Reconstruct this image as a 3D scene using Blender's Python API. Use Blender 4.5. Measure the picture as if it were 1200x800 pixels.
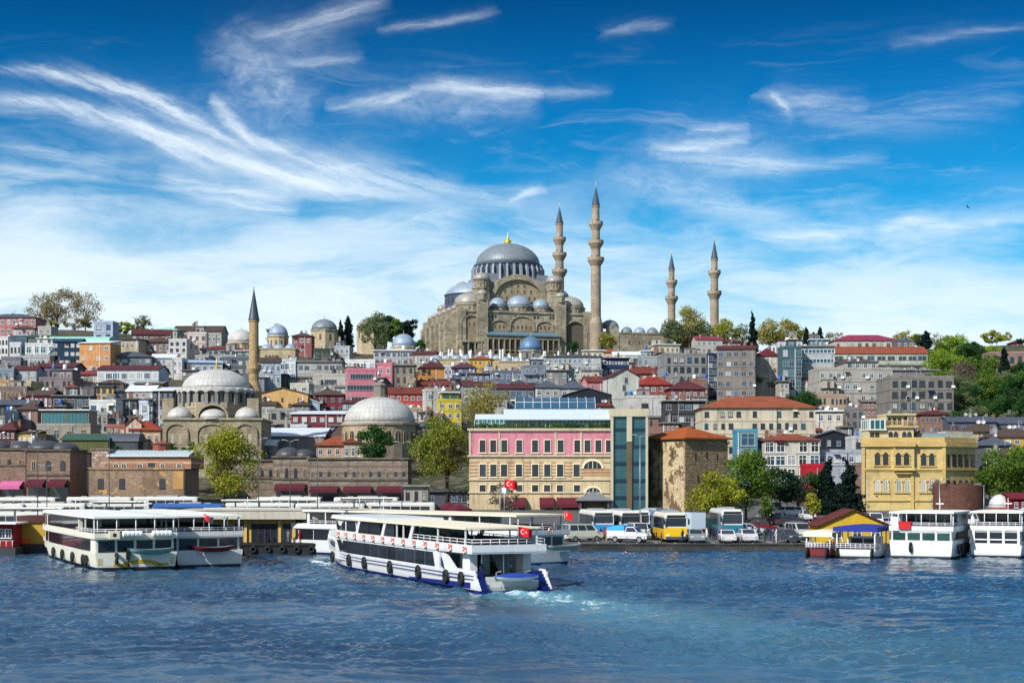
import bpy, math, random
import numpy as np
from math import sin, cos, pi, radians, atan2, sqrt, floor, ceil
from mathutils import Vector, Matrix

for _o in list(bpy.data.objects):
    bpy.data.objects.remove(_o)
random.seed(7)
SC = bpy.context.scene
COL = SC.collection

# ------------------------------------------------------------------ camera, sky, sun, exposure
F = 1800.0          # focal length in photograph pixels (1200 wide)
HZ = 560.0          # row of the horizon in the photograph
CAMZ = 10.0
cam_d = bpy.data.cameras.new('camera')
cam_d.sensor_width = 36.0
cam_d.lens = 36.0 * F / 1200.0
cam_d.shift_y = (HZ - 400.0) / 1200.0
cam_d.clip_start = 0.5
cam_d.clip_end = 30000.0
cam = bpy.data.objects.new('camera', cam_d)
COL.objects.link(cam)
cam.location = (0, 0, CAMZ)
cam.rotation_euler = (radians(90), 0, 0)
SC.camera = cam

SUN_EL, SUN_AZ = radians(37), radians(222)      # azimuth clockwise from +Y : behind the camera, to the left
sd = bpy.data.lights.new('sun', 'SUN')
sd.energy = 4.7
sd.angle = radians(0.5)
sd.color = (1.0, 0.965, 0.91)
sun = bpy.data.objects.new('sun', sd)
COL.objects.link(sun)
_dir = Vector((sin(SUN_AZ) * cos(SUN_EL), cos(SUN_AZ) * cos(SUN_EL), sin(SUN_EL)))
sun.rotation_euler = _dir.to_track_quat('Z', 'Y').to_euler()

SC.view_settings.view_transform = 'Standard'
SC.view_settings.look = 'None'
SC.view_settings.exposure = 0.2
SC.view_settings.gamma = 1.0
SC.view_settings.use_curve_mapping = False
SC.cycles.max_bounces = 6
SC.cycles.diffuse_bounces = 2
SC.cycles.glossy_bounces = 3
SC.cycles.transmission_bounces = 3
SC.cycles.transparent_max_bounces = 6
SC.cycles.caustics_reflective = False
SC.cycles.caustics_refractive = False


class NT:
    """Small helper to write node trees as expressions."""
    def __init__(s, tree):
        s.t = tree

    def n(s, typ, **kw):
        nd = s.t.nodes.new(typ)
        for k, v in kw.items():
            setattr(nd, k, v)
        return nd

    def put(s, sock, val):
        if isinstance(val, bpy.types.NodeSocket):
            s.t.links.new(val, sock)
        elif val is not None:
            sock.default_value = val

    def m(s, op, a, b=None, c=None, clamp=False):
        nd = s.n('ShaderNodeMath', operation=op)
        nd.use_clamp = clamp
        s.put(nd.inputs[0], a)
        if b is not None: s.put(nd.inputs[1], b)
        if c is not None: s.put(nd.inputs[2], c)
        return nd.outputs[0]

    def v(s, op, a, b=None, out=0):
        nd = s.n('ShaderNodeVectorMath', operation=op)
        s.put(nd.inputs[0], a)
        if b is not None: s.put(nd.inputs[1], b)
        return nd.outputs[out]

    def mix(s, fac, a, b, blend='MIX'):
        nd = s.n('ShaderNodeMix', data_type='RGBA', blend_type=blend)
        s.put(nd.inputs[0], fac)
        s.put(nd.inputs[6], a)
        s.put(nd.inputs[7], b)
        return nd.outputs[2]

    def noise(s, vec, scale, detail=3, rough=.55, dist=0, out=0):
        nd = s.n('ShaderNodeTexNoise')
        if vec is not None: s.put(nd.inputs['Vector'], vec)
        nd.inputs['Scale'].default_value = scale
        nd.inputs['Detail'].default_value = detail
        nd.inputs['Roughness'].default_value = rough
        nd.inputs['Distortion'].default_value = dist
        return nd.outputs[out]

    def ramp(s, fac, *stops):
        nd = s.n('ShaderNodeValToRGB')
        cr = nd.color_ramp
        while len(cr.elements) < len(stops): cr.elements.new(0.5)
        for e, (p, c) in zip(cr.elements, stops):
            e.position = p
            e.color = c if len(c) == 4 else (*c, 1)
        s.put(nd.inputs[0], fac)
        return nd.outputs[0]

    def sep(s, vec):
        nd = s.n('ShaderNodeSeparateXYZ')
        s.put(nd.inputs[0], vec)
        return nd.outputs

    def comb(s, x=0., y=0., z=0.):
        nd = s.n('ShaderNodeCombineXYZ')
        s.put(nd.inputs[0], x); s.put(nd.inputs[1], y); s.put(nd.inputs[2], z)
        return nd.outputs[0]

    def smooth(s, x, a, b):
        nd = s.n('ShaderNodeMapRange', interpolation_type='SMOOTHSTEP')
        s.put(nd.inputs[0], x)
        nd.inputs[1].default_value = a; nd.inputs[2].default_value = b
        return nd.outputs[0]


def lin(c):
    return c / 12.92 if c <= .04045 else ((c + .055) / 1.055) ** 2.4


def rgb(r, g, b, k=1.0):
    return (lin(r / 255) * k, lin(g / 255) * k, lin(b / 255) * k, 1.0)


# ------------------------------------------------------------------ sky (world): clear blue with wind drawn cirrus
def make_world():
    w = bpy.data.worlds.new('World')
    SC.world = w
    w.use_nodes = True
    t = w.node_tree
    t.nodes.clear()
    N = NT(t)
    geo = N.n('ShaderNodeTexCoord')
    dirv = N.v('NORMALIZE', geo.outputs['Generated'])
    x, y, z = N.sep(dirv)
    sky = N.n('ShaderNodeTexSky', sky_type='NISHITA')
    sky.sun_disc = False
    sky.sun_elevation = SUN_EL
    sky.sun_rotation = SUN_AZ
    sky.air_density = 1.0
    sky.dust_density = 0.3
    sky.ozone_density = 3.0
    az = N.m('ARCTAN2', x, y)                      # radians clockwise from +Y
    el = N.m('ARCSINE', z)
    # degrees
    A = N.m('MULTIPLY', az, 180 / pi)
    E = N.m('MULTIPLY', el, 180 / pi)
    P = N.comb(A, E, 0.)

    def ae(px, py):
        dx, dz = (px - 600) / F, (HZ - py) / F
        r = sqrt(dx * dx + 1 + dz * dz)
        return math.degrees(atan2(dx, 1)), math.degrees(math.asin(dz / r))
    # warped coordinates for feathering
    wv = N.v('SUBTRACT', N.noise(N.v('MULTIPLY', P, (.22, .5, 1)), 1.0, 3, .6, 0, 1), (.5, .5, .5))
    PB = N.v('ADD', P, N.v('MULTIPLY', wv, (2.4, 1.1, 0)))
    wf = N.v('SUBTRACT', N.noise(N.v('MULTIPLY', P, (1.1, 2.0, 1)), 1.0, 4, .65, 0, 1), (.5, .5, .5))
    PW = N.v('ADD', P, N.v('MULTIPLY', wv, (1.1, .55, 0)))
    PW = N.v('ADD', PW, N.v('MULTIPLY', wf, (.5, .26, 0)))
    wh = N.v('SUBTRACT', N.noise(N.v('MULTIPLY', P, (2.2, 5.5, 1)), 1.0, 4, .7, 0, 1), (.5, .5, .5))
    PW = N.v('ADD', PW, N.v('MULTIPLY', wh, (.34, .13, 0)))

    # fibres of ice drawn out along a few wind directions
    def fibres(deg):
        c_, s_ = cos(radians(deg)), sin(radians(deg))
        u_ = N.v('DOT_PRODUCT', PW, (c_, s_, 0), out=1); v_ = N.v('DOT_PRODUCT', PW, (-s_, c_, 0), out=1)
        f1 = N.noise(N.comb(N.m('MULTIPLY', u_, .26), N.m('MULTIPLY', v_, 3.0), deg * .1), 1.0, 7, .66, .3)
        return N.m('MULTIPLY', N.smooth(f1, .28, .74), 1.15)
    fam = {k: fibres(k) for k in (-38, -20, -4, 14, 40)}
    puff = N.smooth(N.noise(N.v('MULTIPLY', PW, (1.0, 1.5, 1)), 1.0, 8, .72, .8), .26, .86)
    fib2 = N.noise(N.v('MULTIPLY', P, (1.1, 3.6, 1)), 1.0, 5, .62, 1.2)
    tot = None
    # (x0,y0,x1,y1,width,curve,strength,power) in photo pixels, turned into directions of the sky
    strokes = [
        (-10, 80, 310, 192, 6.5, -26, .80), (-20, 114, 260, 208, 6.5, -20, .75), (120, 124, 440, 226, 8, 14, .9), (130, 100, 270, 166, 6, -4, .35),
        (250, 114, 350, 180, 6, 14, .85), (310, 166, 540, 222, 11, 10, .62), (240, 190, 520, 232, 8, 6, .42),
        (180, 206, 350, 248, 13, 4, .6), (260, 230, 350, 246, 8, 0, .35), (-20, 166, 140, 192, 7, 2, .3), (-20, 196, 140, 208, 6, 0, .28),
        (268, 20, 335, 150, 20, 12, .26), (290, 70, 370, 140, 18, 0, .24), (290, 46, 460, -6, 9, 8, .34), (230, 60, 420, 60, 22, 0, .12), (330, 80, 430, 64, 5, 0, .25),
        (380, 125, 500, 104, 6, 6, .62), (480, 104, 640, 114, 7, -6, .6), (400, 118, 640, 128, 16, 0, .22), (440, 36, 580, 14, 4, 0, .24),
        (595, 238, 640, 222, 4, -5, .45), (700, 40, 790, 24, 4, 0, .2), (560, 112, 720, 108, 5, 0, .2),
        (755, 174, 880, 160, 6, 5, .62), (800, 153, 880, 148, 4, 0, .45), (770, 182, 940, 194, 11, 4, .36), (850, 192, 1040, 184, 6, 0, .26), (740, 170, 960, 180, 24, 0, .16),
        (885, 110, 930, 140, 5, -7, .42), (900, 108, 1020, 122, 10, 4, .26), (940, 142, 1200, 116, 13, 8, .18),
        (700, 200, 880, 232, 16, 4, .32), (760, 234, 940, 254, 8, 0, .32),
        (870, 284, 1030, 270, 8, -4, .55), (1025, 270, 1120, 258, 6, -4, .7), (1080, 268, 1230, 250, 6, 0, .55), (900, 284, 1220, 262, 16, 0, .25),
        (1040, 50, 1230, 26, 4, 0, .18), (0, 238, 150, 258, 10, 2, .28), (380, 268, 560, 248, 14, 0, .32), (500, 214, 620, 238, 6, 4, .26),
        (290, 316, 420, 322, 9, 0, .28), (540, 288, 920, 300, 14, 0, .25), (120, 150, 480, 210, 34, 6, .16),
    ]
    for (x0, y0, x1, y1, wd, cv, st) in strokes:
        a0, e0 = ae(x0, y0); a1, e1 = ae(x1, y1)
        ln = math.hypot(a1 - a0, e1 - e0)
        ux, uy = (a1 - a0) / ln, (e1 - e0) / ln
        wdeg = wd * .86 / F * 180 / pi
        cdeg = -cv / F * 180 / pi
        q = N.v('SUBTRACT', PW, (a0, e0, 0))
        tt = N.m('DIVIDE', N.v('DOT_PRODUCT', q, (ux, uy, 0), out=1), ln)
        ss = N.v('DOT_PRODUCT', q, (-uy, ux, 0), out=1)
        par = N.m('MULTIPLY', tt, N.m('SUBTRACT', 1.0, tt), clamp=True)          # 0 .. .25
        ss = N.m('MULTIPLY_ADD', par, -4 * cdeg, ss)
        g = N.m('MULTIPLY', ss, 1.0 / (wdeg * .95))
        g = N.m('MULTIPLY', g, g)
        g = N.m('MULTIPLY_ADD', N.m('POWER', 2.718, N.m('MULTIPLY', g, -.8)), .78, N.m('DIVIDE', .22, N.m('MULTIPLY_ADD', N.m('MULTIPLY', g, g), .05, 1.0)))
        g = N.m('MULTIPLY', g, N.m('MULTIPLY', N.m('POWER', N.m('MULTIPLY', par, 4.0), .8), st * 1.02))
        an = math.degrees(atan2(uy, ux)); an = an - 180 if an > 90 else an
        near = min(fam, key=lambda k: abs(k - an))
        tx = puff if wd >= 15 else fam[near]
        g = N.m('MULTIPLY', g, N.m('MULTIPLY_ADD', tx, .95, .16))
        tot = g if tot is None else N.m('ADD', tot, g)
    wisps = N.m('MULTIPLY', tot, N.m('MULTIPLY_ADD', fib2, .9, .6))
    # broad veils : thicken towards the horizon, reaching higher on the left
    Es = N.m('MULTIPLY_ADD', A, .075, E)
    veil_n = N.noise(N.v('MULTIPLY', PB, (.10, .46, 1)), 1.0, 8, .64, .5)
    veil = N.m('MULTIPLY', N.smooth(veil_n, .38, .68), N.smooth(Es, 12.8, 7.5))
    low = N.smooth(Es, 10.2, 4.6)
    low = N.m('MULTIPLY', low, N.m('MULTIPLY_ADD', N.smooth(veil_n, .30, .62), .75, .55))
    thin = N.m('MULTIPLY', N.smooth(N.noise(N.v('MULTIPLY', PB, (.16, .9, 1)), 1.0, 8, .66, 1.0), .50, .80), .22)
    thin = N.m('MULTIPLY', thin, N.smooth(E, 17.0, 11.0))
    high = N.m('MULTIPLY', N.smooth(N.noise(N.v('MULTIPLY', PB, (.05, .12, 1)), 1.0, 5, .6, .5), .42, .66), N.smooth(E, 17.6, 24.0))  # unseen cloud veil above the view, added to lighten the water's reflections
    dens = N.m('ADD', wisps, N.m('MULTIPLY', veil, .50))
    dens = N.m('ADD', dens, N.m('MULTIPLY', low, .85))
    dens = N.m('ADD', dens, N.m('ADD', thin, N.m('MULTIPLY', high, .55)))
    dens = N.m('SUBTRACT', 1.0, N.m('POWER', 2.718, N.m('MULTIPLY', dens, -1.45)), clamp=True)
    # deep polarised blue of the clear air
    hs = N.n('ShaderNodeHueSaturation')
    hs.inputs['Hue'].default_value = .491
    hs.inputs['Saturation'].default_value = 1.28
    hs.inputs['Value'].default_value = 1.0
    t.links.new(sky.outputs[0], hs.inputs['Color'])
    clear = N.mix(1.0, hs.outputs[0], N.ramp(N.m('DIVIDE', E, 45.0, clamp=True), (0.0, (.60, .85, .95)), (.10, (.34, .90, 1.02)), (.20, (.11, .90, 1.16)), (.30, (.025, .59, .90)), (.385, (.012, .30, .52)), (.5, (.2, .52, .72)), (1.0, (.5, .75, .9))), 'MULTIPLY')
    cloud = N.ramp(N.m('DIVIDE', E, 18.0, clamp=True), (0., (10., 10.5, 10.8)), (.5, (8.8, 9.9, 10.6)), (1., (9.2, 10.2, 11.)))
    colr = N.mix(dens, clear, cloud)
    bg = N.n('ShaderNodeBackground')
    t.links.new(colr, bg.inputs['Color'])
    bg.inputs['Strength'].default_value = 0.092
    out = N.n('ShaderNodeOutputWorld')
    t.links.new(bg.outputs[0], out.inputs[0])
    w.cycles.sampling_method = 'MANUAL'
    w.cycles.sample_map_resolution = 256


make_world()

# ------------------------------------------------------------------ mesh building helpers
def px2x(px, d):
    return (px - 600.0) / F * d


def py2z(py, d):
    return CAMZ + (HZ - py) / F * d


PROF = [(0, -6), (204, -4), (212, .8), (238, 1.0), (262, 2.2), (300, 3.6), (330, 6.0), (400, 19.0), (500, 36.0), (600, 52.5),
        (700, 67.0), (770, 70.0), (900, 60.0), (1200, 30.0), (3000, 5.0), (9000, 0)]
_pd = [p[0] for p in PROF]; _pz = [p[1] for p in PROF]
BON_X = [-200, 0, 100, 250, 400, 900, 1100, 1200, 1400]
BON_Z = [11, 11, 10.5, 5, 0.5, 0, 2.0, 4.0, 4]


def gz(x, d):
    px = 600 + x / max(d, 1) * F
    t = min(max((d - 350) / 350, 0), 1)
    return float(np.interp(d, _pd, _pz)) + float(np.interp(px, BON_X, BON_Z)) * t * t * (3 - 2 * t)


def solve_d(px, yb):
    """distance at which the hill's surface shows at photo row yb in column px"""
    lo, hi = 214.0, 745.0
    for _ in range(40):
        m = (lo + hi) / 2
        y = HZ - (gz(px2x(px, m), m) - CAMZ) * F / m
        if y > yb: lo = m
        else: hi = m
    return (lo + hi) / 2


class MB:
    def __init__(s):
        s.v, s.f, s.m, s.s = [], [], [], []

    def poly(s, pts, m=0, sm=False):
        b = len(s.v)
        s.v += [tuple(p) for p in pts]
        s.f.append(tuple(range(b, b + len(pts)))); s.m.append(m); s.s.append(sm)

    def box(s, x0, x1, y0, y1, z0, z1, m=0, mt=None):
        b = len(s.v)
        s.v += [(x0, y0, z0), (x1, y0, z0), (x1, y1, z0), (x0, y1, z0), (x0, y0, z1), (x1, y0, z1), (x1, y1, z1), (x0, y1, z1)]
        for k, q in enumerate(((0, 3, 2, 1), (4, 5, 6, 7), (0, 1, 5, 4), (1, 2, 6, 5), (2, 3, 7, 6), (3, 0, 4, 7))):
            s.f.append(tuple(b + i for i in q)); s.m.append(mt if (k == 1 and mt is not None) else m); s.s.append(False)

    def cbox(s, cx, cy, cz, sx, sy, sz, m=0):
        s.box(cx - sx / 2, cx + sx / 2, cy - sy / 2, cy + sy / 2, cz - sz / 2, cz + sz / 2, m)

    def prism(s, pts, z0, z1, m=0, mt=None, scale=1.0):
        """vertical prism over a plan polygon (counter clockwise)"""
        n = len(pts); b = len(s.v)
        cx = sum(p[0] for p in pts) / n; cy = sum(p[1] for p in pts) / n
        s.v += [(p[0], p[1], z0) for p in pts] + [(cx + (p[0] - cx) * scale, cy + (p[1] - cy) * scale, z1) for p in pts]
        for i in range(n):
            j = (i + 1) % n
            s.f.append((b + i, b + j, b + n + j, b + n + i)); s.m.append(m); s.s.append(False)
        s.f.append(tuple(b + n + i for i in range(n))); s.m.append(m if mt is None else mt); s.s.append(False)
        s.f.append(tuple(b + n - 1 - i for i in range(n))); s.m.append(m); s.s.append(False)

    def xz(s, pts, y0, y1, m=0, mf=None):
        """polygon in the XZ plane (counter clockwise seen from -y), extruded from y0 (front) to y1 (back)"""
        n = len(pts); b = len(s.v)
        s.v += [(p[0], y0, p[1]) for p in pts] + [(p[0], y1, p[1]) for p in pts]
        s.f.append(tuple(b + i for i in range(n))); s.m.append(m if mf is None else mf); s.s.append(False)
        s.f.append(tuple(b + 2 * n - 1 - i for i in range(n))); s.m.append(m); s.s.append(False)
        for i in range(n):
            j = (i + 1) % n
            s.f.append((b + j, b + i, b + n + i, b + n + j)); s.m.append(m); s.s.append(False)

    def yz(s, pts, x0, x1, m=0):
        """polygon in the YZ plane extruded along x"""
        n = len(pts); b = len(s.v)
        s.v += [(x0, p[0], p[1]) for p in pts] + [(x1, p[0], p[1]) for p in pts]
        s.f.append(tuple(b + n - 1 - i for i in range(n))); s.m.append(m); s.s.append(False)
        s.f.append(tuple(b + n + i for i in range(n))); s.m.append(m); s.s.append(False)
        for i in range(n):
            j = (i + 1) % n
            s.f.append((b + i, b + j, b + n + j, b + n + i)); s.m.append(m); s.s.append(False)

    def lathe(s, prof, n=24, cx=0., cy=0., m=0, sm=True, a0=0., a1=2 * pi, cap=True):
        b = len(s.v); full = abs(a1 - a0 - 2 * pi) < 1e-6
        k = n if full else n + 1
        for r, z in prof:
            for i in range(k):
                a = a0 + (a1 - a0) * i / n
                s.v.append((cx + r * cos(a), cy + r * sin(a), z))
        for p in range(len(prof) - 1):
            for i in range(n):
                j = (i + 1) % k
                s.f.append((b + p * k + i, b + p * k + j, b + (p + 1) * k + j, b + (p + 1) * k + i)); s.m.append(m); s.s.append(sm)
        if cap and full:
            if prof[0][0] > 1e-4:
                s.f.append(tuple(b + n - 1 - i for i in range(n))); s.m.append(m); s.s.append(False)
            if prof[-1][0] > 1e-4:
                q = b + (len(prof) - 1) * k
                s.f.append(tuple(q + i for i in range(n))); s.m.append(m); s.s.append(False)

    def dome(s, r, h, z0=0., n=28, k=8, cx=0., cy=0., m=0, a0=0., a1=2 * pi, pw=1.0):
        pr = []
        for i in range(k + 1):
            a = pi / 2 * i / k
            pr.append((max(r * cos(a) ** pw, 0.001 * (i == k)), z0 + h * sin(a)))
        s.lathe(pr, n, cx, cy, m, True, a0, a1)

    def tube(s, p, q, r0, r1=None, n=6, m=0, sm=True):
        r1 = r0 if r1 is None else r1
        p, q = Vector(p), Vector(q)
        d = q - p
        if d.length < 1e-6: return
        d.normalize()
        u = d.orthogonal().normalized(); w = d.cross(u)
        b = len(s.v)
        for c, r in ((p, r0), (q, r1)):
            for i in range(n):
                a = 2 * pi * i / n
                s.v.append(tuple(c + (u * cos(a) + w * sin(a)) * r))
        for i in range(n):
            j = (i + 1) % n
            s.f.append((b + i, b + j, b + n + j, b + n + i)); s.m.append(m); s.s.append(sm)
        s.f.append(tuple(b + n - 1 - i for i in range(n))); s.m.append(m); s.s.append(False)
        s.f.append(tuple(b + n + i for i in range(n))); s.m.append(m); s.s.append(False)

    def torus(s, c, R, r, axis='y', n=16, k=8, m=None):
        b = len(s.v)
        for i in range(n):
            a = 2 * pi * i / n
            for j in range(k):
                t = 2 * pi * j / k
                rr = R + r * cos(t); h = r * sin(t)
                u, w = rr * cos(a), rr * sin(a)
                s.v.append((c[0] + u, c[1] + h, c[2] + w) if axis == 'y' else ((c[0] + h, c[1] + u, c[2] + w) if axis == 'x' else (c[0] + u, c[1] + w, c[2] + h)))
        for i in range(n):
            for j in range(k):
                i2, j2 = (i + 1) % n, (j + 1) % k
                s.f.append((b + i * k + j, b + i2 * k + j, b + i2 * k + j2, b + i * k + j2))
                s.m.append(0 if m is None else m(i)); s.s.append(True)

    def hip(s, x0, x1, y0, y1, z0, h, m=0, ov=.5, th=.18, me=None):
        """hipped roof with a thin fascia"""
        x0 -= ov; x1 += ov; y0 -= ov; y1 += ov
        s.box(x0, x1, y0, y1, z0, z0 + th, m if me is None else me)
        z = z0 + th
        w, d = x1 - x0, y1 - y0
        if w >= d:
            a, b2 = (x0 + d / 2, (y0 + y1) / 2, z + h), (x1 - d / 2, (y0 + y1) / 2, z + h)
            if w - d < .1: b2 = a
        else:
            a, b2 = ((x0 + x1) / 2, y0 + w / 2, z + h), ((x0 + x1) / 2, y1 - w / 2, z + h)
        c = [(x0, y0, z), (x1, y0, z), (x1, y1, z), (x0, y1, z)]
        if w >= d:
            s.poly([c[0], c[1], b2, a] if b2 != a else [c[0], c[1], a], m); s.poly([c[1], c[2], b2], m)
            s.poly([c[2], c[3], a, b2] if b2 != a else [c[2], c[3], a], m); s.poly([c[3], c[0], a], m)
        else:
            s.poly([c[0], c[1], a], m); s.poly([c[1], c[2], b2, a], m); s.poly([c[2], c[3], b2], m); s.poly([c[3], c[0], a, b2], m)

    def gable_x(s, x0, x1, y0, y1, z0, h, m=0, ov=.4, th=.2):
        """ridge along x : the slopes face front and back"""
        x0 -= ov; x1 += ov; ym = (y0 + y1) / 2
        k = h / ((y1 - y0) / 2) * ov
        s.yz([(y0 - ov, z0 - k), (y0 - ov, z0 - k + th), (ym, z0 + h + th), (y1 + ov, z0 - k + th), (y1 + ov, z0 - k), (ym, z0 + h)][::-1], x0, x1, m)

    def gable_y(s, x0, x1, y0, y1, z0, h, m=0, ov=.4, th=.2):
        """ridge along y : the gable faces the front"""
        xm = (x0 + x1) / 2
        k = h / ((x1 - x0) / 2) * ov
        s.xz([(x0 - ov, z0 - k), (xm, z0 + h), (x1 + ov, z0 - k), (x1 + ov, z0 - k + th), (xm, z0 + h + th), (x0 - ov, z0 - k + th)], y0 - ov, y1 + ov, m)

    def mesh(s, name, mats):
        me = bpy.data.meshes.new(name)
        me.from_pydata(s.v, [], s.f)
        for mt in mats: me.materials.append(mt)
        if len(mats) > 1:
            me.polygons.foreach_set('material_index', s.m)
        me.polygons.foreach_set('use_smooth', s.s)
        me.update()
        return me

    def build(s, name, mats, parent=None, loc=None):
        if not isinstance(mats, (list, tuple)): mats = [mats]
        return link(name, s.mesh(name, mats), parent, loc)


def link(name, data, parent=None, loc=None, rz=0., scale=None):
    o = bpy.data.objects.new(name, data)
    COL.objects.link(o)
    if parent is not None: o.parent = parent
    if loc is not None: o.location = loc
    if rz: o.rotation_euler = (0, 0, rz)
    if scale is not None: o.scale = scale
    return o


def tag(o, label, cat, group=None, kind=None):
    if label: o['label'] = label
    if cat: o['category'] = cat
    if group: o['group'] = group
    if kind: o['kind'] = kind
    return o


def thing(name, label, cat, loc=(0, 0, 0), rz=0., group=None):
    return tag(link(name, None, None, loc, rz), label, cat, group)


def struct(o):
    o['kind'] = 'structure'
    return o


def copy_tree(o, parent=None):
    c = o.copy()
    COL.objects.link(c)
    if parent is not None: c.parent = parent
    for ch in CH.get(o.name) or [k for k in o.children]:
        copy_tree(ch, c)
    return c


CH = {}

# ------------------------------------------------------------------ materials
_MC = {}


def _new(name):
    m = bpy.data.materials.new(name)
    m.use_nodes = True
    t = m.node_tree
    N = NT(t)
    p = t.nodes['Principled BSDF']
    return m, N, p


def plain(name, col, rough=.6, metal=0., spec=.4, var=.12, sc=1.5):
    k = ('p', name)
    if k in _MC: return _MC[k]
    m, N, p = _new(name)
    tc = N.n('ShaderNodeTexCoord').outputs['Object']
    nz = N.noise(tc, sc, 4, .6)
    N.put(p.inputs['Base Color'], N.mix(nz, tuple(c * (1 - var) for c in col[:3]) + (1,), tuple(min(c * (1 + var), 1) for c in col[:3]) + (1,)))
    N.put(p.inputs['Roughness'], N.m('MULTIPLY_ADD', nz, .2, rough - .1))
    p.inputs['Metallic'].default_value = metal
    p.inputs['Specular IOR Level'].default_value = spec
    _MC[k] = m
    return m


def wall(r, g, b, dirt=.46, k=.82):
    """weathered render / painted plaster"""
    key = ('w', r, g, b, dirt)
    if key in _MC: return _MC[key]
    m, N, p = _new('plaster')
    gy_ = (r + g + b) / 3
    col = rgb(r + (gy_ - r) * .16, g + (gy_ - g) * .16, b + (gy_ - b) * .16, k)
    tc = N.n('ShaderNodeTexCoord').outputs['Object']
    oi = N.n('ShaderNodeObjectInfo')
    tc = N.v('ADD', tc, N.comb(N.m('MULTIPLY', oi.outputs['Random'], 91.), 3.7, N.m('MULTIPLY', oi.outputs['Random'], 17.)))
    big = N.noise(tc, .22, 5, .62)
    st = N.noise(N.v('MULTIPLY', tc, (1.7, 1.7, .16)), 1.0, 4, .62)
    fine = N.noise(tc, 2.6, 3, .6)
    d = N.m('MULTIPLY', N.smooth(st, .47, .78), dirt * 1.5)
    d = N.m('ADD', d, N.m('MULTIPLY', N.smooth(big, .40, .75), dirt))
    c = N.mix(fine, tuple(v * .90 for v in col[:3]) + (1,), tuple(min(v * 1.08, .85) for v in col[:3]) + (1,))
    dcol = (col[0] * .38 + .012, col[1] * .36 + .012, col[2] * .36 + .012, 1)
    N.put(p.inputs['Base Color'], N.mix(N.m('MINIMUM', d, .85), c, dcol))
    p.inputs['Roughness'].default_value = .85
    p.inputs['Specular IOR Level'].default_value = .2
    _MC[key] = m
    return m


def stone(name, c1, c2, mortar, bw=.9, bh=.4, ms=.03, stain=.5, band=None, patch=None, bump=.4):
    key = ('s', name)
    if key in _MC: return _MC[key]
    m, N, p = _new(name)
    tc = N.n('ShaderNodeTexCoord').outputs['Object']
    x, y, z = N.sep(tc)
    uv = N.comb(N.m('ADD', x, N.m('MULTIPLY', y, .83)), z, 0.)
    br = N.n('ShaderNodeTexBrick')
    N.put(br.inputs['Vector'], uv)
    br.inputs['Color1'].default_value = c1
    br.inputs['Color2'].default_value = c2
    br.inputs['Mortar'].default_value = mortar
    br.inputs['Scale'].default_value = 1.0
    br.inputs['Mortar Size'].default_value = ms
    br.inputs['Brick Width'].default_value = bw
    br.inputs['Row Height'].default_value = bh
    br.inputs['Bias'].default_value = 0.0
    c = br.outputs[0]
    if band:
        # courses of another colour
        fr = N.m('FRACT', N.m('DIVIDE', z, band[0]))
        c = N.mix(N.m('LESS_THAN', fr, band[1]), c, band[2])
    big = N.noise(tc, .16, 6, .66)
    st = N.noise(N.v('MULTIPLY', tc, (1.1, 1.1, .2)), 1.0, 5, .65)
    c = N.mix(N.m('MULTIPLY', N.smooth(big, .40, .72), stain), c, tuple(v * .33 for v in c1[:3]) + (1,))
    c = N.mix(N.m('MULTIPLY', N.smooth(st, .5, .8), stain), c, tuple(v * .25 for v in c2[:3]) + (1,))
    sp = N.noise(tc, 1.9, 5, .7)
    c = N.mix(N.m('MULTIPLY', N.smooth(sp, .52, .7), .45), c, tuple(v * .5 for v in c1[:3]) + (1,))
    if patch:
        pn = N.noise(tc, patch[0], 6, .68)
        c = N.mix(N.smooth(pn, patch[1], patch[1] + .05), c, patch[2])
    N.put(p.inputs['Base Color'], c)
    p.inputs['Roughness'].default_value = .9
    p.inputs['Specular IOR Level'].default_value = .15
    bm = N.n('ShaderNodeBump')
    bm.inputs['Strength'].default_value = bump
    bm.inputs['Distance'].default_value = .12
    N.put(bm.inputs['Height'], N.m('ADD', sp, N.m('MULTIPLY', br.outputs[1], -.4)))
    N.t.links.new(bm.outputs[0], p.inputs['Normal'])
    _MC[key] = m
    return m


def tiles(r, g, b):
    key = ('t', r, g, b)
    if key in _MC: return _MC[key]
    m, N, p = _new('roof_tiles')
    col = rgb(r * .86 + 14, g + 8, b + 9, .62)
    tc = N.n('ShaderNodeTexCoord').outputs['Object']
    oi = N.n('ShaderNodeObjectInfo')
    tc = N.v('ADD', tc, N.comb(N.m('MULTIPLY', oi.outputs['Random'], 61.), 0., 0.))
    x, y, z = N.sep(tc)
    big = N.noise(tc, .35, 5, .65)
    fine = N.noise(N.v('MULTIPLY', tc, (3., 3., 5.)), 1., 3, .6)
    wv = N.m('SINE', N.m('MULTIPLY', N.m('ADD', x, y), 2 * pi / .55))
    rows = N.m('SINE', N.m('MULTIPLY', z, 2 * pi / .28))
    c = N.mix(fine, tuple(v * .65 for v in col[:3]) + (1,), tuple(min(v * 1.25, .8) for v in col[:3]) + (1,))
    c = N.mix(N.m('MULTIPLY', N.smooth(big, .48, .75), .65), c, (col[0] * .33, col[1] * .42, col[2] * .45, 1))
    N.put(p.inputs['Base Color'], c)
    p.inputs['Roughness'].default_value = .85
    p.inputs['Specular IOR Level'].default_value = .2
    bm = N.n('ShaderNodeBump')
    bm.inputs['Strength'].default_value = .5
    bm.inputs['Distance'].default_value = .08
    N.put(bm.inputs['Height'], N.m('ADD', wv, N.m('MULTIPLY', rows, .4)))
    N.t.links.new(bm.outputs[0], p.inputs['Normal'])
    _MC[key] = m
    return m


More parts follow.
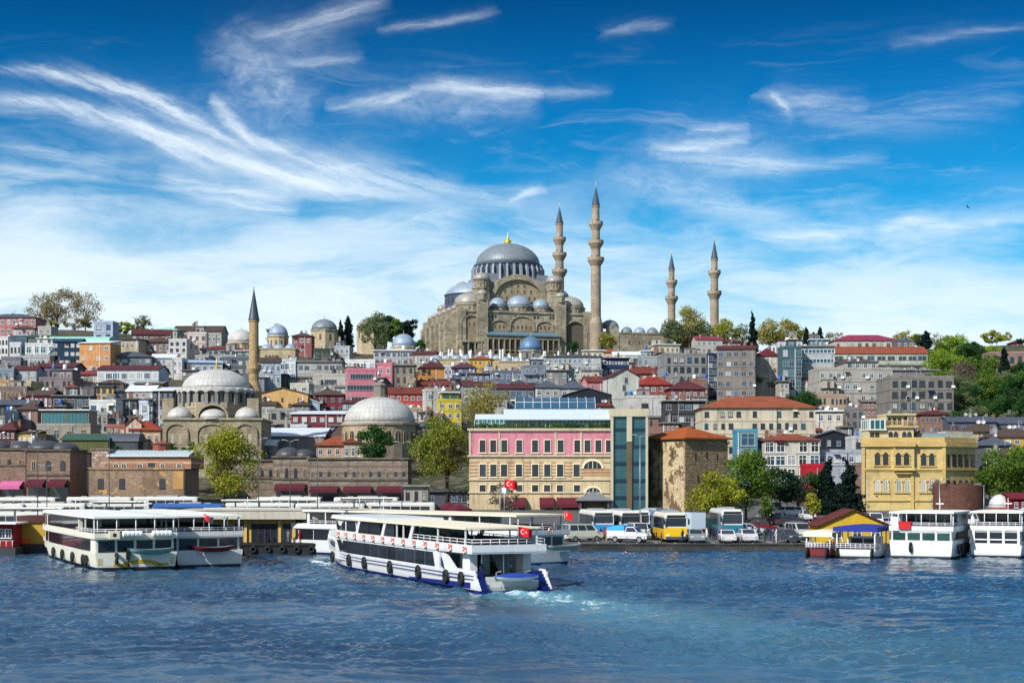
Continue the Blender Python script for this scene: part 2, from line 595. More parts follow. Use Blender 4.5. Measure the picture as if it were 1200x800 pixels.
def lead(name, col, ns=40, rough=.5, metal=.15, band=1.1):
    """lead sheets with rolled seams : meant for domes whose origin is the centre of the dome"""
    key = ('l', name)
    if key in _MC: return _MC[key]
    m, N, p = _new(name)
    tc = N.n('ShaderNodeTexCoord').outputs['Object']
    x, y, z = N.sep(tc)
    an = N.m('ARCTAN2', y, x)
    saw = N.m('FRACT', N.m('MULTIPLY', an, ns / (2 * pi)))
    seam = N.m('LESS_THAN', saw, .16)
    hz = N.m('LESS_THAN', N.m('FRACT', N.m('DIVIDE', z, band)), .1)
    sheet = N.n('ShaderNodeTexWhiteNoise')
    N.put(sheet.inputs['Vector'], N.comb(N.m('FLOOR', N.m('MULTIPLY', an, ns / (2 * pi))), N.m('FLOOR', N.m('DIVIDE', z, band)), 0.))
    big = N.noise(tc, .25, 5, .62)
    st = N.noise(tc, 1.2, 4, .6)
    f = N.m('ADD', N.m('MULTIPLY', sheet.outputs[0], .35), N.m('MULTIPLY', big, .65))
    c = N.mix(f, tuple(v * .72 for v in col[:3]) + (1,), tuple(min(v * 1.25, .8) for v in col[:3]) + (1,))
    c = N.mix(N.m('MULTIPLY', N.smooth(st, .5, .75), .4), c, tuple(v * .55 for v in col[:3]) + (1,))
    c = N.mix(N.m('MULTIPLY', N.m('MAXIMUM', seam, hz), .45), c, tuple(v * .45 for v in col[:3]) + (1,))
    N.put(p.inputs['Base Color'], c)
    p.inputs['Roughness'].default_value = rough
    p.inputs['Metallic'].default_value = metal
    bm = N.n('ShaderNodeBump')
    bm.inputs['Strength'].default_value = .5
    bm.inputs['Distance'].default_value = .15
    N.put(bm.inputs['Height'], seam)
    N.t.links.new(bm.outputs[0], p.inputs['Normal'])
    _MC[key] = m
    return m


def glass(name, col, rough=.12):
    key = ('g', name)
    if key in _MC: return _MC[key]
    m, N, p = _new(name)
    oi = N.n('ShaderNodeObjectInfo')
    tc = N.n('ShaderNodeTexCoord').outputs['Object']
    f = N.m('ADD', N.m('MULTIPLY', oi.outputs['Random'], .7), N.m('MULTIPLY', N.noise(tc, .9, 3), .5))
    N.put(p.inputs['Base Color'], N.mix(f, tuple(v * .5 for v in col[:3]) + (1,), tuple(min(v * 1.7, .8) for v in col[:3]) + (1,)))
    p.inputs['Roughness'].default_value = rough
    p.inputs['Specular IOR Level'].default_value = .6
    bm = N.n('ShaderNodeBump')
    bm.inputs['Strength'].default_value = .06
    N.put(bm.inputs['Height'], N.noise(tc, .6, 2))
    N.t.links.new(bm.outputs[0], p.inputs['Normal'])
    _MC[key] = m
    return m


def leafm(name, c1, c2, sc=.35):
    key = ('f', name)
    if key in _MC: return _MC[key]
    m, N, p = _new(name)
    tc = N.n('ShaderNodeTexCoord').outputs['Object']
    oi = N.n('ShaderNodeObjectInfo')
    tc = N.v('ADD', tc, N.comb(N.m('MULTIPLY', oi.outputs['Random'], 77.), 0., 0.))
    a = N.noise(tc, sc, 3, .6)
    b = N.noise(tc, 3.1, 2, .6)
    f = N.smooth(N.m('ADD', N.m('MULTIPLY', a, .65), N.m('MULTIPLY', b, .35)), .33, .67)
    N.put(p.inputs['Base Color'], N.mix(f, c1, c2))
    p.inputs['Roughness'].default_value = .7
    p.inputs['Specular IOR Level'].default_value = .2
    # leaves let some light through
    tr = N.n('ShaderNodeBsdfTranslucent')
    N.put(tr.inputs[0], N.mix(f, c1, c2))
    ms = N.n('ShaderNodeMixShader')
    ms.inputs[0].default_value = .32
    N.t.links.new(p.outputs[0], ms.inputs[1])
    N.t.links.new(tr.outputs[0], ms.inputs[2])
    N.t.links.new(ms.outputs[0], N.t.nodes['Material Output'].inputs[0])
    _MC[key] = m
    return m


M_WHITE = plain('white_paint', (.78, .78, .76, 1), .5)
M_CREAM = plain('cream_paint', rgb(238, 226, 196), .55)
M_GREY = plain('grey_paint', rgb(150, 152, 155), .6)
M_DGREY = plain('dark_grey_paint', rgb(70, 74, 80), .6)
M_BLACK = plain('black_rubber', (.012, .012, .013, 1), .75)
M_NAVY = plain('navy_paint', rgb(22, 34, 92), .45)
M_RED = plain('red_paint', rgb(196, 22, 30), .5)
M_MAROON = plain('maroon_canvas', rgb(92, 20, 36), .8)
M_METAL = plain('galvanised_metal', rgb(165, 170, 175), .4, .6)
M_WOOD = plain('bark', rgb(78, 62, 50), .9)
M_PALEBARK = plain('pale_bark', rgb(132, 112, 92), .9)
M_GOLD = plain('gilded_bronze', rgb(222, 190, 70), .35, .7)
M_ORANGE = plain('orange_paint', rgb(226, 92, 30), .5)
M_CONC = wall(150, 148, 142)
M_FLATROOF = plain('bitumen_roof', rgb(112, 110, 108), .9, var=.35, sc=.6)
M_GLASS = glass('window_glass', (.022, .028, .038, 1))
M_BGLASS = glass('blue_window_glass', rgb(40, 72, 94))
M_TGLASS = glass('teal_window_glass', rgb(46, 92, 98))
M_CURTAIN = glass('curtained_glass', rgb(148, 152, 150), .3)  # pale grey curtain colour in the pane
M_FRAME_D = plain('dark_window_frame', rgb(60, 54, 50), .6)
M_TAN = plain('tan_trim', rgb(190, 164, 120), .7)
# ------------------------------------------------------------------ setting: ground, quay, road, water
def fan(name, ds, azs, zf, mat):
    """a sheet laid over the land, finer close by"""
    me = bpy.data.meshes.new(name)
    D, A = np.meshgrid(np.array(ds), np.array(azs), indexing='ij')
    X = D * A
    Z = zf(X, D)
    V = np.stack([X, D, Z], -1).reshape(-1, 3)
    nr, nc = D.shape
    I = np.arange(nr * nc).reshape(nr, nc)
    Fq = np.stack([I[:-1, :-1], I[:-1, 1:], I[1:, 1:], I[1:, :-1]], -1).reshape(-1, 4)
    me.vertices.add(len(V)); me.vertices.foreach_set('co', V.astype(np.float32).ravel())
    me.loops.add(Fq.size); me.loops.foreach_set('vertex_index', Fq.astype(np.int32).ravel())
    me.polygons.add(len(Fq)); me.polygons.foreach_set('loop_start', np.arange(0, Fq.size, 4, dtype=np.int32))
    me.polygons.foreach_set('use_smooth', np.ones(len(Fq), bool))
    me.update(calc_edges=True)
    me.materials.append(mat)
    return link(name, me)


def mat_ground():
    m, N, p = _new('hillside_ground')
    tc = N.n('ShaderNodeTexCoord').outputs['Object']
    a = N.noise(tc, .03, 6, .65); b = N.noise(tc, .35, 5, .65)
    c = N.mix(N.smooth(a, .4, .6), rgb(82, 78, 66), rgb(54, 62, 36))
    c = N.mix(N.smooth(b, .45, .7), c, rgb(112, 104, 92))
    N.put(p.inputs['Base Color'], c)
    p.inputs['Roughness'].default_value = .95
    p.inputs['Specular IOR Level'].default_value = .1
    return m


def mat_asphalt():
    m, N, p = _new('asphalt')
    tc = N.n('ShaderNodeTexCoord').outputs['Object']
    a = N.noise(tc, .12, 5, .65); b = N.noise(tc, 1.7, 4, .7)
    c = N.mix(a, rgb(66, 66, 68), rgb(100, 99, 98))
    c = N.mix(N.m('MULTIPLY', N.smooth(b, .55, .75), .5), c, rgb(58, 58, 60))
    N.put(p.inputs['Base Color'], c)
    p.inputs['Roughness'].default_value = .85
    return m


def gz_np(X, D):
    f = np.vectorize(gz)
    return f(X, D)


terr_d = list(np.linspace(213, 345, 34)) + list(np.linspace(355, 800, 60)) + [850, 900, 1000, 1200, 1600, 2400, 4000, 9000]
struct(fan('ground', terr_d, np.linspace(-.75, .75, 110), gz_np, mat_ground()))
M_ASPH = mat_asphalt()
struct(fan('road', list(np.linspace(213.2, 318, 40)), np.linspace(-.6, .6, 90), lambda X, D: gz_np(X, D) + .05, M_ASPH))
q = MB()
q.box(-150, 150, 210.6, 213.4, -3, .86, 0)          # quay wall
q.box(-150, 150, 210.5, 211.2, .86, 1.02, 0)        # coping kerb
struct(q.build('quay', [stone('quay_stone', rgb(84, 82, 78), rgb(62, 62, 62), rgb(40, 40, 42), 2.2, .6, .03, .7)]))
# painted bays on the quay road
mk = MB()
for i in range(34):
    xx = 4 + i * 2.7
    mk.box(xx, xx + .12, 215, 219.6, .915, .93, 0)
mk.box(0, 96, 221.2, 221.35, .935, .95, 0)
struct(mk.build('road_markings', [plain('road_paint', (.62, .62, .6, 1), .8)]))

FERRY_POS = (0.0, 135.0)
FERRY_RZ = radians(23.0)


def water():
    rng = np.random.default_rng(3)
    rows, a = [], 44.0
    while a < 214:
        rows.append(a); a *= 1.0023
    rows.append(214.5)
    azs = np.linspace(-.56, .56, 980)
    waves = []
    for i in range(64):
        L = 0.55 * (9.0 / 0.55) ** (rng.random() ** 1.15)
        th = radians(258) + rng.normal(0, .48)
        kx, ky = cos(th) * 2 * pi / L, sin(th) * 2 * pi / L
        amp = .0062 * L ** .85 * (0.6 + .8 * rng.random())
        waves.append((kx, ky, amp, rng.random() * 6.28, L))

    def zf(X, D):
        Z = np.zeros_like(X)
        wx = X + 1.5 * np.sin(D * .11 + X * .07) + .8 * np.sin(X * .23 - D * .05); wy = D + 1.3 * np.sin(X * .13) + .9 * np.sin(D * .19 + X * .3)
        gust = np.clip(.92 + .72 * np.sin(X * .035 + 1.6 * np.sin(D * .06)) * np.sin(D * .095 + 1.1 + .6 * np.sin(X * .03)) + .35 * np.sin(X * .017 - D * .12), .25, 2.0)
        for kx, ky, amp, ph, L in waves:
            ar = kx * wx + ky * wy + ph
            Z += amp * (np.sin(ar) + .28 * np.sin(2 * ar + .7)) * (gust if L < 2.6 else .6 + .4 * gust)
        # the ferry's bow wave and the trough of its wake
        c, s_ = cos(-FERRY_RZ), sin(-FERRY_RZ)
        lx = (X - FERRY_POS[0]) * c - (D - FERRY_POS[1]) * s_
        ly = (X - FERRY_POS[0]) * s_ + (D - FERRY_POS[1]) * c
        dist = 58 - ly
        for sgn in (-1, 1):
            off = sgn * lx - (2.2 + dist * .20)
            w = np.clip(dist / 12, 0, 1) * np.exp(-np.clip(dist - 10, 0, None) / 60)
            Z += .42 * w * np.exp(-(off / 1.6) ** 2) - .22 * w * np.exp(-((off - 2.7) / 1.9) ** 2)
        ast = np.clip(-ly, 0, None)
        core = np.exp(-(lx / (3.2 + ast * .16)) ** 2) * np.exp(-ast / 38) * (ly < 1)
        Z += core * (.10 * np.sin(X * 2.3 + D * 1.1) * np.sin(D * 2.9 - X) + .12 * np.sin(X * .9 - D * .7))
        return Z
    m, N, p = _new('harbour_water')
    tc = N.n('ShaderNodeTexCoord').outputs['Object']
    n1 = N.noise(tc, 1.25, 4, .6)
    n2 = N.noise(N.v('MULTIPLY', tc, (1., 1.5, 1.)), 4.2, 4, .6)
    big = N.noise(tc, .035, 4, .55)
    c = N.mix(N.smooth(big, .35, .65), rgb(25, 54, 82), rgb(46, 84, 110))
    # foam : churned water astern, bow wave crests, along the hull
    cF, sF = cos(-FERRY_RZ), sin(-FERRY_RZ)
    x, y, z = N.sep(tc)
    rx = N.m('SUBTRACT', x, FERRY_POS[0]); ry = N.m('SUBTRACT', y, FERRY_POS[1])
    lx = N.m('SUBTRACT', N.m('MULTIPLY', rx, cF), N.m('MULTIPLY', ry, sF))
    ly = N.m('ADD', N.m('MULTIPLY', rx, sF), N.m('MULTIPLY', ry, cF))
    alx = N.m('ABSOLUTE', lx)
    ast = N.m('MAXIMUM', N.m('MULTIPLY', ly, -1.0), 0.0)
    wk = N.m('DIVIDE', lx, N.m('MULTIPLY_ADD', ast, .15, 3.4))
    wake = N.m('POWER', 2.718, N.m('MULTIPLY', N.m('MULTIPLY', wk, wk), -1.0))
    wake = N.m('MULTIPLY', wake, N.m('POWER', 2.718, N.m('DIVIDE', ast, -40.0)))
    wake = N.m('MULTIPLY', wake, N.m('LESS_THAN', ly, 1.5))
    off = N.m('DIVIDE', N.m('SUBTRACT', alx, N.m('MULTIPLY_ADD', N.m('SUBTRACT', 58.0, ly), .20, 2.0)), 1.1)
    bow = N.m('POWER', 2.718, N.m('MULTIPLY', N.m('MULTIPLY', off, off), -1.0))
    bow = N.m('MULTIPLY', bow, N.m('MULTIPLY', N.m('LESS_THAN', ly, 57.0), N.smooth(ly, -5, 50)))
    side = N.m('MULTIPLY', N.smooth(alx, 5.2, 3.8), N.m('MULTIPLY', N.m('LESS_THAN', ly, 50.), N.m('GREATER_THAN', ly, -.5)))
    ft = N.noise(tc, .55, 7, .72, .8)
    fz = N.m('ADD', N.m('ADD', N.m('MULTIPLY', wake, .72), N.m('MULTIPLY', bow, .60)), N.m('MULTIPLY', side, .35))
    foam = N.smooth(N.m('ADD', N.m('MULTIPLY', fz, .55), ft), .76, .94)
    c = N.mix(N.m('MULTIPLY', wake, .72), c, rgb(104, 164, 176))
    c = N.mix(N.m('MULTIPLY', foam, .8), c, rgb(215, 230, 235))
    N.put(p.inputs['Base Color'], c)
    N.put(p.inputs['Roughness'], N.m('MULTIPLY_ADD', foam, .5, .07))
    p.inputs['IOR'].default_value = 1.333
    p.inputs['Specular IOR Level'].default_value = .5
    bm = N.n('ShaderNodeBump')
    bm.inputs['Strength'].default_value = 1.0
    bm.inputs['Distance'].default_value = .045
    N.put(bm.inputs['Height'], N.m('ADD', n1, N.m('MULTIPLY', n2, .55)))
    N.t.links.new(bm.outputs[0], p.inputs['Normal'])
    struct(fan('water', rows, azs, zf, m))
    o = MB()
    o.poly([(-1500, -600, -.9), (1500, -600, -.9), (1500, 212, -.9), (-1500, 212, -.9)])
    struct(o.build('water', [m]))


water()

# ------------------------------------------------------------------ windows, roof clutter (shared meshes)
_WM = {}


def win_mesh(kind):
    if kind in _WM: return _WM[kind]
    b = MB()
    fr = {'w': M_WHITE, 'd': M_FRAME_D, 'c': M_CREAM, 'g': M_GREY, 't': M_TAN}[kind[0]]
    gl = {'k': M_GLASS, 'b': M_BGLASS, 't': M_TGLASS, 'l': M_CURTAIN}[kind[1]]
    st = kind[2:]
    yf, yp, yb = -.09, -.045, .12
    if st == 'arch':
        pts = [(-.5, 0), (.5, 0), (.5, .68)] + [(.5 * cos(a), .68 + .32 * sin(a)) for a in np.linspace(0, pi, 9)[1:-1]] + [(-.5, .68)]
        b.xz(pts, yf, yb, 0)
        pin = [(x * .76, .04 + z * .90) for x, z in pts]
        b.xz(pin, yf - .02, yf + .01, 1)
        b.box(-.03, .03, yf - .05, yf - .02, .04, .9, 0)
    else:
        nx = {'': 2, '1': 1, '3': 3, '6': 6, '9': 9}[st]
        fw = .075 if nx <= 3 else .02
        b.box(-.5, .5, yp, yb, 0, 1, 1)
        b.box(-.5, -.5 + fw, yf, yp, 0, 1, 0); b.box(.5 - fw, .5, yf, yp, 0, 1, 0)
        b.box(-.5 + fw, .5 - fw, yf, yp, 1 - .07, 1, 0); b.box(-.56 if nx <= 3 else -.5, .56 if nx <= 3 else .5, yf - .08, yp, -.05, .05, 0)
        for i in range(1, nx):
            xx = -.5 + i / nx
            b.box(xx - fw * .3, xx + fw * .3, yf + .01, yp, .05, .93, 0)
        if nx == 2: b.box(-.5 + fw, .5 - fw, yf + .012, yp, .62, .66, 0)
    me = b.mesh('window', [fr, gl])
    _WM[kind] = me
    return me


def wnd(kind, root, x, y, z, w, h, rz=0., name='window'):
    return link(name, win_mesh(kind), root, (x, y, z), rz, (w, 1, h))


def _clutter():
    r = {}
    b = MB(); b.lathe([(.55, .5), (.6, .6), (.6, 1.7), (.45, 1.9), (.15, 1.95)], 12)
    for s in ((-.4, -.4), (.4, -.4), (.4, .4), (-.4, .4)): b.box(s[0] - .05, s[0] + .05, s[1] - .05, s[1] + .05, 0, .6)
    r['water_tank'] = [b.mesh('water_tank', [m]) for m in (M_WHITE, plain('blue_plastic', rgb(50, 98, 170)), M_METAL)]
    b = MB(); b.tube((0, 0, 0), (0, 0, .9), .05); b2 = [(0.02, 0), (.25, .05), (.45, .16), (.55, .28)]
    c = MB(); c.lathe(b2, 14, cap=False)
    R = Matrix.Rotation(radians(62), 4, 'X')
    o = len(b.v)
    b.v += [tuple(R @ Vector(v) + Vector((0, -.05, .95))) for v in c.v]; b.f += [tuple(i + o for i in f) for f in c.f]; b.m += c.m; b.s += c.s
    r['satellite_dish'] = [b.mesh('satellite_dish', [m]) for m in (M_GREY, plain('pale_grey_paint', rgb(190, 190, 188), .6))]
    b = MB(); b.box(-.35, .35, -.35, .35, -1, 1.5); b.box(-.45, .45, -.45, .45, 1.5, 1.65); b.tube((0, 0, 1.65), (0, 0, 2.0), .15, .12, 8)
    r['chimney'] = [b.mesh('chimney', [m]) for m in (wall(166, 110, 90), wall(180, 176, 168), wall(120, 110, 104))]
    b = MB(); b.box(-1.6, 1.6, -1.4, 1.4, 0, 2.3, 0); b.box(-1.8, 1.8, -1.6, 1.6, 2.3, 2.5, 1); b.box(-.4, .4, -1.44, -1.38, 0, 1.9, 2)
    r['stair_hut'] = [b.mesh('stair_hut', [m, M_FLATROOF, M_DGREY]) for m in (wall(170, 166, 160), wall(120, 118, 116), wall(200, 190, 170))]
    b = MB(); b.box(-.5, .5, -.25, .25, 0, .75, 0); b.lathe([(.28, 0), (.28, .04)], 12, 0, 0, 1)
    r['air_conditioner'] = [b.mesh('air_conditioner', [M_WHITE, M_DGREY])]
    b = MB(); b.tube((0, 0, 0), (0, 0, 2.6), .035)
    for k, z in enumerate((1.7, 2.0, 2.3, 2.55)): b.tube((-.5 + k * .08, 0, z), (.5 - k * .08, 0, z), .025)
    r['aerial'] = [b.mesh('aerial', [M_METAL])]
    return r


CLUT = _clutter()
RR = random.Random(11)


def clutter(kind, root, x, y, z, s=1.0):
    o = link(kind, RR.choice(CLUT[kind]), root, (x, y, z), RR.uniform(-.6, .6) if kind in ('satellite_dish', 'aerial') else 0)
    o.scale = (s, s, s)
    return o


# ------------------------------------------------------------------ generic town building
BL = []


def bld(x0, x1, yt, yb, wm, label, rows=3, cols=4, win='wk', roof='flat', rm=None, rh=None, yaw=0., dep=None, d=None, ww=.5, wh=.5,
        ex='', name='house', cat='house', group='buildings stepping up the hillside', hid=5, top=0.0):
    if isinstance(wm, tuple): wm = wall(*wm)
    if isinstance(rm, tuple): rm = tiles(*rm)
    xm = (x0 + x1) / 2
    if d is None:
        d = solve_d(xm, yb + hid)
        if yaw == 0 and x1 - x0 < 56 and yb < 530: yaw = RR.uniform(-13, 13)
    app = (x1 - x0) * d / F
    dep = dep or min(max(app * .75, 7), 15)
    ya = radians(yaw)
    w = (app - dep * abs(sin(ya))) / max(cos(ya), .3)
    w = max(w, app * .45)
    cx = px2x(xm, d + dep * .3)
    g0 = min(gz(cx, d), gz(cx, d + dep))
    zb = g0 - 1.0
    zt = py2z(yt, d)
    h = max(zt - zb, 3.2)
    r = thing(name, label, cat, (cx, d + dep / 2 * cos(ya), zb), ya, group)
    X0, X1, Y0, Y1 = -w / 2, w / 2, -dep / 2, dep / 2
    b = MB()
    rm = rm or M_FLATROOF
    if roof == 'flat':
        b.box(X0, X1, Y0, Y1, 0, h, 0)
    elif roof in ('gabley',):
        b.box(X0, X1, Y0, Y1, 0, h, 0)
    else:
        b.box(X0, X1, Y0, Y1, 0, h, 0)
    if 'band' in ex:
        for k in range(1, rows + 1):
            zz = h - (k) * (h / (rows + .35)) + .1
            if zz > 1: b.box(X0 - .1, X1 + .1, Y0 - .12, Y1, zz - .12, zz + .12, 0)
    rh = rh * .7 if rh else min(dep, w) * .19
    if roof == 'gabley':
        b.xz([(X0, h), (X1, h), (0, h + rh)], Y0, Y1, 0)
    elif roof == 'gablex':
        b.yz([(Y0, h), (0, h + rh), (Y1, h)], X0, X1, 0)
    b.build('wall', [wm], r)
    rb = MB()
    if roof == 'flat':
        # parapet walls and the roof sheet inside them
        t, ph = .22, .7
        rb.box(X0 + t, X1 - t, Y0 + t, Y1 - t, h + .004, h + .06, 0)
        ro = rb.build('roof', [rm], r)
        pb = MB()
        pb.box(X0 - .08, X1 + .08, Y0 - .08, Y0 + t, h - .05, h + ph, 0); pb.box(X0 - .08, X1 + .08, Y1 - t, Y1 + .08, h - .05, h + ph, 0)
        pb.box(X0 - .08, X0 + t, Y0 + t, Y1 - t, h - .05, h + ph, 0); pb.box(X1 - t, X1 + .08, Y0 + t, Y1 - t, h - .05, h + ph, 0)
        pb.build('parapet', [wm], r)
        ztop = h + .06
        if w > 6 and 'clean' not in ex and rows > 1 and RR.random() < .6:
            pw_ = w * RR.uniform(.35, .62); xo = RR.uniform(-.5, .5) * (w - pw_); ph_ = RR.uniform(2.2, 3.0); pb = MB()
            pb.box(xo - pw_ / 2, xo + pw_ / 2, Y0 + 1.4, Y1 - .8, h + .062, h + ph_, 0); pb.box(xo - pw_ / 2 - .4, xo + pw_ / 2 + .4, Y0 + .9, Y1 - .5, h + ph_, h + ph_ + .2, 1)
            po = pb.build('roof_storey', [wm, RR.choice([M_WHITE, M_FLATROOF, M_CREAM])], r)
            for k in range(max(2, int(pw_ / 2))): wnd(RR.choice(['gk', 'wk', 'wb', 'dk']), po, xo - pw_ / 2 + (k + .5) * pw_ / max(2, int(pw_ / 2)), Y0 + 1.4, h + .7, 1.1, 1.3)
            ztop = h + ph_ + .2
    elif roof == 'slab':
        rb.box(X0 - .5, X1 + .5, Y0 - .7, Y1 + .5, h + .003, h + .35, 0)
        ro = rb.build('roof', [rm], r); ztop = h + .35
    elif roof == 'hip':
        rb.hip(X0, X1, Y0, Y1, h + .003, rh, 0, .55)
        ro = rb.build('roof', [rm], r); ztop = h + rh * .5
    elif roof == 'gablex':
        rb.gable_x(X0, X1, Y0, Y1, h + .01, rh, 0)
        ro = rb.build('roof', [rm], r); ztop = h + rh * .6
    elif roof == 'gabley':
        rb.gable_y(X0, X1, Y0, Y1, h + .01, rh, 0)
        ro = rb.build('roof', [rm], r); ztop = h + rh * .6
    elif roof == 'shed':
        rb.yz([(Y0 - .5, h), (Y1 + .3, h + rh), (Y1 + .3, h + rh + .2), (Y0 - .5, h + .2)], X0 - .4, X1 + .4, 0)
        rb.yz([(Y0, h), (Y1, h), (Y1, h + rh)], X0, X1, 0)
        ro = rb.build('roof', [rm], r); ztop = h + rh * .6
    elif roof == 'vault':
        pts = [(X0 - .3 + (w + .6) * (.5 - .5 * cos(a)), h + rh * sin(a)) for a in np.linspace(pi, 0, 12)]
        pts = [(-dep / 2 - .3 + (dep + .6) * (.5 - .5 * cos(a)), h + rh * sin(a)) for a in np.linspace(0, pi, 12)]
        rb.yz(pts[::-1], X0 - .3, X1 + .3, 0)
        ro = rb.build('roof', [rm], r); ztop = h + rh * .6
    # windows
    fh = h / (rows + .35) if rows else h
    vis = (zt - py2z(yb, d))
    if rows:
        fh = min(max(vis / rows, 2.2), 4.2)
    if rows and 'clean' not in ex and win[2:] not in ('6', '9') and cols > 1:
        rows = max(rows, round(vis / 3.3)); fh = min(max(vis / rows, 2.2), 4.2)
        if ww > .3: cols = max(cols, min(round(w / 2.4), 16))
    n = 0
    for k in range(rows):
        zc = h - (k + .5) * fh
        hh = fh * wh
        if zc - hh / 2 < .6: break
        for c in range(cols):
            if n >= 90: break
            cw = w / cols
            xx = X0 + (c + .5) * cw
            if 'gap' in ex and RR.random() < .18: continue
            if RR.random() < .05 and cols > 2: continue
            u_ = RR.random()
            kd = win if u_ < .62 or win[2:] in ('6', '9') else win[0] + ('l' if u_ < .76 else 'k' if u_ < .88 else 'b') + win[2:]
            jw = RR.uniform(.84, 1.12)
            wnd(kd, r, xx + RR.uniform(-.06, .06) * cw, Y0, zc - hh / 2, cw * ww * jw, hh * RR.uniform(.9, 1.06)); n += 1
            if RR.random() < .07 and cw > 1.6: clutter('air_conditioner', r, xx + cw * .40, Y0 - .28, zc - hh / 2 - .35, .9)
            if RR.random() < .06 and cw < 5 and win[2:] == '':
                ab = MB(); ab.yz([(-.75, -.02), (0, .32), (0, .38), (-.78, .04)][::-1], -cw * ww * .62, cw * ww * .62); ab.build('awning', [RR.choice([M_MAROON, M_WHITE, M_CREAM, M_GREY, M_NAVY])], r, (xx, Y0, zc + hh * .46))
            if 'ac' in ex and RR.random() < .25:
                clutter('air_conditioner', r, xx + cw * .42, Y0 - .28, zc - hh / 2 - .3, .9)
        if 'balc' in ex and zc - fh * .5 > 1:
            bb = MB()
            zz = zc - fh * .46
            for c in range(0, cols, 2):
                cw = w / cols; xa = X0 + c * cw + .2; xb = xa + cw * (1.6 if c + 1 < cols else .7)
                bm = MB()
                bm.box(xa, xb, Y0 - 1.1, Y0 + .05, zz - .12, zz, 0); bm.box(xa, xb, Y0 - 1.1, Y0 - 1.02, zz, zz + .85, 0)
                bm.box(xa, xa + .08, Y0 - 1.02, Y0, zz, zz + .85, 0); bm.box(xb - .08, xb, Y0 - 1.02, Y0, zz, zz + .85, 0)
                bm.build('balcony', [wm], r)
        if 'side' in ex or abs(yaw) > 8:
            sx = X0 if (yaw > 0) or (yaw == 0 and xm > 600) else X1
            nc = max(1, int(cols * dep / w * .7))
            for c in range(nc):
                if n >= 98: break
                yy = Y0 + (c + .5) * dep / nc
                wnd(win, r, sx, yy, zc - hh / 2, min(dep / nc * .5, w / cols * ww), hh, -pi / 2 if sx < 0 else pi / 2); n += 1
    if 'awn' in ex:
        ab = MB()
        za = max(h - rows * fh, 2.4)
        ab.yz([(Y0 - 1.8, za), (Y0, za + .7), (Y0, za + .8), (Y0 - 1.85, za + .1)][::-1], X0 + .3, X1 - .3)
        ab.build('awning', [M_MAROON if 'awnr' in ex else M_WHITE], r)
    # clutter
    if h > 5 and rows:
        q = MB(); xx = X0 + w * RR.choice([.06, .94, .33, .66]); q.box(xx - .07, xx + .07, Y0 - .16, Y0 - .02, .3, h - .1); q.build('drainpipe', [RR.choice([M_DGREY, M_GREY, M_WHITE])], r)
        if RR.random() < .5 and rows > 1:
            zz = h - fh * RR.randint(1, rows - 1); q = MB(); q.box(X0 - .06, X1 + .06, Y0 - .14, Y0 - .003, zz - .14, zz + .1); q.build('string_course', [wm], r)
    if 'clean' not in ex:
        m = 2 + int(w / 3.5)
        for i in range(min(m, 5)):
            xx, yy = RR.uniform(X0 * .8, X1 * .8), RR.uniform(Y0 * .5, Y1 * .6)
            if roof in ('flat', 'slab'):
                kd = RR.choice(['water_tank', 'satellite_dish', 'chimney', 'chimney', 'aerial', 'aerial', 'air_conditioner', 'stair_hut' if w > 7 else 'chimney'])
                clutter(kd, r, xx, yy, ztop + (.0 if kd != 'chimney' else .2))
            elif roof in ('hip', 'gablex', 'gabley'):
                kd = RR.choice(['chimney', 'chimney', 'chimney', 'satellite_dish', 'aerial', 'aerial'])
                if kd == 'chimney': clutter(kd, ro, xx, yy * .5, h + rh * .45)
                else: clutter(kd, ro, xx * .4, 0, h + rh * .75)
    BL.append((label, d, x0, x1, yt, yb, rows))
    if top:
        # a set back glazed top storey
        tb = MB()
        tb.box(X0 + .8, X1 - .8, Y0 + 1.2, Y1 - .8, h + .05, h + top, 0); tb.box(X0 + .3, X1 - .3, Y0 + .5, Y1 - .3, h + top, h + top + .25, 1)
        po = tb.build('penthouse', [wm, M_WHITE], r)
        for k in (-1, 1): wnd('dt6', po, k * (X1 - X0 - 1.8) / 4, Y0 + 1.2, h + .6, (X1 - X0 - 2.4) / 2, top - 1.0)
    return r
# ------------------------------------------------------------------ the great mosque on the ridge
ST_MOSQUE = stone('mosque_stone', rgb(184, 174, 152), rgb(144, 135, 114), rgb(102, 96, 82), 1.9, .85, .04, .85)
ST_MINARET = stone('minaret_stone', rgb(178, 162, 142), rgb(158, 144, 126), rgb(128, 114, 98), 1.2, .8, .03, .5)
ST_DARKREC = stone('recess_stone', rgb(178, 162, 136), rgb(152, 138, 114), rgb(120, 108, 92), 1.4, .7, .03, .7)
LEAD = lead('lead_sheet', rgb(124, 134, 140), 64)
LEAD_B = lead('pale_blue_lead_sheet', rgb(150, 166, 184), 36)
LEAD_G = lead('warm_grey_lead_sheet', rgb(164, 160, 152), 40)
LEAD_D = lead('dark_lead_cone', rgb(62, 74, 88), 20)
M_LEADFLAT = plain('lead_roofing', rgb(120, 130, 140), .55, .1, var=.3, sc=.5)
M_FIN = plain('buttress_lead', rgb(146, 154, 164), .6, .1, var=.3)
M_DRUM = plain('drum_lead_cladding', rgb(66, 80, 98), .6, .1, var=.3)


def arch_pts(cx, w, z0, zs, h, n=10):
    """outline of a slightly pointed arch : springing at zs, apex at h"""
    p = [(cx - w / 2, z0), (cx + w / 2, z0)]
    for i in range(n + 1):
        a = pi * i / n
        p.append((cx + w / 2 * cos(a), zs + (h - zs) * sin(a) ** .85))
    return p


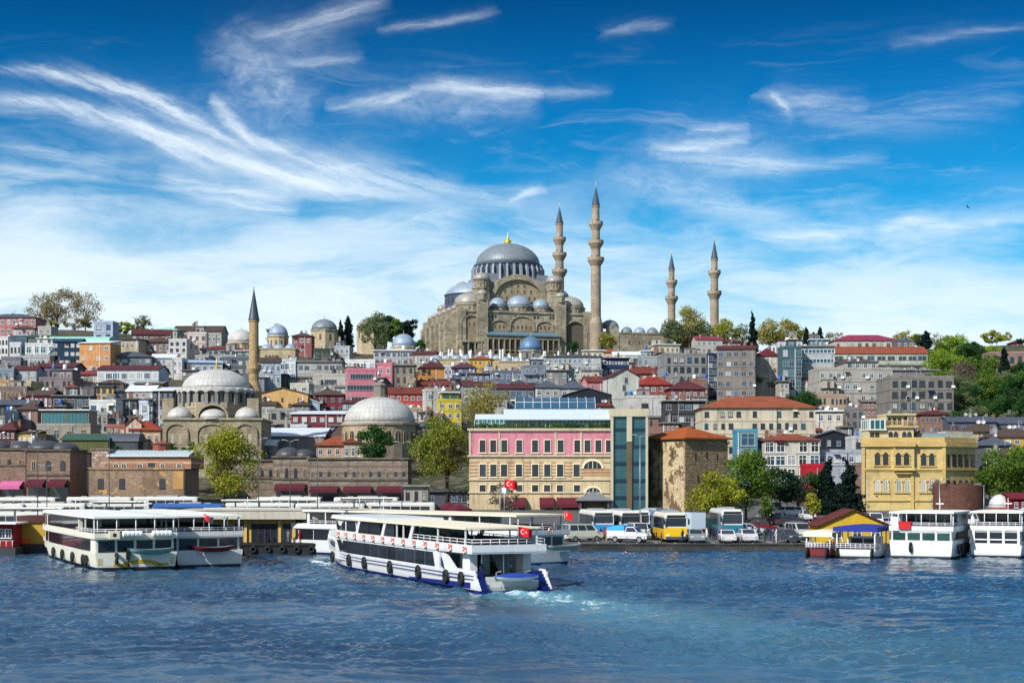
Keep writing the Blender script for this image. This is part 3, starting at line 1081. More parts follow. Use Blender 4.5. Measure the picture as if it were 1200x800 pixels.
def finial(b, x, y, z, s=1., m=0):
    b.lathe([(.12 * s, z), (.35 * s, z + .5 * s), (.12 * s, z + 1.0 * s), (.28 * s, z + 1.4 * s), (.08 * s, z + 1.9 * s), (.05 * s, z + 3.2 * s)], 8, x, y, m)


def dome_part(root, x, y, z, r, h, mat, n=28, a0=0., a1=2 * pi, fin=True, name='dome'):
    b = MB()
    b.lathe([(r * 1.05, -.35), (r * 1.05, 0), (r, .02)], n, 0, 0, 0, False, a0, a1, False)
    b.dome(r, h, 0.02, n, 9, 0, 0, 0, a0, a1)
    o = b.build(name, [mat], root, (x, y, z))
    if fin:
        f = MB(); finial(f, 0, 0, h - .1, max(r * .12, .35)); f.build('finial', [M_GOLD], o)
    return o


def ring_windows(root, x, y, z, r, n, w, h, a0=0., a1=2 * pi, kind='dkarch'):
    for i in range(n):
        a = a0 + (a1 - a0) * (i + .5) / n
        wnd(kind, root, x + r * cos(a), y + r * sin(a), z, w, h, a + pi / 2)


TH = radians(16)
MQ = thing('great_mosque', 'great domed stone mosque crowning the ridge, with grey lead domes stepping down', 'mosque', (-2, 727, 66.0), TH)


def build_mosque(r):
    b = MB()
    # prayer hall and its projecting corner bays
    b.box(-31, 31, -29, 31, -4, 19.3)
    b.box(-31.6, 31.6, -29.6, 31.6, 18.9, 19.6)
    for x in (-20.5, 16.5): b.box(x - 2.4, x + 2.4, -31.2, -28.5, -4, 24.2)
    b.box(-31.8, -28, -29.8, -26, -4, 20.4); b.box(28, 31.8, -29.8, -26, -4, 20.4)
    # buttresses of the left flank, stepping
    for k, y in enumerate((-22, -12.5, -3, 6.5, 16, 25.5)):
        b.box(-36.2, -30.8, y - 1.7, y + 1.7, -4, 15.5)
        b.yz([(y - 1.7, 15.5), (y + 1.7, 15.5), (y + 1.2, 19.0), (y - 1.2, 19.0)], -35.2, -30.9)
    # raised square under the dome, stepped shoulders
    b.box(-26, 26, -17, 26, 19, 23.0)
    b.box(-17.5, 17.5, -16.5, 17, 22.9, 33.0)
    b.box(-15.5, 15.5, -15.0, 16, 32.9, 35.5)
    b.build('wall', [ST_MOSQUE], r)
    lb = MB()
    lb.box(-31.2, 31.2, -29.2, 31.2, 19.62, 19.9)
    for k in range(4):          # lead covered steps up to the drum
        lb.box(-18.2 + k * .9, 18.2 - k * .9, -15.2 + k * .3, 17.4 - k * .9, 33 + k * 1.4, 34.4 + k * 1.4)
    lb.build('lead_roof', [M_LEADFLAT], r)
    # tympanum : great arch between the turrets, with its recessed wall of windows
    t = MB()
    o = arch_pts(0, 27.5, 24.5, 25.5, 38.0, 16)[2:]
    i_ = arch_pts(0, 23.0, 24.5, 25.5, 35.6, 16)[2:]
    for a in range(len(o) - 1):
        t.xz([i_[a], o[a], o[a + 1], i_[a + 1]], -18.6, -15, 0)
    t.xz(i_, -17.2, -15, 1)
    # stepped extrados
    ty = t.build('tympanum', [ST_MOSQUE, ST_DARKREC], r)
    for row, (z, xs) in enumerate(((26.3, (-8, -5.4, -2.7, 0, 2.7, 5.4, 8)), (29.3, (-6.2, -3.1, 0, 3.1, 6.2)), (32.0, (-3, 0, 3)))):
        for x in xs: wnd('tkarch', ty, x, -17.2, z, 1.15, 1.9)
    # drum with buttresses and windows
    d = MB()
    d.lathe([(16.6, 35.5), (16.6, 36.4), (15.7, 36.5), (15.7, 43.6), (16.3, 43.7), (16.3, 44.2), (15.4, 44.3)], 48, 0, 0, 0, False)
    for k in range(32):
        a = 2 * pi * (k + .5) / 32
        c_, s_ = cos(a), sin(a)
        n_ = (-s_, c_)
        for rr0, rr1, z0, z1 in ((15.5, 17.4, 36, 42.2), (15.5, 16.8, 42.2, 43.3)):
            q = [(c_ * rr0 + n_[0] * e, s_ * rr0 + n_[1] * e) for e in (-.5, .5)]
            q2 = [(c_ * rr1 + n_[0] * e, s_ * rr1 + n_[1] * e) for e in (.5, -.5)]
            d.prism(q[::1] + q2, z0, z1, 1)
    dr = d.build('drum', [M_DRUM, M_FIN], r)
    ring_windows(dr, 0, 0, 37.4, 15.75, 32, 1.5, 4.4, kind='dkarch')
    dome_part(r, 0, 0, 44.2, 15.3, 10.6, LEAD, 64, fin=False)
    f = MB()
    f.lathe([(1.7, 0), (1.5, .6), (1.9, 1.3), (1.2, 2.1), (.5, 2.6), (.7, 3.1), (.25, 3.8), (.1, 4.4), (.09, 7.0)], 12)
    f.build('finial', [M_GOLD], r, (0, 0, 54.5))
    # half domes towards the qibla and the court
    for sgn in (-1, 1):
        a0, a1 = (pi / 2, 3 * pi / 2) if sgn < 0 else (-pi / 2, pi / 2)
        w = MB(); w.lathe([(13.6, 19), (13.6, 29.3), (14.1, 29.4), (14.1, 29.8)], 28, 0, 0, 0, False, a0, a1, False)
        sd_ = w.build('half_dome_drum', [M_DRUM], r, (sgn * 16.5, 0, 0))
        ring_windows(sd_, 0, 0, 25.6, 13.65, 13, 1.4, 2.8, a0, a1)
        dome_part(r, sgn * 16.5, 0, 29.7, 13.4, 6.0, LEAD_B, 32, a0, a1, False, 'half_dome')
        for yy in (-12.5, 12.5):      # exedrae
            w = MB(); w.lathe([(6.0, 19), (6.0, 24.6), (6.3, 24.7), (6.3, 25)], 20, 0, 0, 0, False)
            w.build('exedra_drum', [ST_MOSQUE], r, (sgn * 23, yy, 0))
            dome_part(r, sgn * 23, yy, 25, 5.9, 4.2, LEAD_G, 24)
    # weight turrets at the four corners of the dome
    for x, y in ((-17.5, -17.5), (17.5, -17.5), (-17.5, 17.5), (17.5, 17.5)):
        w = MB()
        w.lathe([(4.3, 19), (4.3, 30.5), (4.7, 30.6), (4.7, 31.1), (3.7, 31.2), (3.7, 34.6), (4.1, 34.8), (4.1, 35.2)], 8, 0, 0, 0, False)
        tu = w.build('weight_turret', [ST_MOSQUE], r, (x, y, 0))
        ring_windows(tu, 0, 0, 31.8, 3.5, 8, .8, 1.9, kind='tkarch')
        o = dome_part(r, x, y, 35.2, 3.9, 3.1, LEAD_G, 24)
    # five domes of the front aisle
    for x, rr, zz, hh, mt in ((-24.5, 6.4, 22.9, 5.3, LEAD_G), (-11.2, 4.0, 22.6, 3.9, LEAD_B), (-1.2, 5.7, 22.6, 5.1, LEAD_B), (9.3, 4.0, 22.6, 3.9, LEAD_B), (23.8, 6.2, 22.9, 5.0, LEAD_G)):
        w = MB(); w.lathe([(rr + .45, 19.5), (rr + .45, zz - .8), (rr + .8, zz - .7), (rr + .8, zz - .25)], 16, 0, 0, 0, False)
        dm = w.build('dome_drum', [ST_MOSQUE], r, (x, -22.6, 0))
        ring_windows(dm, 0, 0, 20.2, rr + .42, 12, .7, 1.5, kind='tkarch')
        dome_part(r, x, -22.6, zz, rr, hh, mt, 32)
    for k, y in enumerate((-22, -12.5, -3, 6.5, 16, 25.5)):      # capped turrets over the left buttresses, a second tier behind
        w = MB(); w.lathe([(1.7, 18.6), (1.7, 20.6), (2.0, 20.7), (2.0, 21.0)], 8, 0, 0, 0, False); w.build('buttress_turret', [ST_MOSQUE], r, (-31.2, y, 0))
        dome_part(r, -31.2, y, 21.0, 1.8, 1.5, LEAD_G, 16)
        if k in (1, 3, 5):
            w = MB(); w.lathe([(2.4, 19), (2.4, 25), (2.7, 25.1), (2.7, 25.4)], 8, 0, 0, 0, False); w.build('stair_turret', [ST_MOSQUE], r, (-26.5, y - 3, 0))
            dome_part(r, -26.5, y - 3, 25.4, 2.5, 2.1, LEAD_G, 16)
    for y in (-9, 2, 13, 23):           # little domes over the left gallery
        dome_part(r, -27.6, y, 20.4, 3.2, 2.6, LEAD_G, 20)
        dome_part(r, 27.6, y, 20.4, 3.2, 2.6, LEAD_G, 20)
    # turrets on the two front buttresses
    for x in (-20.5, 16.5):
        w = MB(); w.lathe([(2.2, 24.2), (2.2, 26.6), (2.5, 26.7), (2.5, 27.0)], 8, 0, 0, 0, False); w.build('buttress_turret', [ST_MOSQUE], r, (x, -29.9, 0))
        dome_part(r, x, -29.9, 27.0, 2.3, 1.9, LEAD_G, 20)
    # front facade : arches, galleries, eave
    fa = MB()
    def archband(cx, w, z0, zs, h, y, t=.55, dep=.7, rec=True):
        o = arch_pts(cx, w, z0, zs, h, 12); i2 = arch_pts(cx, w - 2 * t, z0, zs, h - t, 12)
        oo, ii = [o[0]] + o[:1:-1], [i2[0]] + i2[:1:-1]
        oo = [(cx - w / 2, z0)] + o[2:][::-1] + [(cx + w / 2, z0)]
        ii = [(cx - w / 2 + t, z0)] + i2[2:][::-1] + [(cx + w / 2 - t, z0)]
        for a in range(len(oo) - 1):
            fa.xz([oo[a], ii[a], ii[a + 1], oo[a + 1]], y - dep, y + .2, 0)
        if rec: fa.xz(i2, y - .12, y + .1, 1)
    for cx, w, h in ((-12.2, 9.0, 15.8), (-1.6, 12.0, 17.9), (9.3, 9.0, 15.8)):
        archband(cx, w, 10.8, 12.0, h, -29.0)
    archband(-25.3, 9.6, 5.5, 12.5, 17.6, -29.0, .6, .8)
    fa.build('blind_arch', [ST_MOSQUE, ST_DARKREC], r)
    # porch arch at the front right, its shade put into a flat dark panel
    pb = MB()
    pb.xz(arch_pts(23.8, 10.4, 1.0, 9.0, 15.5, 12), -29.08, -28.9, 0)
    pb.build('porch_shade_panel', [plain('porch_shade', rgb(92, 84, 74), .9)], r)
    fa = MB(); archband(23.8, 11.6, .5, 9.0, 16.4, -29.0, .7, 1.0, False); fa.build('porch_arch', [ST_MOSQUE], r)
    for cx, w in ((-12.2, 1.1), (-1.6, 1.2), (9.3, 1.1)):
        for k in range(-2, 3):
            if w == 1.1 and abs(k) > 1: continue
            wnd('tkarch', r, cx + k * 2.0, -29.1, 11.6, w, 2.2 - .2 * abs(k))
    for x in (-17.2, -15.6, -14, 4.5 - 9, 4.5, 6.1, 12.0, 13.4):
        wnd('dkarch', r, x, -29.0, 16.5, .85, 1.5)
    for k in range(4): wnd('tkarch', r, -28.4 + k * 2.1, -29.1, 12.2, 1.0, 2.4)
    ev = MB()
    ev.yz([(-33.6, 7.9), (-29, 9.9), (-29, 10.5), (-33.8, 8.4)][::-1], -19.5, 15.6)
    ev.build('eave', [plain('eave_lead', rgb(96, 122, 134), .5, .1, var=.2)], r)
    # arcade under the eave and at the left
    ac = MB()
    for k in range(14):
        x = -18.6 + k * 2.58
        ac.box(x - .32, x + .32, -33.0, -32.4, -4, 7.9)
    ac.box(-19.3, 15.4, -33.05, -32.3, 6.6, 7.9); ac.box(-19.3, 15.4, -32.9, -29, 1.4, 1.8)
    for k in range(4):
        x = -30.3 + k * 3.1; ac.box(x - .3, x + .3, -31.4, -30.8, -4, 5.2)
    ac.box(-30.7, -20.4, -31.5, -29, 5.0, 5.9)
    ac.build('arcade', [ST_MOSQUE], r)
    for k in range(13): wnd('dkarch', r, -17.3 + k * 2.58, -29.02, 2.0, 1.7, 4.2)
    for k in range(3): wnd('dkarch', r, -28.7 + k * 3.1, -29.02, -.8, 2.4, 5.4)
    for k in range(3): wnd('dkarch', r, 20.6 + k * 3.2, -29.3, -.8, 2.2, 4.4)
    for k in range(13): wnd('dkarch', r, -17.3 + k * 2.58, -29.02, -3, 1.8, 4.0)
    for y in (-17.2, -7.7, 1.8, 11.3, 20.8):
        wnd('dkarch', r, -31, y, 12.5, 1.6, 3.4, -pi / 2); wnd('dk', r, -31, y, 6.0, 1.6, 3.0, -pi / 2); wnd('dkarch', r, -31, y, .5, 2.2, 3.8, -pi / 2)
    # court : walls with a row of small domes
    c = MB()
    c.box(31.5, 95, -27, -24, -6, 11.2); c.box(92, 95, -24, 27, -6, 11.2); c.box(31.5, 92, 24, 27, -6, 12)
    c.box(31.4, 95.3, -27.3, -23.7, 11.2, 11.8); c.box(91.7, 95.3, -23.7, 27, 11.2, 11.8)
    c.box(40, 46, -27.25, -26, -6, 14.5); c.build('court_wall', [ST_MOSQUE], r)
    dome_part(r, 43, -23, 14.3, 4.2, 3.4, LEAD, 24)
    for k in range(7):
        dome_part(r, 51.5 + k * 6.4, -22.6, 11.8, 2.75, 3.0, LEAD_B if k % 2 else LEAD, 20)
    for k in range(7): dome_part(r, 89, -16 + k * 6.4, 11.8, 2.75, 3.0, LEAD, 20)
    for k in range(12):
        if 1 < k < 3: continue
        wnd('tkarch', r, 36 + k * 5.0, -27, 6.2, 1.1, 2.2); wnd('tk', r, 36 + k * 5.0, -27, .8, 1.4, 2.4)


build_mosque(MQ)


def minaret(x, y, top, cone, bals, rbase, base_top, label):
    c_, s_ = cos(TH), sin(TH)
    r = thing('minaret', label, 'minaret', (-2 + x * c_ - y * s_, 727 + x * s_ + y * c_, 66.0), TH, 'minarets of the great mosque')
    b = MB()
    rl = rbase * .80; ru = rbase * .58
    pr = [(rbase * 1.12, -6), (rbase * 1.12, base_top - 1.6), (rbase, base_top - 1.2), (rl, base_top + 1.2)]
    rs = [rl]
    for k, z in enumerate(bals): rs.append(rl + (ru - rl) * (k + 1) / len(bals))
    prev = base_top + 1.2
    for k, z in enumerate(bals):
        pr += [(rs[k] * .96, z - 2.8)]
        pr += [(rs[k] * 1.02, z - 2.6), (rs[k + 1] * 1.25 + .35, z - 1.6), (rs[k + 1] * 1.35 + .7, z - .6), (rs[k + 1] * 1.35 + .95, z - .25), (rs[k + 1] * 1.35 + .95, z), (rs[k + 1], z + .01)]
    pr += [(ru * .97, cone - .8), (ru * 1.14, cone - .6), (ru * 1.14, cone)]
    b.lathe(pr, 16, 0, 0, 0, False)
    sh = b.build('shaft', [ST_MINARET], r)
    for k, z in enumerate(bals):
        q = MB(); R0 = rs[k + 1] * 1.35 + .95
        q.lathe([(R0, z), (R0, z + 1.25), (R0 - .22, z + 1.25), (R0 - .22, z)], 16, 0, 0, 0, False)
        bo = q.build('balcony', [ST_MINARET], r)
        wnd('dk', bo, 0, -rs[k + 1] * .97, z + .1, .75, 1.9)
        wnd('dk', bo, -rs[k + 1] * .97, 0, z + .1, .75, 1.9, -pi / 2)
    q = MB(); q.lathe([(ru * 1.2, 0), (ru * 1.1, .25), (.16, top - cone - 3.0), (.05, top - cone - 2.8)], 20)
    co = q.build('spire', [LEAD_D], r, (0, 0, cone))
    q = MB(); finial(q, 0, 0, top - cone - 3.1, .95); q.build('finial', [M_GOLD], co)
    return r


minaret(34, -29, 81.0, 69.5, (44.4, 52.3, 60.9), 2.95, 17, 'tallest stone minaret, with three balconies, at the right front corner of the great mosque')
minaret(35, 29, 81.5, 70.5, (46.5, 54.8, 62.5), 2.95, 17, 'three balconied minaret rising behind the right shoulder of the great dome')
minaret(94, 27, 60.0, 49.8, (34.8, 43.0), 2.5, 14, 'slimmer two balconied minaret among the trees, seen left of its twin')
minaret(94, -27, 58.8, 47.6, (31.2, 41.0), 2.6, 14, 'two balconied minaret standing alone at the right end of the mosque court')

# ------------------------------------------------------------------ domed mosque near the shore, left, with its single minaret
ST_OLD = stone('old_ashlar', rgb(184, 172, 148), rgb(160, 146, 122), rgb(116, 106, 92), .8, .42, .03, .75)
ST_BRICKBAND = stone('banded_brick_and_stone', rgb(178, 150, 112), rgb(160, 130, 96), rgb(132, 112, 90), .7, .24, .03, .5, band=(.75, .36, rgb(150, 78, 56)))
LEAD_P = lead('pale_grey_lead_sheet', rgb(188, 186, 180), 44, .6, .05)


def shore_mosque():
    d = 352.0
    cx = px2x(253, d + 11)
    z0 = gz(cx, d) - 1
    r = thing('domed_mosque', 'pale domed stone mosque with a scalloped drum, left of centre behind the yellow green tree', 'mosque', (cx, d + 12, z0), radians(3))
    zc = lambda py: py2z(py, d) - z0
    zr, zdr0, zdr1 = zc(492), zc(471), zc(455)
    b = MB()
    b.box(-10.6, 11.8, -12, 10, 0, zr); b.box(-11, 12.2, -12.4, 10.4, zr, zr + .5)
    b.prism([(9.3 * cos(a), 9.3 * sin(a)) for a in np.linspace(pi / 8, 2 * pi + pi / 8, 9)[:-1]], zr + .4, zdr0 + .2)
    for s in (-1, 1):
        b.box(s * 9.7 - 1.3, s * 9.7 + 1.3, -10.5, -8, zr, zdr0 + 1.0)
    b.build('wall', [ST_OLD], r)
    q = MB()
    q.lathe([(8.4, zdr0), (8.4, zdr1 - .3)], 24, 0, 0, 0, False)
    for k in range(24):
        a = 2 * pi * (k + .5) / 24; c_, s_ = cos(a), sin(a); n_ = (-s_, c_)
        p = [(c_ * 8.2 + n_[0] * e, s_ * 8.2 + n_[1] * e) for e in (-.4, .4)] + [(c_ * 9.1 + n_[0] * e, s_ * 9.1 + n_[1] * e) for e in (.4, -.4)]
        q.prism(p, zdr0 - .3, zdr1 - .2)
    dr = q.build('drum', [plain('drum_stone', rgb(128, 126, 122), .85, var=.3)], r)
    ring_windows(dr, 0, 0, zdr0 + .35, 8.45, 24, 1.35, zdr1 - zdr0 - .9, kind='dkarch')
    e = MB()
    N_ = 96
    pro = []
    for i in range(N_):
        a = 2 * pi * i / N_
        u = .55 * abs(cos(12 * a))
        pro.append((a, u))
    base = len(e.v)
    for a, u in pro:
        e.v.append((9.35 * cos(a), 9.35 * sin(a), zdr1 - .75 + u)); e.v.append((9.35 * cos(a), 9.35 * sin(a), zdr1 + .1 + u * .5)); e.v.append((7.9 * cos(a), 7.9 * sin(a), zdr1 + .7)); e.v.append((7.9 * cos(a), 7.9 * sin(a), zdr1 - .7))
    for i in range(N_):
        j = (i + 1) % N_
        for k in range(4):
            e.f.append((base + 4 * i + k, base + 4 * j + k, base + 4 * j + (k + 1) % 4, base + 4 * i + (k + 1) % 4)); e.m.append(0); e.s.append(False)
    e.build('eave', [LEAD_P], r)
    dm = dome_part(r, 0, 0, zdr1 + .5, 8.1, zc(428) - zdr1 - .5, LEAD_P, 56, fin=False)
    f = MB(); finial(f, 0, 0, zc(428) - zdr1 - .7, 1.1); f.build('finial', [M_GOLD], dm)
    # corner half domes and the arch of the front
    for x, rr in ((-7.2, 2.9), (.6, 3.4), (8.3, 2.9)):
        dome_part(r, x, -9.3, zr + .6, rr, 2.6 if x != .6 else 2.2, LEAD_P, 24, fin=False, name='half_dome')
    for x, w, h in ((-7.4, 4.6, 2.9), (.6, 6.4, 3.4), (8.3, 4.6, 2.9)):
        a = MB(); zz = zr
        o = arch_pts(x, w + .9, zz, zz + .3, zz + h + .5, 12)[2:]; i2 = arch_pts(x, w, zz, zz + .3, zz + h, 12)[2:]
        if x == .6:
            for k in range(len(o) - 1): a.xz([i2[k], o[k], o[k + 1], i2[k + 1]], -11.4, -6.5, 0)
            a.build('front_arch', [ST_OLD], r)
        # shallow arches on the wall below
        a = MB()
        o = arch_pts(x, w + .8, zr - 5.6, zr - 3.2, zr - .6, 10); i2 = arch_pts(x, w, zr - 5.6, zr - 3.2, zr - 1.0, 10)
        oo = [(x - w / 2 - .4, zr - 5.6)] + o[2:][::-1] + [(x + w / 2 + .4, zr - 5.6)]; ii = [(x - w / 2, zr - 5.6)] + i2[2:][::-1] + [(x + w / 2, zr - 5.6)]
        for k in range(len(oo) - 1): a.xz([oo[k], ii[k], ii[k + 1], oo[k + 1]], -12.4, -11.9, 0)
        a.xz(i2, -12.08, -11.9, 1)
        a.build('blind_arch', [ST_OLD, ST_DARKREC], r)
        for e_ in (-1, 1): wnd('tlarch', r, x + e_ * w * .2, -12.05, zr - 5.4, .8, 2.2)
    # the minaret stands beside it
    dm_ = 366.0
    mx = px2x(297.5, dm_); mz = gz(mx, dm_) - 1
    z2 = lambda py: py2z(py, dm_) - mz
    m = thing('minaret', 'single slender tan minaret with a grey cone spire beside the pale domed mosque', 'minaret', (mx, dm_, mz))
    b = MB()
    b.lathe([(1.9, 0), (1.9, z2(458)), (1.2, z2(446)), (1.18, z2(438)), (1.55, z2(434)), (1.75, z2(432)), (1.75, z2(427)), (1.15, z2(427)), (1.12, z2(378)), (1.3, z2(377)), (1.3, z2(375))], 16, 0, 0, 0, False)
    b.build('shaft', [stone('patched_minaret_stone', rgb(206, 180, 136), rgb(178, 146, 100), rgb(140, 116, 86), .7, .5, .04, .75)], m)
    q = MB(); q.lathe([(1.4, 0), (1.3, .2), (.12, z2(340) - z2(375)), (.05, z2(336) - z2(375))], 16)
    q.build('spire', [LEAD_D], m, (0, 0, z2(375)))


shore_mosque()


def domed_hall(px, d, r_px, y_base, y_top, yb, mat, wm, label, cat='tomb', sides=8, name='domed_tomb', wallw=1.0, fin=True, wins=True, lantern=False):
    s = d / F
    cx = px2x(px, d); zb = gz(cx, d) - 1.5
    r = thing(name, label, cat, (cx, d, zb), radians(11))
    rr = r_px * s
    zs = py2z(y_base, d) - zb
    b = MB()
    b.lathe([(rr * wallw, 0), (rr * wallw, zs - .9), (rr * wallw + .35, zs - .8), (rr * wallw + .35, zs - .3), (rr * .98, zs - .25), (rr * .98, zs)], sides, 0, 0, 0, False)
    b.build('wall', [wm], r)
    if wins: ring_windows(r, 0, 0, max(zs - 5.0, .5), rr * wallw * cos(pi / sides), sides, max(rr * .2, .7), min(3.0, zs * .4), kind='tkarch', a0=0)
    dm = dome_part(r, 0, 0, zs, rr * .97, (y_base - y_top) * s, mat, 36, fin=fin)
    if lantern:
        q = MB(); h = (y_base - y_top) * s
        q.lathe([(1.5, h - .5), (1.5, h + 2.6), (1.75, h + 2.7), (1.7, h + 3.0), (.05, h + 3.9)], 8, 0, 0, 0, False)
        q.build('lantern', [wall(150, 140, 128)], dm)
    return r


W_TOMB = stone('tomb_stone', rgb(204, 190, 160), rgb(184, 168, 138), rgb(150, 136, 112), .9, .45, .03, .5)
domed_hall(445, 376, 43, 495, 465, 545, LEAD_P, stone('hamam_stone', rgb(186, 172, 148), rgb(158, 142, 118), rgb(116, 104, 88), .8, .4, .03, .6), 'wide pale dome of the old bath house with a lantern, left of the pink hotel', 'bath house', 24, 'bath_house', 1.02, False, True, True)
domed_hall(380, 668, 15.5, 386, 374, 412, LEAD, W_TOMB, 'octagonal cream tomb with a grey dome beside two dark cypresses')
domed_hall(436, 690, 18, 384, 372, 412, LEAD_G, W_TOMB, 'pale tomb with a grey dome half hidden behind a leafy tree')
domed_hall(473, 610, 14, 405, 391, 430, LEAD_B, W_TOMB, 'small pale blue dome on a white drum in front of the dark pines')
domed_hall(622, 640, 14, 410, 394, 428, lead('blue_lead_sheet', rgb(92, 124, 158), 30), W_TOMB, 'blue grey dome in front of the great mosque facade', 'tomb')
domed_hall(283, 660, 16, 401, 386, 412, LEAD_P, W_TOMB, 'broad pale dome on the ridge just left of the slender minaret', 'domed hall', 12, 'domed_hall')
domed_hall(326, 655, 12, 393, 380, 412, LEAD_B, W_TOMB, 'small pale dome behind the round dark tree on the left ridge', 'domed hall', 12, 'domed_hall')


def many_domes(x0, x1, yt, d, n, r_px, mat, label, chim=False, nrow=1):
    s = d / F
    cx = px2x((x0 + x1) / 2, d); zb = gz(cx, d) - 1.5
    r = thing('domed_school', label, 'old school', (cx, d + 5, zb), 0)
    w = (x1 - x0) * s
    zt = py2z(yt, d) - zb
    b = MB(); b.box(-w / 2, w / 2, -5, 5 + 6 * (nrow - 1), 0, zt); b.box(-w / 2 - .3, w / 2 + .3, -5.3, 5.3 + 6 * (nrow - 1), zt, zt + .4); b.build('wall', [W_TOMB], r)
    for j in range(nrow):
        for k in range(n):
            x = -w / 2 + (k + .5) * w / n
            dome_part(r, x, -1.5 + j * 6, zt + .4 + .5 * j, r_px * s, r_px * s * .82, mat, 20, fin=False)
            if chim:
                for e in range(2):
                    hh = RR.uniform(1.6, 3.6); q = MB(); q.lathe([(.4, zt), (.34, zt + hh), (.5, zt + hh + .1), (.05, zt + hh + 1.0)], 8, x + w / n * RR.uniform(.2, .6), RR.uniform(-4.6, 2) + j * 6, 0, False)
                    q.build('chimney', [M_WHITE], r)
    for k in range(n): wnd('tkarch', r, -w / 2 + (k + .5) * w / n, -5, max(zt - 4, .5), 1.1, 1.8)
    return r


many_domes(505, 588, 421, 585, 7, 6.2, LEAD_B, 'low old school with rows of pale blue domes below the left of the mosque', True, 2)
many_domes(586, 668, 424, 577, 6, 6.8, LEAD_B, 'second row of pale blue domes with chimneys, in front of the blue grey dome', True, 2)
many_domes(305, 346, 409, 612, 3, 7, LEAD_B, 'cluster of three pale domes on a low wall right of the slender minaret')
# ------------------------------------------------------------------ buildings along the shore
def place(px, d, yaw=0., zoff=-.6):
    x = px2x(px, d)
    return (x, d, gz(x, d) + zoff)


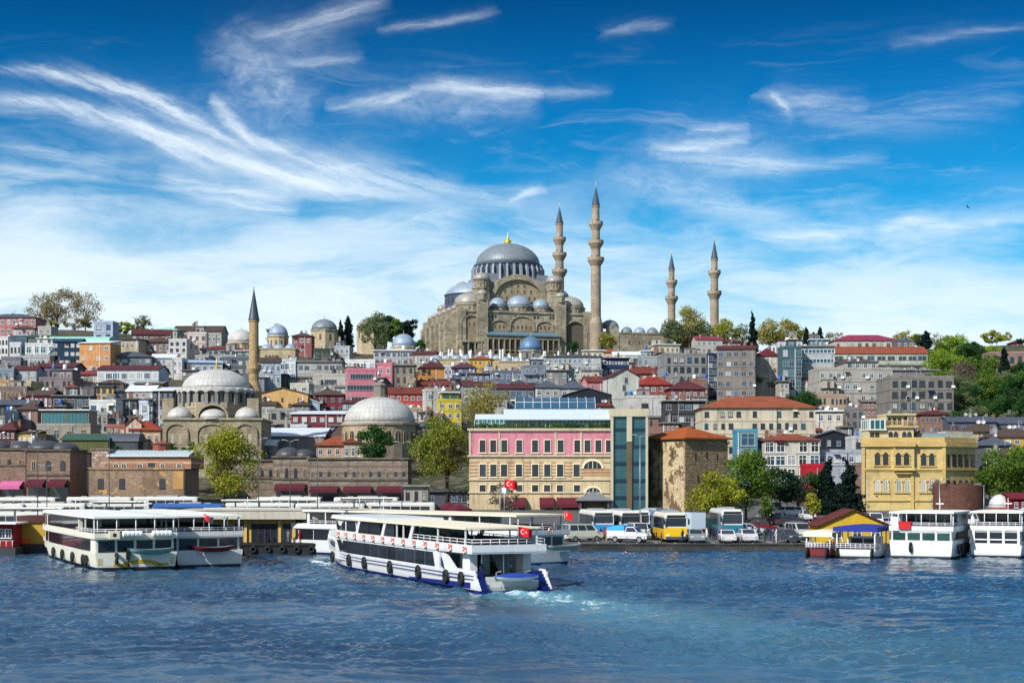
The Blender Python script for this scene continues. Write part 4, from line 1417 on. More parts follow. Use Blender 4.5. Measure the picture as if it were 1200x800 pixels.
def pink_hotel():
    d = 302.0
    x0, x1 = px2x(550, d), px2x(720, d)
    w = x1 - x0; dep = 20
    zb = gz(0, d) - .8
    z = lambda py: py2z(py, d) - zb
    r = thing('hotel', 'long pink and cream four storey hotel with dark green windows and a glazed roof terrace', 'hotel', ((x0 + x1) / 2, d + dep / 2, zb), 0)
    X0, X1, Y0, Y1 = -w / 2, w / 2, -dep / 2, dep / 2
    px = lambda p: (p - 635) / 170 * w
    pink = wall(238, 142, 160, .42); cream = wall(232, 206, 156, .5); salmon = wall(204, 142, 104, .4)
    b = MB()
    b.box(X0, X1, Y0, Y1, z(534), z(503), 0)
    b.build('upper_wall', [pink], r)
    sw = MB(); sw.box(X0, X1, Y0, Y1, 0, z(534))
    b = MB()
    for yy in (541.5, 545.5, 549.5, 553.5, 557.5):
        segs = [(550, 561.5)] + [(570, 573.5), (582.5, 586), (594, 603.5), (613, 622.5), (631.5, 636.5), (646, 651.5), (660.5, 671), (681, 683)] if yy < 559 else []
        for a, c in segs: b.box(px(a), px(c), Y0 - .05, Y0 + .1, z(yy + .7), z(yy - .7), 0)
    for yy in (545.5, 549.5): b.box(px(683), px(719), Y0 - .05, Y0 + .1, z(yy + .7) - .75, z(yy - .7) - .75, 0)
    for yy in (541.8, 552.5, 556.5): b.box(px(707 if yy < 545 else 684), px(719), Y0 - .055, Y0 + .1, z(yy + .7), z(yy - .7), 0)
    o_ = len(sw.v); sw.v += b.v; sw.f += [tuple(i + o_ for i in f) for f in b.f]; sw.m += [1] * len(b.f); sw.s += b.s
    lw = sw.build('lower_wall', [cream, salmon], r)
    b = MB()
    for yy, t, pr in ((534, .35, .35), (562, .2, .25), (577, .2, .25), (503, .45, .4)):
        b.box(X0 - pr, X1 + .01, Y0 - pr, Y1, z(yy) - t / 2, z(yy) + t / 2)
    for k in range(70): b.box(X0 + k * w / 70, X0 + k * w / 70 + .16, Y0 - .34, Y0, z(505.5), z(503.7))
    for p in (550.7, 585, 651, 681): b.box(px(p) - .2, px(p) + .2, Y0 - .12, Y0, z(534), z(503) - .2)
    b.build('cornice', [wall(226, 204, 168, .3)], r)
    # windows
    def sash(p0, p1, y0, y1, parent=r, k='ck'):
        q = wnd('dk', parent, (px(p0) + px(p1)) / 2, Y0, z(y1), px(p1) - px(p0), z(y0) - z(y1))
        f = MB(); ww, hh = (px(p1) - px(p0)) / 2, z(y0) - z(y1)
        cxx = 0
        f.box(-ww - .12, -ww - .004, -.14, .05, -.25, hh + .1); f.box(ww + .004, ww + .12, -.14, .05, -.25, hh + .1); f.box(-ww - .14, ww + .14, -.16, .05, hh + .005, hh + .16); f.box(-ww - .3, ww + .3, -.22, .05, -.28, -.06)
        fo = f.build('window_surround', [M_CREAM], r, ((px(p0) + px(p1)) / 2, Y0, z(y1)))
    for p in (562, 574.5, 587.5, 605, 623.5, 638, 653.5, 673, 685, 697.7, 710):
        sash(p, p + 7, 515.5, 529.5)
    for p in (562, 574.5, 587, 604.5, 623.5, 637.7, 652.7, 672):
        sash(p, p + 7.4, 544, 558)
    for p in (562, 574.5, 605, 623.5, 637.5, 652.5, 672.5): sash(p, p + 7.2, 568, 575.5)
    # two half-round windows over the porch
    for yy, yb_, p0, p1 in ((539, 549, 684, 705), (573, 579, 686, 704)):
        cx, ww = (px(p0) + px(p1)) / 2, px(p1) - px(p0)
        f = MB()
        o = [(ww / 2 * 1.22 * cos(a), ww / 2 * 1.05 * sin(a) + .05) for a in np.linspace(0, pi, 15)]; i2 = [(ww / 2 * cos(a), ww / 2 * .85 * sin(a) + .05) for a in np.linspace(0, pi, 15)]
        for k in range(14): f.xz([i2[k], o[k], o[k + 1], i2[k + 1]], -.2, .05, 0)
        fo = f.build('arched_window_frame', [M_CREAM], r, (cx, Y0, z(yb_)))
        g = MB(); g.xz(i2, -.06, .04, 0); g.box(-.06, .06, -.12, -.05, .06, ww * .42, 1); g.box(-ww * .24 - .05, -ww * .24, -.12, -.05, .06, ww * .34, 1); g.box(ww * .24, ww * .24 + .05, -.12, -.05, .06, ww * .34, 1)
        g.build('pane', [M_GLASS, M_CREAM], fo)
    # ground floor arches with dark red awnings
    for p0, p1 in ((586, 596), (602, 615), (633, 648), (653, 682)):
        cx, ww = (px(p0) + px(p1)) / 2, px(p1) - px(p0)
        f = MB(); f.xz([(-ww / 2, -3.4), (ww / 2, -3.4)] + [(ww / 2 * cos(a), min(ww * .5, 1.4) * sin(a)) for a in np.linspace(0, pi, 12)], -.04, .06, 0)
        f.build('doorway', [M_GLASS], r, (cx, Y0, z(591)))
        f = MB()
        for k in range(8):
            a0, a1 = pi / 16 * k, pi / 16 * (k + 1)
            f.poly([(-ww / 2 - .15, -1.5 * sin(pi / 2 - a0) - .02, 1.5 * sin(a0) - .1), (ww / 2 + .15, -1.5 * sin(pi / 2 - a0) - .02, 1.5 * sin(a0) - .1), (ww / 2 + .15, -1.5 * sin(pi / 2 - a1) - .02, 1.5 * sin(a1) - .1), (-ww / 2 - .15, -1.5 * sin(pi / 2 - a1) - .02, 1.5 * sin(a1) - .1)], 0, True)
        f.poly([(-ww / 2 - .15, -1.52, -.1), (-ww / 2 - .15, -1.52, -.55), (ww / 2 + .15, -1.52, -.55), (ww / 2 + .15, -1.52, -.1)][::-1], 0)
        f.build('awning', [M_MAROON], r, (cx, Y0, z(591)))
    # glazed terrace and its canopy
    b = MB(); b.box(px(556), px(718), Y0 + 1.2, Y1 - 1, z(503) + .2, z(491), 0)
    te = b.build('terrace_glazing', [M_TGLASS], r)
    b = MB()
    for k in range(34): xx = px(556) + k * (px(718) - px(556)) / 33; b.box(xx - .04, xx + .04, Y0 + 1.12, Y0 + 1.2, z(503) + .2, z(491))
    b.box(px(556), px(718), Y0 + 1.05, Y0 + 1.2, z(496) - .05, z(496) + .05)
    b.build('mullion', [M_WHITE], te)
    b = MB()
    b.yz([(Y0 + .2, z(490.5)), (Y0 + 7, z(490.5) + 2.2), (Y1, z(490.5) + 2.2), (Y1, z(490.5) + 1.9), (Y0 + 7, z(490.5) + 1.9), (Y0 + .2, z(490.5) - .2)][::-1], px(590), px(719))
    b.yz([(Y0 + 3, z(490.5)), (Y0 + 7, z(490.5) + 1.2), (Y1, z(490.5) + 1.2), (Y1, z(490.5) + 1.0), (Y0 + 7, z(490.5) + 1.0), (Y0 + 3, z(490.5) - .2)][::-1], px(556), px(590))
    b.build('canopy', [plain('pale_canopy', rgb(196, 208, 212), .5)], r)
    # barrel of blue glass on the roof
    yv = Y0 + 11; b = MB(); R_ = 2.6
    zv = z(490) + 2.3 - .1; hv = py2z(466, d + dep / 2 + 2) - zb - zv
    pts = [(yv - R_ * 1.4 * cos(a), zv + hv * sin(a)) for a in np.linspace(0, pi, 14)]
    b.yz(pts, px(604), px(700)); va = b.build('skylight', [M_BGLASS], r)
    b = MB()
    for k in range(10):
        xx = px(604) + k * (px(700) - px(604)) / 9
        pp = [(yv - (R_ * 1.4 + .08) * cos(a), zv + (hv + .08) * sin(a)) for a in np.linspace(0, pi, 14)]
        for e in range(13): b.tube((xx, pp[e][0], pp[e][1]), (xx, pp[e + 1][0], pp[e + 1][1]), .06, n=4)
    b.tube((px(604), yv - R_ * 1.25, zv + hv * .55), (px(700), yv - R_ * 1.25, zv + hv * .55), .06, n=4)
    b.build('rib', [M_WHITE], va)
    # planting along the parapet
    hd = MB(); rr = random.Random(5)
    for k in range(900):
        x = rr.uniform(X0 + .3, X1 - .3); yy = Y0 + rr.uniform(.25, .9); zz = z(503) + .25 + rr.random() ** 1.5 * .9
        a = rr.uniform(0, 6.28); s_ = rr.uniform(.12, .26)
        hd.poly([(x - s_ * cos(a), yy - s_ * sin(a), zz - s_ * .6), (x + s_ * cos(a), yy + s_ * sin(a), zz - s_ * .4), (x + s_ * cos(a) * .5, yy, zz + s_), (x - s_ * cos(a) * .6, yy, zz + s_ * .8)])
    hd.build('planter_greenery', [leafm('terrace_leaves', rgb(40, 66, 30), rgb(84, 104, 48))], r)
    # porch with a grey hipped roof
    b = MB(); cx = px(695)
    b.hip(cx - 3.0, cx + 3.0, Y0 - 5.2, Y0 - .05, z(586), 1.5, 0, .5)
    for sx in (-2.7, 2.7):
        for yy in (-5, -2.5): b.box(cx + sx - .22, cx + sx + .22, Y0 + yy - .2, Y0 + yy + .2, 0, z(586), 1)
    b.build('porch', [plain('porch_slate', rgb(112, 116, 122), .7), M_DGREY], r)
    # side windows
    for k in range(5):
        for y0, y1 in ((515.5, 529.5), (544, 558)): wnd('ck', r, X0, Y0 + 3 + k * 3.6, z(y1), 1.2, z(y0) - z(y1), -pi / 2)


pink_hotel()


def glass_tower():
    d = 297.0
    x0, x1 = px2x(717, d), px2x(759, d); w = x1 - x0
    zb = gz(20, d) - .6; z = lambda py: py2z(py, d) - zb
    r = thing('stair_tower', 'tall blue glass stair tower with cream frame between the pink hotel and the stone tower', 'tower', ((x0 + x1) / 2, d + 5, zb))
    fr = wall(216, 204, 170, .2)
    b = MB(); h = z(479)
    b.box(-w / 2, w / 2, -3.6, 5, 0, h - 1.4, 0)
    for k in range(1, 6):
        b.box(-w / 2 + .36, -.51, -3.72, -3.5, h * k / 6.2 - .35, h * k / 6.2 + .35, 1); b.box(.51, w / 2 - .31, -3.72, -3.5, h * k / 6.2 - .35, h * k / 6.2 + .35, 1)
    b.build('glazing', [glass('tower_glass', rgb(44, 84, 92)), glass('dark_spandrel', rgb(18, 46, 62), .25)], r)
    b = MB()
    b.box(-w / 2 - .1, w / 2 + .1, -4.2, 5.1, h - 1.4, h + .1); b.box(-w / 2 - .15, -w / 2 + .35, -4.1, -3.5, 0, h - 1.41); b.box(w / 2 - .3, w / 2 + .15, -4.1, -3.5, 0, h - 1.41)
    b.box(-.5, .5, -4.15, -3.5, h - 6.3, h - 1.41)
    b.build('frame', [fr], r)
    b = MB(); b.box(-.5, .5, -4.0, -3.5, 0, h - 6.31); b.build('central_pier', [wall(126, 104, 74, .3)], r)
    b = MB()
    for k in range(19):
        zz = h * (k + .5) / 20
        b.box(-w / 2 + .36, -.52, -3.66, -3.5, zz - .03, zz + .03); b.box(.52, w / 2 - .31, -3.66, -3.5, zz - .03, zz + .03)
    for s in (-1, 1):
        b.box(s * w * .27 - .04, s * w * .27 + .04, -3.68, -3.5, 0, h - 1.45)
    b.build('mullion', [plain('steel_mullion', rgb(108, 128, 138), .4, .4)], r)


glass_tower()


def stone_tower():
    d = 296.0
    cx = px2x(803, d); zb = gz(cx, d) - .6
    z = lambda py: py2z(py, d) - zb
    a = 43 / F * d; c = 55 / F * d
    th = radians(34)
    # corner of the tower faces the camera; left face short, right face long
    L, R_ = a / sin(radians(56)) * 1.02, c / cos(th) * 1.02
    r = thing('stone_tower', 'massive weathered stone tower with a shallow orange tiled roof, its corner towards the water', 'tower', (cx, d, zb), th)
    h = z(514)
    L = a / sin(th); R_ = c / cos(th)
    b = MB(); b.box(0, R_, 0, L, 0, h)
    b.build('wall', [stone('rubble_tower', rgb(186, 164, 128), rgb(142, 120, 92), rgb(98, 84, 66), .75, .38, .05, .6, patch=(.55, .60, rgb(84, 70, 56)), bump=.8)], r)
    # a paler, patchy facing laid over the left face only
    rr = random.Random(2)
    b = MB()
    b.box(-.06, -.002, .4, L - .1, .2, h - .3)
    b.build('pale_left_facing', [stone('pale_patchy_facing', rgb(212, 196, 158), rgb(188, 168, 130), rgb(160, 138, 106), .9, .42, .02, .6, patch=(.42, .50, rgb(112, 92, 70)), bump=.9)], r)
    b = MB(); b.hip(0, R_, 0, L, h, z(502) - h + .3, 0, .75, .25); b.build('roof', [tiles(214, 96, 44)], r)
    for k, (u, zz) in enumerate(((.24, .72), (.5, .74), (.75, .72), (.3, .42), (.42, .42), (.6, .45), (.7, .2))):
        q = MB(); q.box(-.12, .12, -.05, .1, 0, 1.4); q.build('arrow_slit', [M_BLACK], r, (R_ * u, 0, h * zz))
    for u, zz in ((.3, .75), (.62, .78), (.45, .4)):
        q = MB(); q.box(-.12, .05, -.12, .12, 0, 1.3); q.build('arrow_slit', [M_BLACK], r, (0, L * u, h * zz))


stone_tower()


def yellow_bank():
    d = 300.0
    x0, x1 = px2x(1011, d), px2x(1107, d); w = x1 - x0
    zb = gz(80, d) - .8; z = lambda py: py2z(py, d) - zb
    r = thing('palatial_building', 'ornate yellow stone building with arched windows, a canted right wing and a rooftop pavilion', 'office', ((x0 + x1) / 2, d, zb))
    yel = stone('ochre_ashlar', rgb(218, 194, 134), rgb(202, 178, 120), rgb(180, 158, 106), 1.1, .5, .015, .48, bump=.15)
    tr = stone('ochre_trim', rgb(216, 188, 124), rgb(200, 170, 108), rgb(180, 150, 92), 1.6, .4, .01, .35, bump=.1)
    X0, X1 = -w / 2, w / 2
    h = z(520)
    px = lambda p: (p - 1059) / 96 * w
    wing = 47 / F * d
    an = radians(38)
    ww = wing / cos(an)
    wx, wy = X1 + ww * cos(an), ww * sin(an)
    b = MB()
    b.prism([(X0, 0), (X1, 0), (wx, wy), (wx, wy + 8), (X0 + 3.5, wy + 8)], 0, h)
    b.box(px(1047), px(1070), -.9, .1, z(549), h)          # shallow oriel
    b.build('wall', [yel], r)
    b = MB()
    for yy, t, pr in ((520.5, .9, .5), (549.5, .35, .3), (586, .3, .25), (551.5, .15, .15)):
        zz = z(yy)
        p = pr
        b.prism([(X0 - p, -p), (X1 + p * .3, -p), (wx + p, wy - p * .6), (wx + p, wy + 8.2), (X0 - p + 3.5, wy + 8.2)], zz - t / 2, zz + t / 2)
    b.box(px(1046), px(1071), -1.3, -.5, z(549.5) - .25, z(549.5) + .2); b.box(px(1046), px(1071), -1.4, -.5, z(520.5) - .45, z(520.5) + .5)
    b.box(px(1049), px(1068), -.8, -.3, z(549.5) - .9, z(549.5) - .26)
    for p in (1011.5, 1069, 1106): b.box(px(p) - .3, px(p) + .3, -.28, .05, 0, h)
    b.prism([(X0 - .1, -.1), (X1, -.1), (wx, wy), (wx, wy + 8), (X0 + 3.5, wy + 8)], h + .4, h + 1.3, 0)
    b.build('cornice', [tr], r)
    def win(p, y0, y1, k, yf=0., wpx=6.5):
        q = wnd(k, r, px(p + wpx / 2), yf, z(y1), px(p + wpx) - px(p), z(y0) - z(y1))
        f = MB(); hw, hh = (px(p + wpx) - px(p)) / 2, z(y0) - z(y1)
        f.box(-hw - .22, -hw - .01, -.16, .02, -.1, hh * .8); f.box(hw + .01, hw + .22, -.16, .02, -.1, hh * .8); f.box(-hw - .3, hw + .3, -.25, .02, -.3, -.08)
        o = [((hw + .22) * cos(a), hh * .72 + hh * .40 * sin(a)) for a in np.linspace(0, pi, 9)]; i2 = [(hw * cos(a), hh * .70 + hh * .31 * sin(a)) for a in np.linspace(0, pi, 9)]
        for e in range(8): f.xz([i2[e], o[e], o[e + 1], i2[e + 1]], -.16, .02, 0)
        f.build('window_surround', [tr], r, (px(p + wpx / 2), yf, z(y1)))
    for p in (1025, 1034.5): win(p, 530, 544.5, 'dk')
    for p in (1048, 1057.5): win(p, 530.5, 544.5, 'dk', -.9)
    for p in (1079, 1088.5): win(p, 531, 545, 'dk')
    for p in (1025, 1034.3, 1050, 1060, 1078.5, 1088.2): win(p, 561, 576, 'clarch')
    for k, u in enumerate((.12, .27, .34, .46, .53, .66, .73, .86, .92)):
        wnd('dk1', r, X1 + ww * u * cos(an), ww * u * sin(an), z(546), .62, z(532) - z(546), an)
    for k, u in enumerate((.12, .3, .5, .7, .88)):
        wnd('dkarch', r, X1 + ww * u * cos(an), ww * u * sin(an), z(577), 1.0, z(562) - z(577), an)
    # pavilion storeys on the roof
    b = MB(); b.box(px(1019), px(1073), 1.5, 9, h + 1.0, z(500)); b.build('penthouse', [wall(224, 206, 160, .25)], r)
    pz = z(500); p2 = z(486)
    b = MB(); b.box(px(1041), px(1062), 2, 9, pz, p2); b.box(px(1041) - .1, px(1076), 1.3, 9.3, p2, p2 + .3); b.box(px(1040), px(1078), .9, 9.4, pz - .05, pz + .2); b.build('upper_pavilion', [wall(226, 204, 140, .25)], r)
    b = MB(); b.box(px(1019), px(1040), .9, 7.5, z(504), z(490)); gr = b.build('glass_room', [wall(196, 196, 180)], r)
    wnd('wt3', gr, px(1029.5), .9, z(503), px(1039) - px(1020), z(491) - z(503))
    wnd('wt3', gr, px(1019), 4.2, z(503), 5.6, z(491) - z(503), -pi / 2)
    for p in (1024, 1030): wnd('dk', r, px(p), 1.5, z(516), .8, 1.6)
    for p in (1046, 1052, 1062, 1068): wnd('dkarch', r, px(p), 1.5, z(517), .85, 2.0)
    for p in (1045, 1051, 1057): wnd('dk', r, px(p), 2.0, z(496), .7, 1.2)
    b = MB()
    for k in range(16):
        xx = px(1042) + k * (px(1076) - px(1042)) / 15; b.box(xx - .04, xx + .04, .95, 1.03, pz + .2, pz + 1.1)
    b.box(px(1042), px(1077), .93, 1.05, pz + 1.1, pz + 1.2); b.box(px(1074), px(1076), 1.6, 1.9, pz + .2, p2); b.box(px(1066), px(1067), 1.6, 1.8, pz + .2, p2)
    b.build('balustrade', [M_TAN], r)
    b = MB(); b.box(px(1084), px(1115), 2, 6, h + 1.3, h + 2.2); b.build('roof_screen', [glass('grey_screen', rgb(110, 126, 130), .4)], r)
    b = MB(); b.prism([(px(1113), 3), (px(1152), 6.5), (px(1152), 9), (px(1113), 9)], h + 1.3, h + 2.6); b.build('roof_wall', [wall(214, 212, 196)], r)


yellow_bank()


def brick_han():
    # banded brick market hall on the left with a pale lead roof
    d = 300.0
    x0, x1 = px2x(104, d), px2x(222, d); w = x1 - x0
    zb = gz(-70, d) - .8; z = lambda py: py2z(py, d) - zb
    r = thing('market_hall', 'banded red brick market hall with a pale roof, left of the yellow green tree', 'market hall', ((x0 + x1) / 2, d + 7, zb))
    px = lambda p: (p - 163) / 118 * w
    up = stone('red_banded_brick', rgb(168, 96, 70), rgb(146, 80, 58), rgb(200, 176, 146), .5, .2, .02, .35, band=(1.25, .34, rgb(206, 182, 146)))
    lo = stone('patched_brick', rgb(172, 142, 116), rgb(130, 104, 86), rgb(156, 140, 120), .6, .22, .03, .75, patch=(.3, .58, rgb(190, 152, 104)))
    b = MB(); b.box(px(124), px(222), -5.5, 7, z(549), z(533)); b.build('upper_wall', [up], r)
    b = MB(); b.box(px(104), px(216), -7, 7, 0, z(549)); b.box(px(104), px(216), -7.2, -6.8, z(549) - .2, z(549) + .3); b.box(px(104), px(222), -5.6, 6.9, z(549), z(549) + .1); b.build('lower_wall', [lo], r)
    b = MB(); b.box(px(104), px(124), -5, 7, z(549), z(526)); b.box(px(103), px(125), -5.3, 7.2, z(526), z(525)); wl = b.build('end_bay', [stone('checked_brick', rgb(140, 108, 92), rgb(206, 186, 166), rgb(110, 90, 80), .7, .5, .03, .3)], r)
    b = MB(); b.yz([(-6, z(533)), (0, z(526.5)), (7, z(526.5)), (7, z(526.5) - .3), (0, z(527.5) - .3), (-6, z(533) - .3)][::-1], px(123), px(220))
    for k in range(22): xx = px(123) + k * (px(220) - px(123)) / 21; b.tube((xx, -6, z(533) + .02), (xx, 0, z(526.5) + .02), .06, n=4)
    b.build('roof', [plain('pale_lead_roof', rgb(200, 212, 214), .5, .1)], r)
    b = MB(); b.lathe([(1.7, z(528)), (1.7, z(519.5)), (2.0, z(519)), (2.0, z(518.5)), (.1, z(515))], 8, px(178), 1, 0, False); b.build('brick_turret', [wall(160, 86, 68)], r)
    for p in (134, 143, 162, 188.5, 208):
        wnd('ckarch', r, px(p), -5.5, z(549), 1.05, z(542.5) - z(549))
    wnd('tk1', r, px(175.5), -5.5, z(551), 1.7, z(541.5) - z(551), name='door')
    for p in (118, 143, 190): wnd('dk', r, px(p), -7, z(572), 1.1, 1.9)
    b = MB(); b.box(px(203), px(215), -7.12, -6.9, z(573), z(552)); b.build('plaster_patch', [wall(226, 166, 96)], r)
    b = MB()
    for k in range(30):
        xx = px(124) + k * (px(214) - px(124)) / 29; b.box(xx - .03, xx + .03, -6.9, -6.84, z(549) + .3, z(549) + 1.1)
    b.box(px(124), px(214), -6.92, -6.82, z(549) + 1.1, z(549) + 1.17); b.build('railing', [M_DGREY], r)


brick_han()


def old_han(x0_, x1_, yt, d, label, bands, win_n, wy, roofs, wallm, awn=None, dark=None):
    x0, x1 = px2x(x0_, d), px2x(x1_, d); w = x1 - x0
    zb = gz((x0 + x1) / 2, d) - .8; z = lambda py: py2z(py, d) - zb
    r = thing('old_market_building', label, 'market building', ((x0 + x1) / 2, d + 6, zb))
    h = z(yt)
    b = MB(); b.box(-w / 2, w / 2, -6, 6, 0, h); b.build('wall', [wallm], r)
    b = MB()
    b.box(-w / 2 - .3, w / 2 + .3, -6.35, 6.2, h, h + .35)
    for yy in bands: b.box(-w / 2 - .1, w / 2 + .1, -6.2, -5.9, z(yy) - .15, z(yy) + .15)
    b.build('cornice', [stone('han_cornice', rgb(120, 112, 98), rgb(98, 90, 80), rgb(70, 64, 58), 1.2, .5, .02, .6)], r)
    for k in range(win_n):
        x = -w / 2 + (k + .5) * w / win_n
        wnd('dkarch' if k % 3 else 'tkarch', r, x, -6, z(wy[1]), min(w / win_n * .34, 1.3), z(wy[0]) - z(wy[1]))
    for rf in roofs:
        if rf[0] == 'dome':
            dome_part(r, -w / 2 + rf[1] * w, rf[4] if len(rf) > 4 else -1, h + .3, rf[2], rf[3], lead('dark_weathered_lead', rgb(74, 74, 80), 24), 24, fin=False)
        else:
            b = MB(); b.hip(-w / 2 + rf[1] * w, -w / 2 + rf[2] * w, -5.5, 6, h + .36, rf[3], 0, .3); b.build('roof', [rf[4]], r)
    if awn:
        for k in range(awn[0]):
            b = MB(); xa = -w / 2 + (k + .08) * w / awn[0]; xb = -w / 2 + (k + .92) * w / awn[0]
            b.yz([(-8.6, z(awn[2])), (-6.0, z(awn[1])), (-6.0, z(awn[1]) + .12), (-8.65, z(awn[2]) + .12)][::-1], xa, xb); b.box(xa, xb, -8.66, -8.6, z(awn[2]) - .5, z(awn[2]) + .1)
            b.build('awning', [awn[3] if not isinstance(awn[3], list) else awn[3][k % len(awn[3])]], r)
            s = MB(); s.box(xa, xb, -6.06, -5.95, .3, z(awn[2])); s.build('shopfront', [M_GLASS], r)
    return r


HAN_A = stone('reddish_han_masonry', rgb(164, 138, 118), rgb(130, 110, 98), rgb(104, 92, 84), .7, .3, .04, .6)
HAN_B = stone('grey_brown_han_masonry', rgb(164, 154, 140), rgb(134, 122, 110), rgb(90, 84, 76), .8, .36, .04, .65, band=(1.4, .30, rgb(122, 98, 84)))
M_DARKAWN = plain('wine_canvas', rgb(84, 26, 40), .85)
M_PINKAWN = plain('pink_canvas', rgb(196, 100, 146), .8)
old_han(-60, 30, 527, 312, 'weathered brick market building at the far left edge with a pink awning', (545,), 7, (538, 544), (('dome', .25, 2.6, 1.6), ('dome', .55, 2.6, 1.6), ('dome', .85, 2.6, 1.6)), HAN_A, (3, 564, 570, [M_DARKAWN, M_DARKAWN, M_PINKAWN]))
old_han(31, 82, 528, 306, 'two storey brick market building with dark low domes and tall windows', (556,), 3, (539, 551), (('dome', .25, 3.6, 1.9), ('dome', .7, 3.0, 1.5)), HAN_A, (2, 562, 568, M_DARKAWN))
old_han(82, 106, 530, 326, 'dark shaded gap building between the brick market and the banded brick hall', (548,), 2, (540, 550), (), wall(70, 66, 66))  # plastered dark grey all over
old_han(320, 362, 536, 316, 'short stone market building with two tall dark arches', (561,), 4, (548, 560), (('dome', .3, 2.8, 2.0, 1), ('dome', .75, 2.4, 1.6, 1)), HAN_B, (1, 567, 572, M_DARKAWN))
old_han(361, 478, 538, 312, 'long grey stone market wall with small arched windows and maroon awnings', (562,), 12, (552, 558), (), HAN_B, (3, 570, 574, M_DARKAWN))
old_han(262, 322, 540, 322, 'low stone market building behind the yellow green tree', (560,), 6, (550, 558), (), HAN_B)

# ------------------------------------------------------------------ the town on the hill
# x0, x1, y of the eaves, y of the visible foot, wall colour, label, keyword options  (photograph pixels)
RT = (150, 66, 54); RM = (112, 54, 58); RO = (188, 88, 62); RB = (104, 78, 70); RS = (78, 76, 84); RP = (172, 66, 84)
MR = lambda n, c: plain(n, c, .6, .05, var=.2, sc=.6)
M_TURQ = MR('turquoise_sheet_roof', rgb(150, 196, 182)); M_PALEROOF = MR('pale_sheet_roof', rgb(206, 212, 216)); M_SLATE = MR('slate_grey_roof', rgb(74, 80, 92)); M_BLUEROOF = MR('blue_grey_roof', rgb(160, 182, 208)); M_GREENROOF = MR('dark_green_roof', rgb(52, 84, 70)); M_NAVYROOF = MR('navy_roof', rgb(36, 48, 84)); M_TEALCLAD = MR('dark_teal_cladding', rgb(14, 62, 92))
B = bld
# --- far left, from the ridge down
B(-18, 46, 372, 393, (206, 128, 128), 'pink ridge top building with a grey roof, at the far left beside the bare tree', rows=2, cols=9, win='wk', roof='hip', rm=M_SLATE, rh=3.0, name='long_building')
B(16, 42, 385, 395, (214, 186, 178), 'low cream house with a rounded front just below the pink ridge top building', rows=1, cols=5, roof='hip', rm=RB, ex='clean')
B(111, 136, 378, 400, (176, 196, 220), 'pale blue end wall block on the ridge right of the bare tree', rows=2, cols=2, win='dk', roof='flat', ex='clean')
B(180, 214, 387, 397, (190, 186, 160), 'long low building with a pale green copper roof on the left skyline', rows=1, cols=6, roof='hip', rm=M_TURQ, rh=2.2, ex='clean')
B(205, 262, 388, 400, (178, 170, 160), 'low dun ridge house right of the green copper roof', rows=1, cols=5, roof='gablex', rm=RB)
B(46, 64, 384, 398, (190, 182, 170), 'narrow grey ridge house between the pink building and the pale dome', rows=2, cols=2)
B(0, 14, 396, 416, (228, 226, 224), 'small white house with square windows at the left edge under the pink building', rows=2, cols=3, win='dk')
B(13, 32, 395, 403, (74, 108, 122), 'teal grey clad upper storey left of the white framed block', rows=1, cols=1, win='gb6', ww=.9, wh=.8, ex='clean')
B(13, 32, 403, 417, (208, 212, 216), 'white grey house with three dark windows below the teal grey storey', rows=1, cols=3, win='dk', ex='clean', hid=6)
B(32, 66, 395, 404, (120, 130, 120), 'dark green roofed shed behind the white framed block', rows=0, roof='gablex', rm=M_GREENROOF, rh=1.5, ex='clean')
B(31, 66, 404, 427, (236, 236, 234), 'white framed block with four green glazed bays on two floors', rows=2, cols=4, win='wt', ww=.72, wh=.72)
B(61, 131, 400, 408, (170, 168, 160), 'hall with a curved pale turquoise roof above the orange building', rows=0, roof='vault', rm=M_TURQ, rh=3.6, ex='clean', dep=16)
B(64, 97, 400, 429, (30, 66, 92), 'dark blue clad building with a row of bright white windows', rows=3, cols=5, win='wl', ww=.7, wh=.42, roof='gablex', rm=M_TEALCLAD, rh=1.6, ex='clean')
B(95, 137, 402, 437, (232, 160, 98), 'orange building with a slanted white roof edge and two pale windows', rows=3, cols=4, win='wl', ww=.5, wh=.4, roof='shed', rm=M_PALEROOF, rh=2.0, ex='gap clean', yaw=-8)
B(133, 170, 398, 414, (200, 176, 140), 'tan building under a long navy flat roof right of the orange building', rows=1, cols=6, roof='slab', rm=M_NAVYROOF, ex='clean')
B(150, 203, 392, 403, (150, 112, 100), 'low house with a red brown roof below the left skyline', rows=1, cols=6, roof='gablex', rm=RM)
B(166, 216, 401, 415, (150, 124, 112), 'broad brown hip roofed house left of the white corner house', rows=1, cols=6, roof='hip', rm=RB, rh=3)
B(199, 222, 399, 421, (222, 218, 216), 'white house with a brown doorway, left half of the white pair on the upper left', rows=3, cols=3, win='dk')
B(220, 243, 391, 421, (228, 214, 206), 'taller cream white corner house with brown framed windows on the upper left', rows=3, cols=3, win='tk', ex='band')
B(243, 262, 392, 402, (176, 176, 168), 'flat grey house on the ridge left of the broad pale dome', rows=1, cols=3)
B(24, 60, 419, 433, (196, 196, 198), 'grey white house with a rounded row of windows left of the maroon roofs', rows=1, cols=7, win='dk', ex='clean')
B(0, 26, 420, 434, (142, 138, 152), 'mauve grey flat house with washing on its terrace at the left edge', rows=1, cols=4)
B(125, 180, 418, 437, (120, 128, 140), 'slate grey house with a glazed band below the tan building', rows=1, cols=6, win='gl', roof='hip', rm=M_SLATE, rh=3, ww=.7)
B(178, 207, 419, 437, (206, 206, 204), 'white house with a pale pitched roof below the broad brown roof', rows=2, cols=5, roof='gablex', rm=M_PALEROOF, rh=2.0)
B(204, 216, 421, 440, (222, 220, 218), 'narrow white terrace house left of the blue grey flat roof', rows=2, cols=2)
